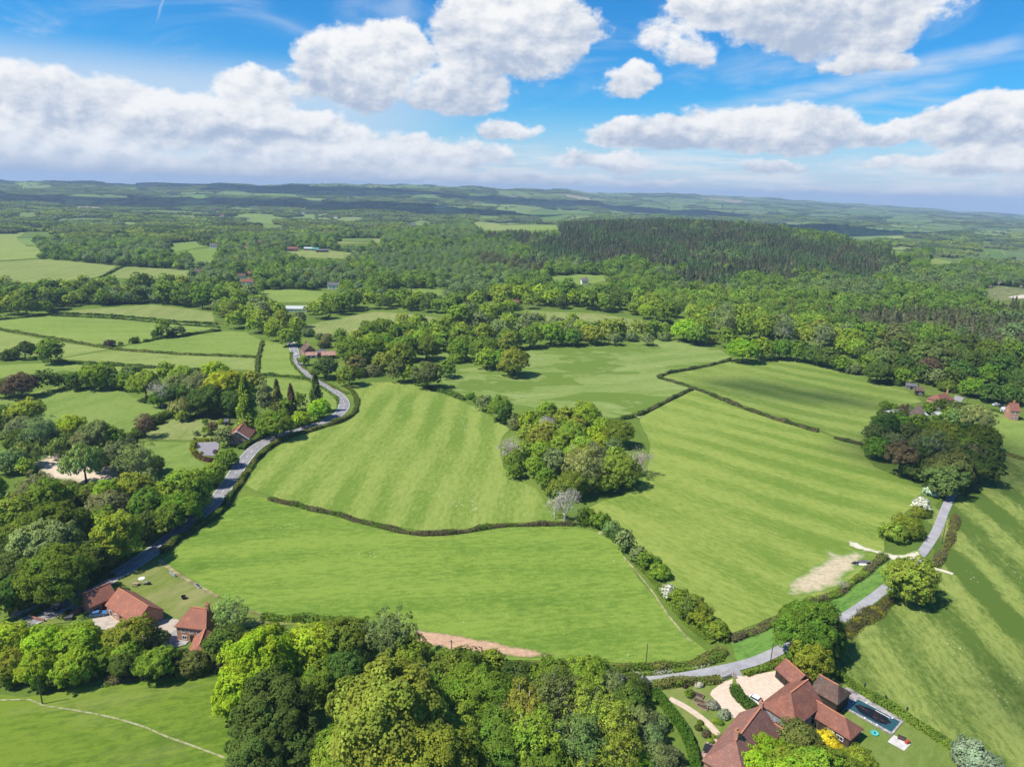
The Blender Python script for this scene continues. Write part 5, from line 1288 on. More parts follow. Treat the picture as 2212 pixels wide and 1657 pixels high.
# --- manor group
house('manor_house', 'main wing of the manor under a purplish hipped tile roof with a big chimney', 'house', (1644,1527), (1589,1600), 8.6, 3.9, 8.3, 'orange_brick', 'purple_tile', 0., 4.2, .4,
      [('-y', -.6, 2.6, 1.4, 1.2), ('-y', -.1, 2.6, 1.4, 1.2), ('+y', -.5, 2.6, 1.4, 1.2), ('+y', .2, 2.6, 1.4, 1.2), ('-x', 0, 3.0, 1.4, 1.3)], [(.42, -.06, 1.7), (-.96, .0, 1.4)], (.3, 0))
house('manor_wing', 'middle wing of the manor with a red hipped roof and stone walls', 'house', (1708,1497), (1742,1471), 8.2, 4.0, 7.6, 'grey_stone', 'manor_tile', 4.0, 0., .4,
      [('-y', -.4, 2.4, 1.2, 1.1), ('-y', .1, 2.4, 1.2, 1.1), ('-y', .6, 1.3, 1.1, 2.2, 'door', DW)], [], (0, .3))
house('pool_house', 'long low wing with a red tiled roof and timber walls facing the lawn', 'house', (1760,1512), (1826,1552), 5.0, 2.8, 4.7, 'brown_boards', 'red_tile', 0., 2.6, .4,
      [('-y', -.75, 1.35, 2.4, 1.6), ('-y', -.28, 1.1, 1.0, 2.1, 'door', DW), ('-y', .2, 1.4, 1.6, 1.0), ('-y', .6, 1.4, 1.6, 1.0)], [], (.5, 0))
house('lean_to', 'low grey brown roofed link between the two manor roofs', 'outbuilding', (1667,1560), (1689,1574), 5.0, 3.0, 4.6, 'grey_stone', 'brown_tile', 0, 0, .25, [('-y', 0, 1.4, 1.0, 1.0)], [])
house('timber_barn', 'dark timber barn with a lichen spotted roof beside the pool', 'barn', (1772,1459), (1811,1481), 6.0, 3.6, 5.9, 'black_boards', 'brown_tile', 0, 1.6, .3, [('-y', -.2, 1.2, 2.2, 2.3, 'door', DW)], [])
house('cart_shed', 'dark timber cart shed with closed doors beneath the big green tree', 'shed', (1698,1425), (1737,1459), 5.4, 2.6, 4.5, 'brown_boards', 'red_tile', 0, 0, .3,
      [('-y', -.62, 1.2, 2.3, 2.2, 'door', DW), ('-y', -.1, 1.2, 2.3, 2.2, 'door', DW), ('-y', .45, 1.2, 2.3, 2.2, 'door', DW)], [])
# --- farm below the road
house('brick_barn', 'brick barn with a red roof standing nearest the shaded road', 'barn', r3([(1040,322)])[0], r3([(1352,190)])[0], 6.4, 3.0, 5.7, 'brick', 'orange_tile', 0, 0, .3,
      [('-y', -.5, 1.5, 1.2, .9, 'window', DK), ('-y', .1, 1.2, 1.7, 2.2, 'door', DW), ('-y', .6, 1.6, 1.0, .8, 'window', DK)], [])
house('brick_stable', 'brick stable with a sagging red roof beside the brick barn', 'barn', r3([(1482,258)])[0], r3([(1840,478)])[0], 7.6, 2.9, 5.9, 'orange_brick', 'orange_tile', 0, 0, .3,
      [('-y', -.7, 1.2, 1.2, 2.0, 'door', WW), ('-y', -.35, 1.5, 1.0, 1.0), ('-y', 0, 1.2, 1.2, 2.0, 'door', DW), ('+y', .2, 1.5, 1.0, 1.0)], [])
house('farm_cottage', 'orange brick farm cottage with a hipped red roof and one chimney', 'house', (413,1312), (447,1316), 7.4, 4.4, 7.6, 'orange_brick', 'orange_tile', 2.2, 1.6, .35,
      [('-y', -.55, 3.2, 1.2, 1.0), ('-y', 0, 3.2, 1.2, 1.0), ('-y', .5, 3.2, 1.2, 1.0), ('-y', -.5, 1.2, 1.3, 1.1), ('-y', .0, 1.05, 1.0, 2.1, 'door', DW), ('-y', .5, 1.2, 1.3, 1.1)], [(.62, .1, 1.3)])
house('farm_outhouse', 'narrow red roofed outhouse below the farm cottage', 'outbuilding', (441,1364), (430,1394), 5.2, 2.5, 4.6, 'brick', 'orange_tile', 0, 2.6, .3, [('-y', -.3, 1.1, 1.0, 2.0, 'door', DW)], [], (.8, 0))
def pyramid_hut(label, u, v, s, h):
    p = ground(u, v); root = empty('garden_hut', p, .5); tag(root, label, 'hut')
    MB().box((0, 0, h / 2 - .1), (s, s, h + .2)).build('wall', M['brick'], root)
    e = s / 2 + .25
    MB().add([(-e, -e, h), (e, -e, h), (e, e, h), (-e, e, h), (0, 0, h + s * .55)], [(0, 1, 4), (1, 2, 4), (2, 3, 4), (3, 0, 4), (3, 2, 1, 0)]).build('roof', M['red_tile'], root)
    opening(root, '-y', 0, 1.0, 1.1, 1.9, s, s, 'door', (M['white_paint'], M['white_paint']))
pyramid_hut('small brick hut with a pointed roof and a white door', 125, 1312, 2.5, 2.5)
p = ground(35.5, 1326); root = empty('brick_pier', p, .4); tag(root, 'square brick stack with an open capped top beside the road', 'brick stack')
MB().box((0, 0, 1.5), (1.9, 1.5, 3.4)).build('shaft', M['brick'], root)
mb = MB()
for q in ((0, .7, 3.25, 2.2, .2), (0, -.7, 3.25, 2.2, .2), (1.0, 0, 3.25, .2, 1.2), (-1.0, 0, 3.25, .2, 1.2), (0, 0, 3.25, .2, 1.2)): mb.box(q[:3], (q[3], q[4], .12))
mb.build('cap', M['cream'], root)
# --- bungalow by the bend
house('brick_bungalow', 'brick bungalow with a plum roof and white gable boards at the road bend', 'house', r5([(925,522)])[0], r5([(1048,372)])[0], 9.6, 2.7, 6.4, 'orange_brick', 'purple_tile', 0, 0, .45,
      [('-x', -.25, 1.5, 1.6, 1.2), ('-x', .35, 1.5, 1.6, 1.2), ('-x', 0, 3.9, .9, .9), ('-y', -.4, 1.5, 1.4, 1.2), ('-y', .2, 1.2, 1.0, 2.1, 'door', WW), ('+y', 0, 1.5, 1.4, 1.2)], [(.55, -.12, 1.2)])
bg = [o for o in COL.objects if o.name == 'brick_bungalow'][0]
wl = [c for c in bg.children if c.name.startswith('wall')][0]
xs = min(v.co.x for v in wl.data.vertices)
mb = MB()
for sg in (-1, 1):
    mb.bar((xs - .48, sg * 5.3, 2.45), (xs - .48, sg * .02, 6.42), .17, .17, 4)
mb.build('barge_board', M['white_paint'], bg)
house('bungalow_extension', 'low red roofed extension on the lawn side of the bungalow', 'outbuilding', r5([(860,505)])[0], r5([(925,470)])[0], 5.6, 2.4, 4.2, 'orange_brick', 'red_tile', 1.8, 0, .3, [('-x', 0, 1.3, 1.4, 1.1)], [])
house('garden_shed', 'pale garden shed behind the bungalow vegetable beds', 'shed', r5([(735,335)])[0], r5([(800,335)])[0], 3.0, 2.0, 2.9, 'grey_boards', 'slate', 0, 0, .2, [('-y', 0, 1.0, .9, 1.8, 'door', DW)], [])
# --- farm on the road above
house('old_farmhouse', 'old brick farmhouse with a steep brown roof behind the rusty sheds', 'house', r7([(555,478)])[0], r7([(622,520)])[0], 7.5, 4.4, 7.8, 'brick', 'brown_tile', 0, 0, .3, [('-y', -.4, 3.2, 1.1, 1.0), ('-y', .3, 1.4, 1.1, 1.2)], [(-.8, 0, 1.2)])
house('rusty_shed', 'long low shed with a rusty red roof nearest the road', 'shed', r7([(560,622)])[0], r7([(735,618)])[0], 7.5, 2.2, 3.6, 'cream', 'rust', 0, 0, .3, [('-y', -.5, 1.0, 1.6, 1.8, 'door', DK), ('-y', .3, 1.1, 2.4, 1.0, 'window', DK)], [])
house('rusty_barn', 'broad open fronted barn with a streaked rusty roof', 'barn', r7([(800,612)])[0], r7([(1015,605)])[0], 8.5, 2.6, 4.4, 'orange_brick', 'rust', 0, 0, .3, [('-y', -.6, 1.1, 2.6, 2.0, 'door', DK), ('-y', .1, 1.1, 2.6, 2.0, 'door', DK), ('-y', .7, 1.1, 2.0, 2.0, 'door', DK)], [])
house('slate_shed', 'grey roofed shed tucked behind the rusty sheds', 'shed', r7([(740,582)])[0], r7([(865,576)])[0], 6.5, 2.6, 4.2, 'grey_boards', 'slate', 0, 0, .3, [('-y', 0, 1.2, 1.8, 2.0, 'door', DK)], [])
# --- cottages on the far side of the shaded copse
house('brick_cottage', 'red brick cottage with a hipped red roof at the head of the drive', 'house', r6([(1000,258)])[0], r6([(1112,240)])[0], 8.0, 4.4, 7.2, 'orange_brick', 'red_tile', 2.6, 2.2, .35, [('-y', -.5, 3.1, 1.2, 1.0), ('-y', .4, 3.1, 1.2, 1.0), ('-y', -.2, 1.2, 1.6, 1.2), ('-y', .5, 1.1, 1.0, 2.0, 'door', WW)], [(.9, 0, 2.0)])
house('brick_house', 'tall red brick house with a chimney at the edge of the dark wood', 'house', r6([(2010,375)])[0], r6([(2130,385)])[0], 7.6, 5.4, 8.6, 'orange_brick', 'red_tile', 0, 0, .3, [('-y', -.4, 4.2, 1.2, 1.1), ('-y', .4, 4.2, 1.2, 1.1), ('-y', -.4, 1.5, 1.2, 1.2), ('-y', .4, 1.5, 1.2, 1.2), ('-x', 0, 4.2, 1.0, 1.0)], [(0, 0, 1.3)])
house('conservatory', 'white conservatory on the side of the tall brick house', 'conservatory', r6([(1925,430)])[0], r6([(1965,436)])[0], 3.6, 2.2, 3.2, 'white_paint', 'canopy_grey', 1., 0, .15, [('-y', -.5, 1.2, 1.0, 1.3), ('-y', .5, 1.2, 1.0, 1.3), ('-x', 0, 1.2, 1.4, 1.3)], [])
house('thatched_cottage', 'old cottage with a steep brown roof and tall chimney in its wooded garden', 'house', r6([(722,420)])[0], r6([(772,425)])[0], 8.5, 3.4, 8.2, 'cream', 'thatch', 2.2, 2.2, .5, [('-y', -.3, 1.6, 1.2, 1.1), ('-y', .4, 1.6, 1.2, 1.1)], [(0, 0, 1.8)])
house('glazed_porch', 'white roofed garden room in front of the old cottage', 'porch', r6([(722,522)])[0], r6([(828,512)])[0], 4.0, 2.2, 3.0, 'white_paint', 'canopy_grey', 0, 0, .2, [('-y', -.5, 1.2, 1.4, 1.3), ('-y', .4, 1.2, 1.4, 1.3)], [])
house('grey_summerhouse', 'low grey roofed summerhouse at the corner of the cottage garden', 'shed', r6([(350,478)])[0], r6([(440,470)])[0], 4.0, 2.0, 3.0, 'grey_boards', 'canopy_grey', .8, .8, .3, [('-y', 0, 1.0, 1.0, 1.8, 'door', DK)], [])
house('green_shed', 'grey green roofed shed under the dead tree in the cottage garden', 'shed', r6([(960,505)])[0], r6([(1035,500)])[0], 4.2, 2.2, 3.4, 'grey_boards', 'canopy_grey', 0, 0, .3, [('-y', 0, 1.0, 1.0, 1.8, 'door', DK)], [])
house('long_garden_shed', 'long grey roofed shed against the dark wood', 'shed', r6([(560,92)])[0], r6([(712,108)])[0], 4.4, 2.4, 3.6, 'grey_boards', 'slate', 0, 0, .3, [('-y', 0, 1.1, 1.6, 1.9, 'door', DK)], [])
house('dark_garden_shed', 'dark roofed shed with white trim beside the long grey shed', 'shed', r6([(730,150)])[0], r6([(785,155)])[0], 5.0, 3.0, 4.8, 'black_boards', 'brown_tile', 1., 1., .3, [('-y', 0, 1.3, 1.4, 1.2)], [])
# --- houses scattered further off
def far_house(label, u, v, wpx, wall, roof, name='country_house', cat='house', hipped=False, he=4.4, hr=7.4, deep=7.0, rot=0.0, wins=3):
    p = ground(u, v); L = max(5.0, wpx * depth(p) / FPX)
    root = empty(name, p, rot); tag(root, label, cat)
    HOUSE_XY.append((p[0], p[1], L * .6 + 9))
    hp = deep * .35 if hipped else 0.
    wall_shell(MB(), L, deep, he, hr, hp, hp).build('wall', M[wall], root)
    r = roof_shell(MB(), L, deep, he, hr, .4, hp, hp).build('roof', M[roof], root)
    if cat == 'house': chimney(r, L * .25, 0, hr - .5, hr + 1.2, M['brick'])
    for i in range(wins):
        t = (i + .5) / wins * 2 - 1
        if he > 4: opening(root, '-y', t * L / 2 * .85, he - 1.3, 1.2, 1.1, L, deep)
        opening(root, '-y', t * L / 2 * .85, 1.3, 1.3, 1.3, L, deep, 'window' if i != wins // 2 else 'door', None if i != wins // 2 else DW)
for q in [
 ('lone brick house with a red roof among the belt trees', 1112, 664, 16, 'orange_brick', 'red_tile'),
 ('white house with a grey roof facing the small meadow', 722, 624, 26, 'white_paint', 'slate'),
 ('black and white timbered house in the wooded hamlet', 523, 604, 15, 'white_paint', 'brown_tile'),
 ('white house with a red roof and broad terrace in the hamlet', 536, 617, 24, 'white_paint', 'red_tile'),
 ('small brown roofed house with a white porch by the far pasture', 427, 594, 13, 'cream', 'brown_tile'),
 ('white cottage on the edge of a far green meadow', 463, 536, 16, 'white_paint', 'slate'),
 ('tiny white house among the trees on the upper slope', 443, 499, 9, 'white_paint', 'slate'),
 ('long brick farmhouse with a red brown roof on the far hill farm', 630, 543, 26, 'brick', 'red_tile'),
 ('pink walled house half hidden in the roadside belt', 609, 691, 13, 'cream', 'red_tile'),
 ('small red roofed house above the wooded hamlet', 543, 598, 12, 'brick', 'red_tile'),
 ('red roofed house among conifers above the hamlet', 559, 529, 13, 'brick', 'red_tile'),
 ('brick house in the trees left of the hill farm', 529, 541, 12, 'brick', 'red_tile'),
 ('red roofed house beside the far white house', 896, 477, 12, 'brick', 'red_tile'),
 ('white house on the far green slope', 891, 488, 14, 'white_paint', 'slate'),
 ('white farmhouse on the distant right hand slope', 1553, 469, 12, 'white_paint', 'slate'),
 ('small white house on the far right pasture', 1983, 490, 12, 'white_paint', 'slate'),
 ('small brown house in the dark far trees', 868, 489, 9, 'brick', 'brown_tile'),
 ('white cottage at the edge of the plantation meadow', 1262, 614, 14, 'cream', 'slate'),
 ]: far_house(*q, rot=.15)
for q in [
 ('open sided grey barn on the far hill farm', 667, 541, 18, 'grey_boards', 'canopy_grey'),
 ('dark roofed cattle barn on the far hill farm', 696, 545, 24, 'black_boards', 'slate'),
 ('bright green roofed shelter between the hill farm barns', 682, 542, 14, 'grey_boards', 'green_tarp'),
 ('long white roofed stable block in the roadside belt', 642, 673, 44, 'cream', 'canopy_grey'),
 ('long white farm building far across the dark woods', 949, 449, 22, 'white_paint', 'canopy_grey'),
 ('long grey glasshouse far across the dark woods', 948, 457, 26, 'grey_boards', 'canopy_grey'),
 ('grey barn of the farm on the distant ridge', 1169, 455, 20, 'cream', 'slate'),
 ('brown brick barn of the farm on the distant ridge', 1196, 452, 18, 'brick', 'brown_tile'),
 ('grey barn roof of the far right hand farm', 2131, 530, 22, 'grey_boards', 'canopy_grey'),
 ('brown shed beside the far right hand barn', 2112, 531, 13, 'brown_boards', 'brown_tile'),
 ]: far_house(*q, name='farm_building', cat='barn', he=3.2, hr=5.2, deep=9.0, rot=.1, wins=2)
# the little town along the ridge and the scattered far houses: specks
rng = np.random.default_rng(77)
town = [(1232 + 9.2 * i + rng.uniform(-3, 3), 432.5 + .021 * 9.2 * i + 2.2 * math.sin(i * 1.9)) for i in range(24)]
spots = [(t, 'pale house in the little town along the distant ridge', 'houses of the distant ridge town') for t in town]
spots += [((u, v), 'tiny pale house far off among the dark woods', 'scattered far houses') for u, v in [(612,452),(655,463),(480,470),(535,476),(725,472),(838,486),(300,470),(180,452),(110,430),(700,450),(1020,446),(960,440),(880,462),(1096,441),(1500,440),(1640,452),(1880,447),(1930,450),(2010,455)]]
for i, ((u, v), lab, grp) in enumerate(spots):
    p = ground(u, v); L = 14 if 'town' in lab else 12
    root = empty('town_house' if 'town' in lab else 'country_house', p, float(rng.uniform(-.4, .4))); tag(root, lab, 'house', grp)
    HOUSE_XY.append((p[0], p[1], 22))
    wall_shell(MB(), L, 9, 6, 10, 0, 0).build('wall', M['white_paint' if i % 3 else 'cream'], root)
    roof_shell(MB(), L, 9, 6, 10, .4).build('roof', M['slate' if i % 2 else 'red_tile'], root)

# ------------------------------------------------------------------ vehicles
def car(label, u, v, rz, paint, L=4.3, W=1.8, H=1.45):
    p = ground(u, v); root = empty('parked_car' if 'parked' in label else 'car', p + np.array([0, 0, .24]), rz); tag(root, label, 'car')
    x = L / 2; y = W / 2
    prof = [(-x, .35), (-x, .75), (-x * .93, .92), (-x * .3, .98), (x * .42, .95), (x * .9, .80), (x, .62), (x, .35)]
    vs = []; 
    for sy in (-1, 1): vs += [(a, sy * y * (.97 if z > .5 else 1), z) for a, z in prof]
    n = len(prof)
    fs = [tuple(range(n))[::-1], tuple(n + i for i in range(n))] + [(i, (i + 1) % n, n + (i + 1) % n, n + i) for i in range(n)]
    MB().add(vs, fs).build('body', M[paint], root)
    b, t = .955, H
    cab = [(-x * .86, -y * .9, b), (x * .40, -y * .9, b), (x * .40, y * .9, b), (-x * .86, y * .9, b), (-x * .62, -y * .72, t - .06), (x * .08, -y * .72, t - .06), (x * .08, y * .72, t - .06), (-x * .62, y * .72, t - .06)]
    MB().add(cab, [(0, 1, 5, 4), (1, 2, 6, 5), (2, 3, 7, 6), (3, 0, 4, 7), (4, 5, 6, 7)]).build('window_glass', M['glass'], root)
    MB().add([(-x * .64, -y * .74, t - .05), (x * .10, -y * .74, t - .05), (x * .10, y * .74, t - .05), (-x * .64, y * .74, t - .05), (-x * .6, -y * .66, t), (x * .04, -y * .66, t), (x * .04, y * .66, t), (-x * .6, y * .66, t)],
             [(3, 2, 1, 0), (4, 5, 6, 7), (0, 1, 5, 4), (1, 2, 6, 5), (2, 3, 7, 6), (3, 0, 4, 7)]).build('roof', M[paint], root)
    for sx in (-.62, .62):
        for sy in (-1, 1):
            w = MB().bar((sx * x, sy * (y - .2), .32), (sx * x, sy * (y + .02), .32), .32, .32, 12).build('wheel', M['tyre'], root)
            MB().bar((sx * x, sy * (y + .021), .32), (sx * x, sy * (y + .04), .32), .19, .17, 10).build('rim', M['metal'], w)
    for sy in (-1, 1):
        MB().box((x + .005, sy * y * .72, .68), (.06, .36, .14)).build('headlight', M['lamp'], root)
        MB().box((-x - .005, sy * y * .76, .76), (.06, .26, .18)).build('tail_light', M['red_lamp'], root)
def heading(a, b): return direction(a, b)
car('white car driving toward us on the main road', 640, 768, heading((637,760),(642,780)), 'white_car')
car('blue car parked nearest the brick barn in the farm yard', 207, 1319, .5, 'blue_car')
car('blue car parked below the other one behind the lime tree', 214, 1331, .35, 'blue_car')
car('white car parked beside the conservatory of the tall brick house', 2153, 877, .1, 'white_car', 4.6)
car('black car parked next to the white car by the brick house', 2164, 880, .1, 'black_car')
car('silver white car parked beside the manor chimney', r1([(770,800)])[0][0], r1([(770,800)])[0][1], -.8, 'white_car')

# ------------------------------------------------------------------ poles, fences, garden things
def pole(label, u, v, h, cross=True, lean=0.0):
    p = ground(u, v); root = empty('telegraph_pole', p, R_.uniform(0, 3)); tag(root, label, 'pole', 'telegraph poles')
    MB().bar((0, 0, -.3), (lean, 0, h), .15, .10, 8).build('post', M['pole_wood'], root)
    if cross:
        MB().box((lean, 0, h - .45), (1.3, .10, .12)).build('crossarm', M['pole_wood'], root)
        for s in (-.5, .5): MB().lathe([(.05, 0), (.07, .06), (.04, .14)], 8, (lean + s, 0, h - .39)).build('insulator', M['white_paint'], root)
pole('telegraph pole standing in the rough meadow below the lime trees', 92, 1521, 7.5, False)
pole('telegraph pole in the lane hedge right of the small trees', 1394, 1447, 7.8)
pole('telegraph pole in the lane hedge beside the pinkish soil', 975, 1440, 7.8)
pole('dark telegraph pole on the verge below the shaded copse', 2034, 1175, 7.5, False)
pole('slim grey pole beside the yellow hedge at the manor entrance', 1663, 1439, 7.0, False)
pole('pale pole standing at the end of the cottage drive', 2086, 886, 8.0, False)
def fence(label, px, h=1.1, gap=2.6, rails=(), wire=True, post=.055, mat='wood', name='wire_fence'):
    S = resample(gpts(px)[:, :2], gap); root = empty(name, (*S[0], float(terr(*S[0])))); tag(root, label, 'fence')
    o = np.array([*S[0], float(terr(*S[0]))])
    Q = np.column_stack([S, terr(S[:, 0], S[:, 1])]) - o
    for q in Q: MB().bar(q + np.array([0, 0, -.1]), q + np.array([0, 0, h]), post, post, 6).build('post', M[mat], root)
    for a, b in zip(Q[:-1], Q[1:]):
        for z in rails: MB().bar(a + np.array([0, 0, z]), b + np.array([0, 0, z]), .05, .05, 4).build('rail', M[mat], root)
    if wire:
        w = MB()
        for a, b in zip(Q[:-1], Q[1:]):
            for z in (.35, .65, .95): w.bar(a + np.array([0, 0, z * h]), b + np.array([0, 0, z * h]), .008, .008, 3)
        w.build('wire', M['metal'], root)
fence('post and wire fence between the thicket and the rough meadow', [(215,1479),(320,1465),(373,1460),(430,1452),(490,1447),(555,1441)])
fence('thin wire fence between the farm lawn and the lush pasture', r4([(320,10),(560,150),(640,200),(850,300),(1000,390),(1180,490)]), 1.1, 4.0)
fence('short pale wooden rail fence joining the bushy hedge', [(536,1322),(551,1327),(566,1332)], 1.2, 2.2, (.45, .8, 1.1), False, .07, name='rail_fence')
fence('dark wooden fence along the lane in front of the sheds', [(1990,852),(2040,872)], 1.1, 3.0)
fence('wooden panel fence around the corner of the cottage garden', r6([(195,450),(260,500),(350,530)]), 1.4, 1.8, (.3, .8, 1.3), False, .07, name='rail_fence')
def gate(label, a, b, h=1.2, mat='wood'):
    A, B = ground(*a), ground(*b); d = B - A; L = np.linalg.norm(d[:2]); root = empty('field_gate', A, math.atan2(d[1], d[0])); tag(root, label, 'gate')
    for x in (0, L): MB().bar((x, 0, -.1), (x, 0, h + .2), .1, .1, 6).build('gate_post', M[mat], root)
    for z in (.25, .5, .75, 1.0, h): MB().box((L / 2, 0, z), (L - .3, .05, .09)).build('bar', M[mat], root)
    MB().bar((.2, .04, .25), (L - .2, .04, h), .035, .035, 4).build('brace', M[mat], root)
gate('grey wooden gate across the manor entrance', r1([(325,525)])[0], r1([(435,480)])[0], 1.2, 'grey_boards')
gate('grey metal gate in the fence between lawn and pasture', r4([(560,165)])[0], r4([(635,205)])[0], 1.2, 'grey_metal')
gate('small wooden gate standing open beside the yew hedge', r1([(462,450)])[0], r1([(490,500)])[0], 1.1, 'wood')
def picnic(label, u, v, rz):
    p = ground(u, v); root = empty('picnic_table', p + np.array([0, 0, .14]), rz); tag(root, label, 'picnic table')
    MB().box((0, 0, .74), (2.0, .8, .06)).build('table_top', M['wood'], root)
    for s in (-1, 1):
        MB().box((0, s * .75, .44), (2.0, .28, .05)).build('seat', M['wood'], root)
        for t in (-.7, .7): MB().bar((t, s * .75, 0), (t, s * .2, .71), .05, .05, 4).build('leg', M['wood'], root)
    for t in (-.7, .7): MB().box((t, 0, .39), (.06, 1.5, .09)).build('crossbar', M['wood'], root)
picnic('pale wooden picnic table on the farm lawn', 293, 1265, -.15)
p = ground(316, 1263); root = empty('garden_table', p + np.array([0, 0, .14]), .3); tag(root, 'grey garden table with a dark box under it on the farm lawn', 'table')
MB().box((-.4, .2, .72), (1.7, .9, .06)).build('table_top', M['grey_boards'], root)
for sx in (-1.1, .3):
    for sy in (-.15, .55): MB().bar((sx, sy, 0), (sx, sy, .7), .05, .05, 5).build('leg', M['grey_boards'], root)
MB().box((.8, -.3, .35), (.9, .7, .7)).build('box', M['dark'], root)
p = ground(397, 1294); root = empty('fire_basket', p + np.array([0, 0, .14]), .4); tag(root, 'rusty dark fire basket alone on the farm lawn', 'fire basket')
MB().lathe([(.45, .15), (.62, .55), (.66, .95), (.60, .95), (.42, .25)], 12).build('bowl', M['copper'], root)
for t in range(3): MB().bar((.4 * math.cos(t * 2.1), .4 * math.sin(t * 2.1), 0), (.42 * math.cos(t * 2.1), .42 * math.sin(t * 2.1), .3), .04, .04, 5).build('leg', M['copper'], root)
p = ground(306, 1250); root = empty('dust_sheet', p + np.array([0, 0, .15]), .3); tag(root, 'small white sheet lying on the farm lawn', 'sheet')
mb = MB(); mb.lathe([(.95, 0), (.9, .05), (.5, .10), (.05, .12)], 9); mb.build('sheet', M['white_paint'], root)
p = ground(428, 1268); root = empty('water_trough', p, -.75); tag(root, 'long pale metal trough against the pasture fence', 'trough')
MB().box((0, 0, .35), (2.6, .7, .62)).build('tank', M['grey_metal'], root)
MB().box((0, 0, .68), (2.45, .55, .03)).build('water', M['dark'], root)
for s in (-1.31, 1.31): MB().box((s, 0, .36), (.05, .76, .74)).build('end_plate', M['white_paint'], root)
p = ground(*r3([(858, 640)])[0]); root = empty('green_bin', p + np.array([0, 0, .1]), .4); tag(root, 'flat grey green lidded bunker by the lime trees in the farm garden', 'bunker')
MB().box((0, 0, .45), (1.8, 1.2, .9)).build('tank', M['grey_boards'], root); MB().box((0, 0, .95), (2.0, 1.4, .1)).build('lid', M['slate'], root)
# low brick walls of the farm garden
def low_wall(label, px, h, t, mat):
    P = gpts(px); S = resample(P[:, :2], 1.5); mb = MB()
    for a, b in zip(S[:-1], S[1:]):
        c = (a + b) / 2; d = b - a; mb.box((c[0], c[1], float(terr(*c)) + h / 2 - .1), (np.linalg.norm(d) + .02, t, h + .2), math.atan2(d[1], d[0]))
    o = mb.build('garden_wall', M[mat], None); tag(o, label, 'wall')
low_wall('low brick wall running from the brick barn down the yard', r3([(1090,470),(1000,540),(880,610)]), 1.3, .3, 'brick')
low_wall('brick garden wall in front of the lime trees', r3([(370,620),(450,650),(560,670)]), 1.0, .3, 'brick')
low_wall('long pale wall on the wood side of the shaded road', [(30,1334),(50,1325),(90,1308),(150,1276),(194,1253)], 1.0, .35, 'grey_stone')
low_wall('low stone edging wall beside the manor patio', r1([(90,1420),(150,1310),(175,1285)]), .5, .3, 'grey_stone')
# shrubs clipped into balls
def topiary(label, u, v, wpx, col, zs=1.0):
    p = ground(u, v); W = wpx * depth(p) / FPX; rng = np.random.default_rng(int(u * 7 + v))
    d = rand_dirs(rng, 900); C = d * np.array([.5, .5, .5 * zs]) * rng.uniform(.93, 1.05, (900, 1)) + np.array([0, 0, .46 * zs])
    C = C[C[:, 2] > 0]; d = d[:len(C)]
    V = leaf_quads(C, unit(C - np.array([0, 0, .4]) + .3 * rng.normal(size=C.shape)), .085, rng)
    me = quads_mesh('topiary_bush', V); me.materials.append(M['leaf']); o = link('topiary_bush', me); o.location = p; o.scale = (W, W, W); o['tint'] = [*col, 1.0]
    tag(o, label, 'bush', 'clipped bushes')
topiary('dark clipped ball bush beside the pointed brick hut', 123, 1318, 13, (.035, .065, .015))
topiary('dark clipped ball bush on the round lawn of the farm', 150, 1328, 16, (.04, .06, .018), .8)
topiary('golden clipped bush on the round lawn of the farm', 139, 1332, 9, (.30, .32, .02), .8)
for i, (x, y, w, cc, lb) in enumerate([(270,655,7,(.05,.03,.025),'purple clipped bush at the corner of the turning area'), (318,770,8,(.05,.02,.025),'dark purple bush inside the turning area hedge'), (298,880,9,(.05,.03,.03),'purple brown bush where the yellow hedge bends'), (590,860,10,(.07,.025,.025),'dark red bush on the road side of the turning area'), (375,865,7,(.22,.25,.02),'yellow ball bush on the edge of the turning area'), (1185,612,10,(.30,.34,.02),'bright yellow green bush beside the bungalow'), (795,470,8,(.42,.40,.03),'golden bush behind the bungalow'), (418,602,6,(.02,.03,.02),'black green ball bush on the bungalow lawn')]):
    q = r5([(x, y)])[0]; topiary(lb, q[0], q[1] + 2, w, cc)
# --- the pool and its terrace
def on_ground(px): return gpts(px)
q = gpts([(1854.5,1513),(1944,1561),(1925.6,1583.5),(1831,1531.5)])
c0 = q.mean(0); e = q[1] - q[0]; Lp = (np.linalg.norm(q[1] - q[0]) + np.linalg.norm(q[2] - q[3])) / 2; Wp = (np.linalg.norm(q[3] - q[0]) + np.linalg.norm(q[2] - q[1])) / 2
root = empty('swimming_pool', c0 + np.array([0, 0, .2]), math.atan2(e[1], e[0])); tag(root, 'swimming pool under a teal cover with dark puddles', 'pool')
m, k, out = new_mat('pool_cover'); c = k.coord(); g = k.xyz(c)
fx = k.math('DIVIDE', k.math('ADD', g[0], .3), Lp * .40); fy = k.math('DIVIDE', g[1], Wp * .36)
rr = k.math('ADD', k.math('POWER', k.math('ABSOLUTE', fx), 2.5), k.math('POWER', k.math('ABSOLUTE', fy), 2.0))
rr = k.math('ADD', rr, k.math('MULTIPLY', k.math('SUBTRACT', k.noise(k.mapping(c, scale=(.25, 1.4, 1)), 1.4, 3, .6), .5), 1.6))
pud = k.ramp(rr, 1.05, .95)
brn = k.ramp(k.noise(k.mapping(c, scale=(.3, 1.6, 1)), 1.2, 4, .7), .5, .72)
col = k.mix(k.noise(k.mapping(c, scale=(.15, 2.5, 1)), 1.5, 2), (.010, .050, .062), (.028, .095, .110))
col = k.mix(pud, col, k.mix(brn, (.010, .009, .010), (.13, .075, .03)))
finish(k, out, col, k.math('MULTIPLY_ADD', pud, -.35, .6), .4)
M['pool_cover'] = m
mb = MB(); nx, ny = 16, 8
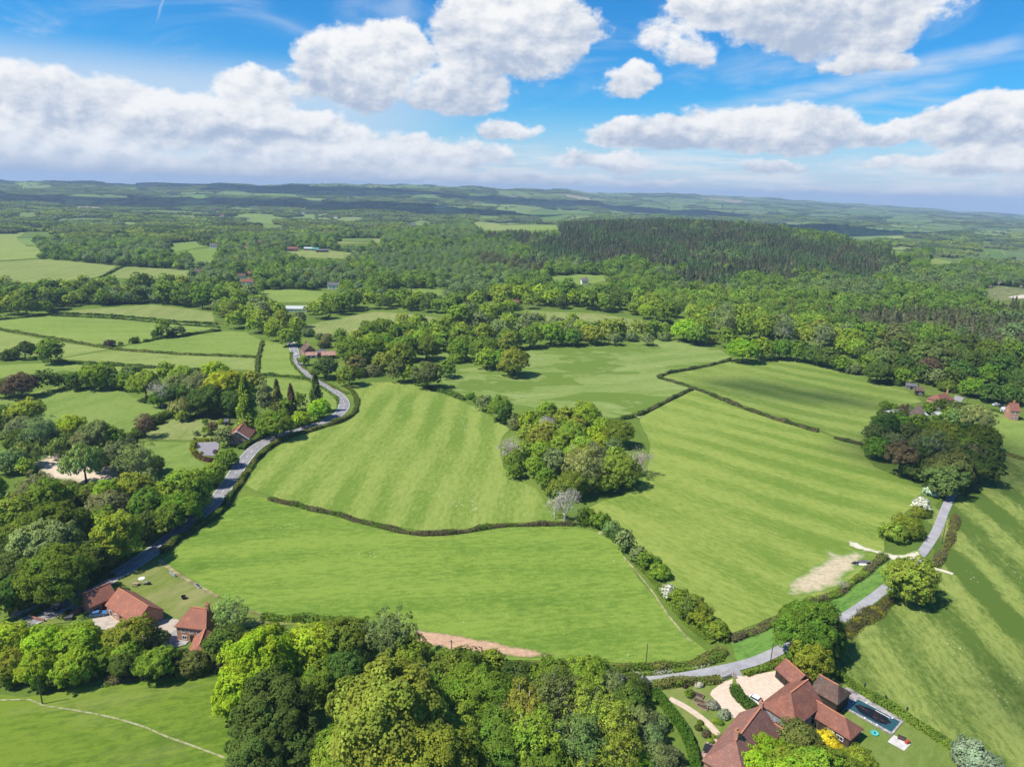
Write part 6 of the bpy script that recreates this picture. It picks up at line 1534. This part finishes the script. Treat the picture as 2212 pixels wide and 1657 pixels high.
vs = [((i / nx - .5) * Lp, (j / ny - .5) * Wp, .14 - .10 * math.sin(math.pi * i / nx) * math.sin(math.pi * j / ny)) for i in range(nx + 1) for j in range(ny + 1)]
mb.add(vs, [(i * (ny + 1) + j, (i + 1) * (ny + 1) + j, (i + 1) * (ny + 1) + j + 1, i * (ny + 1) + j + 1) for i in range(nx) for j in range(ny)]); mb.build('cover', m, root)
mb = MB()
for x_, y_, sx, sy in ((0, Wp / 2 + .2, Lp + .8, .4), (0, -Wp / 2 - .2, Lp + .8, .4), (Lp / 2 + .2, 0, .4, Wp), (-Lp / 2 - .2, 0, .4, Wp)): mb.box((x_, y_, .06), (sx, sy, .16))
mb.build('coping', plain('coping_stone', (.36, .33, .31), .9, .1, .35, 1.5), root)
mb = MB(); mb.bar((-Lp * .05, Wp * .36, .2), (Lp * .30, Wp * .36, .2), .06, .06, 6); mb.build('cover_pole', M['white_paint'], root)
for px_, py_ in ((-.3, .56), (.33, .45), (-.1, -.55), (.18, -.55)): MB().lathe([(.2, 0), (.2, .12), (.12, .16)], 8, (px_ * Lp, py_ * Wp, .15)).build('cover_weight', M['white_paint'], root)
for i, (u, v) in enumerate([(1865,1497), (1910,1523), (1956,1549)]):
    p = ground(u, v); root = empty('lantern_post', p, 0); tag(root, ('black lantern post by the hedge nearest the timber barn', 'black lantern post beside the middle of the pool', 'black lantern post at the far corner of the pool')[i], 'lamp post', 'lantern posts along the pool')
    MB().bar((0, 0, 0), (0, 0, 2.0), .06, .05, 8).build('post', M['dark'], root)
    MB().lathe([(.12, 2.0), (.22, 2.12), (.26, 2.5), (.12, 2.6)], 8).build('lantern', M['glass'], root); MB().lathe([(.3, 2.6), (.08, 2.85), (.03, 2.95)], 8).build('cap', M['dark'], root)
p = ground(1947, 1600); root = empty('garden_bench', p + np.array([0, 0, .22]), -.62); tag(root, 'dark garden bench on the square concrete pad', 'bench')
MB().box((0, 0, .44), (1.7, .5, .06)).build('seat', M['brown_boards'], root); MB().box((0, .27, .72), (1.7, .06, .5)).build('backrest', M['brown_boards'], root)
for s in (-.75, .75): MB().box((s, 0, .21), (.08, .46, .40)).build('leg', M['brown_boards'], root)
p = ground(1959, 1606); root = empty('garden_roller', p + np.array([0, 0, .22]), .4); tag(root, 'red lawn machine at the edge of the concrete pad', 'lawn machine')
MB().bar((-.5, 0, .35), (.5, 0, .35), .35, .35, 12).build('drum', M['red_plastic'], root); MB().bar((0, 0, .4), (0, -1.1, 1.0), .03, .03, 5).build('handle', M['dark'], root)
p = ground(1889, 1585); root = empty('paddling_pool', p + np.array([0, 0, .14]), 0); tag(root, 'small turquoise paddling pool on the lawn beside the swimming pool', 'paddling pool')
MB().lathe([(.75, 0), (.85, .12), (.85, .28), (.7, .3), (.66, .12)], 16).build('ring', M['turquoise'], root); MB().lathe([(.62, .1), (.3, .11)], 14).build('water', M['glass'], root); MB().lathe([(.16, .1), (.2, .3), (.1, .45)], 8).build('float', M['dark'], root)
# raised beds, patio set and small things round the manor
for i, (x, y) in enumerate([(40,790), (85,850), (28,710)]):
    u, v = r1([(x, y)])[0]; p = ground(u, v); root = empty('raised_bed', p + np.array([0, 0, .14]), -.55); tag(root, ('timber edged raised bed nearest the silver bush', 'timber edged raised bed at the foot of the row', 'netted raised bed nearest the green column bush')[i], 'raised bed', 'raised beds in the manor garden')
    mb = MB()
    for x_, y_, sx, sy in ((0, .75, 2.6, .08), (0, -.75, 2.6, .08), (1.26, 0, .08, 1.42), (-1.26, 0, .08, 1.42)): mb.box((x_, y_, .2), (sx, sy, .4))
    mb.build('frame', M['wood'], root); MB().box((0, 0, .16), (2.44, 1.42, .3)).build('soil', M['soil'], root)
u, v = r1([(190, 1400)])[0]; p = ground(u, v); root = empty('patio_table', p + np.array([0, 0, .2]), -.45); tag(root, 'patio table and chairs under a black cover behind the manor', 'covered table')
MB().add([(-1.7, -1.1, 0), (1.7, -1.1, 0), (1.7, 1.1, 0), (-1.7, 1.1, 0), (-1.45, -.85, .85), (1.35, -.9, .8), (1.45, .9, .9), (-1.4, .85, .8), (0, 0, .95)], [(0, 1, 5, 4), (1, 2, 6, 5), (2, 3, 7, 6), (3, 0, 4, 7), (4, 5, 8), (5, 6, 8), (6, 7, 8), (7, 4, 8)]).build('cover', M['dark'], root)
MB().box((1.9, .9, .35), (.6, .6, .7)).build('chair', M['grey_boards'], root)
for i, (x, y, mt, lb) in enumerate([(1585,1060,'dark','dark water butt beside the long low wing'), (1690,1105,'green_tarp','green bin on the terrace of the long low wing'), (1712,1140,'orange_plastic','orange pot on the terrace of the long low wing')]):
    u, v = r1([(x, y)])[0]; p = ground(u, v); root = empty(('water_butt', 'garden_bin', 'plant_pot')[i], p + np.array([0, 0, .2]), 0); tag(root, lb, ('water butt', 'bin', 'pot')[i])
    MB().lathe([(.28, 0), (.36, .5), (.34, .95), (.3, 1.0)], 12).build('barrel', M[mt], root); MB().lathe([(.37, 1.0), (.30, 1.06), (.05, 1.08)], 12).build('lid', M[mt], root)
# patio posts of the long low wing
# tarpaulin heap on the chalk
p = ground(1858, 1217); root = empty('tarpaulin_heap', p + np.array([0, 0, .15]), .1); tag(root, 'black tarpaulin heap lying on the bare chalky corner', 'tarpaulin')
rg = np.random.default_rng(4)
for (cx, cy, sx, sy, h, mt, nm) in ((-1.9, -.2, 1.5, .9, .55, 'dark', 'fold'), (1.3, .3, 2.1, 1.1, .8, 'slate', 'sheet'), (-.4, -.8, 2.2, .35, .25, 'white_paint', 'edge')):
    vs = []; n = 14
    for rr_, zz in ((1, 0), (.8, .6), (.45, .95), (.02, 1.0)):
        for i in range(n):
            w_ = 1 + .25 * rg.normal(); a_ = 6.283 * i / n; vs.append((cx + sx * rr_ * w_ * math.cos(a_), cy + sy * rr_ * w_ * math.sin(a_), h * zz))
    MB().add(vs, [(r_ * n + i, r_ * n + (i + 1) % n, (r_ + 1) * n + (i + 1) % n, (r_ + 1) * n + i) for r_ in range(3) for i in range(n)]).build(nm, M[mt], root)
# mast on the skyline
p = ground(913, 409); p = ground(913, 410); root = empty('radio_mast', p, 0); tag(root, 'thin radio mast standing on the distant wooded skyline', 'mast')
MB().bar((0, 0, 0), (0, 0, 105), 1.6, .5, 6).build('mast', M['metal'], root)
for z in (60, 85, 100): MB().lathe([(1.8, z), (2.2, z + 1.5), (1.8, z + 3)], 8).build('antenna', M['white_paint'], root)
HAZE = 9.5e-5; EXPO = 1.0; SHADE_CLOUDS = [(-2300,3700,1200,480,.15),(-700,3800,950,430,-.1),(-3400,6200,1600,600,.2),(500,5600,1200,480,0),(1350,3300,750,280,.2),(-1500,5600,1000,420,.1),(205,308,44,34,.3),(170,408,50,16,-.5),(128,140,12,11,.4)]
far_woods()
# ------------------------------------------------------------------ light
SUN_EL = math.radians(55); SUN_AZ = math.radians(249)          # clockwise from +Y
sd = np.array([math.sin(SUN_AZ) * math.cos(SUN_EL), math.cos(SUN_AZ) * math.cos(SUN_EL), math.sin(SUN_EL)])
sl = bpy.data.lights.new('sun', 'SUN'); sl.energy = 3.5; sl.angle = math.radians(.53); sl.color = (1.0, .955, .88)
so = bpy.data.objects.new('sun', sl); COL.objects.link(so); so.location = (0, 0, 3000)
so.rotation_euler = Vector(-sd).to_track_quat('-Z', 'Y').to_euler()

# ------------------------------------------------------------------ sky: Nishita air with cumulus, described by direction only
w = bpy.data.worlds.new('World'); SC.world = w; w.use_nodes = True
w.node_tree.nodes.clear(); k = NT(w.node_tree)
wo = k.node('ShaderNodeOutputWorld'); bg = k.node('ShaderNodeBackground')
sky = k.node('ShaderNodeTexSky', sky_type='NISHITA'); sky.sun_disc = False
sky.sun_elevation = SUN_EL; sky.sun_rotation = SUN_AZ; sky.air_density = 1.0; sky.dust_density = .3; sky.ozone_density = 2.0; sky.altitude = 100
STR = .10; SKY = 2 ** -EXPO
D_ = k.coord('Generated'); g = k.xyz(D_)
az = k.math('ARCTAN2', g[0], g[1])
hyp = k.math('SQRT', k.math('ADD', k.math('MULTIPLY', g[0], g[0]), k.math('MULTIPLY', g[1], g[1])))
el = k.math('ARCTAN2', g[2], hyp)
def azel(u, v):
    d = ray(u, v); return math.atan2(d[0], d[1]), math.asin(d[2])
P0 = k.comb(az, el, 0.0)
def fbm(vec, s, det=6, ro=.55, seed=0.0): return k.noise(k.mapping(vec, loc=(seed, seed * .7, 0), scale=(1, 1.5, 1)), s, det, ro)
puff = lambda vec: k.math('ADD', k.math('MULTIPLY', fbm(vec, 11, 3, .55, 3.1), .5), k.math('MULTIPLY', fbm(vec, 34, 8, .62, 8.3), .5))
def warp(vec, amt):
    n = k.node('ShaderNodeTexNoise'); n.inputs['Scale'].default_value = 17; n.inputs['Detail'].default_value = 4; n.inputs['Roughness'].default_value = .55
    k.l.new(vec, n.inputs[0])
    return k.vmath('ADD', vec, k.vmath('SCALE', k.vmath('SUBTRACT', n.outputs[1], (.5, .5, .5)), scale=amt))
PW_ = k.vmath('MULTIPLY_ADD', k.vmath('SUBTRACT', warp(P0, .075), P0), (1.0, .55, 0.0)); k.put(PW_.node.inputs[2], P0)
gw_ = k.xyz(PW_)
# cloud, centre and half sizes as seen: u, v, rx, ry, weight, softness of the foot
CL = [(770,165,140,92,1.0), (860,110,80,62,1.0), (1090,85,165,110,1.05), (990,205,115,60,.95), (1230,70,80,62,.8), (1420,70,90,50,.5), (1480,115,70,38,.5), (1560,25,120,48,.9), (1800,45,215,85,1.05), (1870,138,90,24,.72),
      (1365,182,72,40,.9), (1440,298,190,40,1.0), (1650,282,190,60,1.1), (2150,272,130,56,1.1), (1910,292,72,28,.9),
      (60,215,110,60,.8), (60,330,260,70,.9), (330,262,300,70,.85), (545,205,105,48,.9), (600,290,240,52,.9), (880,338,240,42,.85), (300,362,380,30,.85), (1090,285,80,32,.85), (1310,352,130,28,.8), (1030,385,380,20,.75), (650,345,200,40,.8),
      (1680,362,75,20,.62), (1905,352,90,18,.6), (2130,352,140,34,.75), (1420,395,85,13,.8), (1720,418,65,13,.75), (2000,425,170,16,.6), (2180,405,90,22,.6)]
dens = None; num = None; den = None
for i, (u, v, rx, ry, wt) in enumerate(CL):
    a, e = azel(u, v); wx = rx / FPX * 1.08; wy = ry / FPX * 1.12
    dx = k.math('MULTIPLY', k.math('SUBTRACT', gw_[0], a), 1 / wx); dy = k.math('MULTIPLY', k.math('SUBTRACT', gw_[1], e), 1 / wy)
    dyf = k.math('MULTIPLY', dy, k.math('MULTIPLY_ADD', k.math('LESS_THAN', dy, 0.0), .35, 1.0))      # flatter underneath
    r2 = k.math('ADD', k.math('MULTIPLY', dx, dx), k.math('MULTIPLY', dyf, dyf))
    d = k.math('MULTIPLY', k.math('SUBTRACT', 1.0, r2), wt)
    q = k.math('POWER', k.math('MAXIMUM', k.math('ADD', d, .7), 0.0), 3.0)
    qs = k.math('MULTIPLY', q, k.math('MAXIMUM', k.math('MINIMUM', dy, 1.2), -1.2))
    if dens is None: dens = d; num = qs; den = q
    else:
        dens = k.math('SMOOTH_MAX', d, dens, .3); num = k.math('ADD', num, qs); den = k.math('ADD', den, q)
shade = k.math('DIVIDE', num, k.math('MAXIMUM', den, .02))
n0 = puff(P0); n1 = puff(k.vmath('ADD', P0, (-.008, .011, 0.0)))
body = k.math('ADD', k.math('SUBTRACT', k.math('MAXIMUM', dens, -1.0), .14), k.math('MULTIPLY', k.math('SUBTRACT', n0, .5), 1.85))
cover = k.ramp(body, .0, .36)
relief = k.math('MULTIPLY', k.math('SUBTRACT', n0, n1), 2.6)
big = k.ramp(k.noise(k.mapping(P0, scale=(1, 2.4, 1)), 7.0, 4, .55), .36, .62)
lit = k.math('ADD', k.math('MULTIPLY', k.ramp(shade, -.85, .75), .74), k.math('ADD', k.math('MULTIPLY', relief, .95), k.math('MULTIPLY', big, .28)))
lit = k.math('ADD', lit, k.math('MULTIPLY', k.ramp(body, .55, .0), .18))
lit = k.ramp(lit, .02, 1.12)
cloud = k.mix(lit, tuple(q * SKY for q in (.44, .53, .69)), tuple(q * SKY for q in (.96, .965, .97)))
# high thin streaks
def streak(p, q, wpx, s):
    a0, e0 = azel(*p); a1, e1 = azel(*q); L = math.hypot(a1 - a0, e1 - e0); ux, uy = (a1 - a0) / L, (e1 - e0) / L
    qx = k.math('SUBTRACT', gw2[0], a0); qy = k.math('SUBTRACT', gw2[1], e0)
    t = k.math('ADD', k.math('MULTIPLY', qx, ux), k.math('MULTIPLY', qy, uy)); n = k.math('ABSOLUTE', k.math('SUBTRACT', k.math('MULTIPLY', qx, uy), k.math('MULTIPLY', qy, ux)))
    f = k.math('MULTIPLY', k.ramp(n, wpx / FPX, 0.0), k.math('MULTIPLY', k.ramp(t, -.01, .03), k.ramp(t, L + .01, L - .04)))
    return k.math('MULTIPLY', f, s)
gw2 = k.xyz(warp(P0, .012))
tex = k.ramp(k.noise(k.mapping(P0, rot=(0, 0, -.2), scale=(6, 40, 1)), 1.6, 4, .6), .3, .7, .35, 1.0)
st = k.math('MAXIMUM', streak((1490,250), (2240,88), 26, .75), streak((1600,262), (2120,168), 22, .55))
st = k.math('MAXIMUM', st, streak((1520,318), (2080,268), 16, .45)); st = k.math('MAXIMUM', st, streak((1280,300), (1900,215), 24, .35))
st = k.math('MULTIPLY', st, tex)
st = k.math('MAXIMUM', st, streak((341,44), (358,-30), 4, .7))
veil = k.ramp(k.noise(k.mapping(P0, scale=(2.2, 7, 1)), 2.0, 6, .6, 1.0), .45, .78)
veil = k.math('MULTIPLY', veil, k.ramp(el, .34, .12, .05, .65))
left = k.ramp(az, .05, -.25, 0, .8)
veil = k.math('MAXIMUM', veil, k.math('MULTIPLY', k.math('MULTIPLY', left, k.ramp(el, .165, .11)), .85))
low = k.ramp(el, .125, .0, 0.0, .88)                              # pale air above the skyline
hs = k.node('ShaderNodeHueSaturation'); k.l.new(sky.outputs[0], hs.inputs['Color']); hs.inputs['Saturation'].default_value = 1.25; hs.inputs['Hue'].default_value = .492
blue = k.mix(1.0, hs.outputs[0], (STR * .14, STR * .48, STR * .72), 'MULTIPLY')
base = k.mix(k.math('MAXIMUM', low, k.math('MAXIMUM', st, veil)), blue, tuple(q * SKY for q in (.70, .785, .90)))
band = k.math('MULTIPLY', k.ramp(k.noise(k.mapping(P0, scale=(3, 30, 1)), 2.2, 5, .6), .42, .62), k.math('MULTIPLY', k.ramp(el, .075, .03), k.ramp(el, -.005, .012)))
cloud = k.mix(k.math('MULTIPLY', k.ramp(el, .06, .0), .5), cloud, tuple(q * SKY for q in (.74, .81, .90)))
base = k.mix(k.math('MULTIPLY', band, .8), base, tuple(q * SKY for q in (.86, .90, .94)))
final = k.mix(cover, base, cloud)
# only the sky, not the underside of the world
k.l.new(final, bg.inputs[0]); bg.inputs[1].default_value = 1.0
k.l.new(bg.outputs[0], wo.inputs[0])
w.cycles.sampling_method = 'MANUAL'; w.cycles.sample_map_resolution = 512

# ------------------------------------------------------------------ unseen cumulus added above the view to shade far woods, copse and pasture
cm, k, out = new_mat('cloud')
d1 = k.node('ShaderNodeBsdfDiffuse'); d1.inputs[0].default_value = (.9, .9, .9, 1)
t1 = k.node('ShaderNodeBsdfTranslucent'); t1.inputs[0].default_value = (.9, .9, .9, 1)
tp = k.node('ShaderNodeBsdfTransparent'); m1 = k.node('ShaderNodeMixShader'); m2 = k.node('ShaderNodeMixShader')
m1.inputs[0].default_value = .4; k.l.new(d1.outputs[0], m1.inputs[1]); k.l.new(t1.outputs[0], m1.inputs[2])
m2.inputs[0].default_value = .22; k.l.new(m1.outputs[0], m2.inputs[1]); k.l.new(tp.outputs[0], m2.inputs[2]); k.l.new(m2.outputs[0], out.inputs[0])
thin = cm.copy(); thin.name = 'thin_cloud'
for n in thin.node_tree.nodes:
    if n.type == 'MIX_SHADER' and any(l.from_node.type == 'BSDF_TRANSPARENT' for l in n.inputs[2].links): n.inputs[0].default_value = .66
def overhead(px, rx, ry, rot=0.0, alt=2300.0, at=None, seed=1):
    s = ground(*px) if at is None else np.array([*at, 0.0])
    c = s + sd * (alt / sd[2])
    bm = bmesh.new(); bmesh.ops.create_icosphere(bm, subdivisions=5, radius=1.0)
    r = np.random.default_rng(seed); ph = r.uniform(0, 6.28, (9, 3)); fr = r.uniform(1.5, 7, 9)
    for v in bm.verts:
        n = Vector(v.co); q = 1 + sum(.30 / f * math.sin(f * n.x + a[0]) * math.sin(f * n.y + a[1]) * math.cos(f * n.z + a[2]) * 1.6 for f, a in zip(fr, ph))
        v.co = n * q; v.co.z = v.co.z * (1.0 if v.co.z > 0 else .25)
    me = bpy.data.meshes.new('cloud'); bm.to_mesh(me); bm.free(); smooth(me)
    o = link('cloud', me, cm if rx > 150 else thin); o.location = c; o.scale = (rx, ry, min(rx, ry) * .55); o.rotation_euler = (0, 0, rot)
    tag(o, 'unseen white cloud added high above to shade the land', kind='stuff')
for i, (x, y, rx, ry, rot) in enumerate(SHADE_CLOUDS): overhead(None, rx, ry, rot, 2300.0, (x, y), i + 3)

# ------------------------------------------------------------------ haze
m = bpy.data.materials.new('haze'); m.use_nodes = True; m.node_tree.nodes.clear(); k = NT(m.node_tree)
o_ = k.node('ShaderNodeOutputMaterial'); pv = k.node('ShaderNodeVolumePrincipled')
pv.inputs['Color'].default_value = (.56, .75, 1.0, 1); pv.inputs['Density'].default_value = HAZE; pv.inputs['Anisotropy'].default_value = .1
k.l.new(pv.outputs[0], o_.inputs['Volume'])
if HAZE > 0:
    hz = MB().box((0, 0, 45), (36000, 36000, 370)).build('haze', m)
    tag(hz, label='thin blue haze over the whole countryside', kind='stuff')

# ------------------------------------------------------------------ render settings
SC.render.engine = 'CYCLES'
cy = SC.cycles
cy.max_bounces = 5; cy.diffuse_bounces = 3; cy.glossy_bounces = 2; cy.transmission_bounces = 3; cy.transparent_max_bounces = 4; cy.volume_bounces = 0
cy.caustics_reflective = False; cy.caustics_refractive = False
cy.sample_clamp_indirect = 4.0
cy.use_denoising = True
cy.use_adaptive_sampling = True; cy.adaptive_threshold = .01
SC.view_settings.view_transform = 'Standard'; SC.view_settings.look = 'None'
SC.view_settings.exposure = EXPO; SC.view_settings.gamma = 1.0
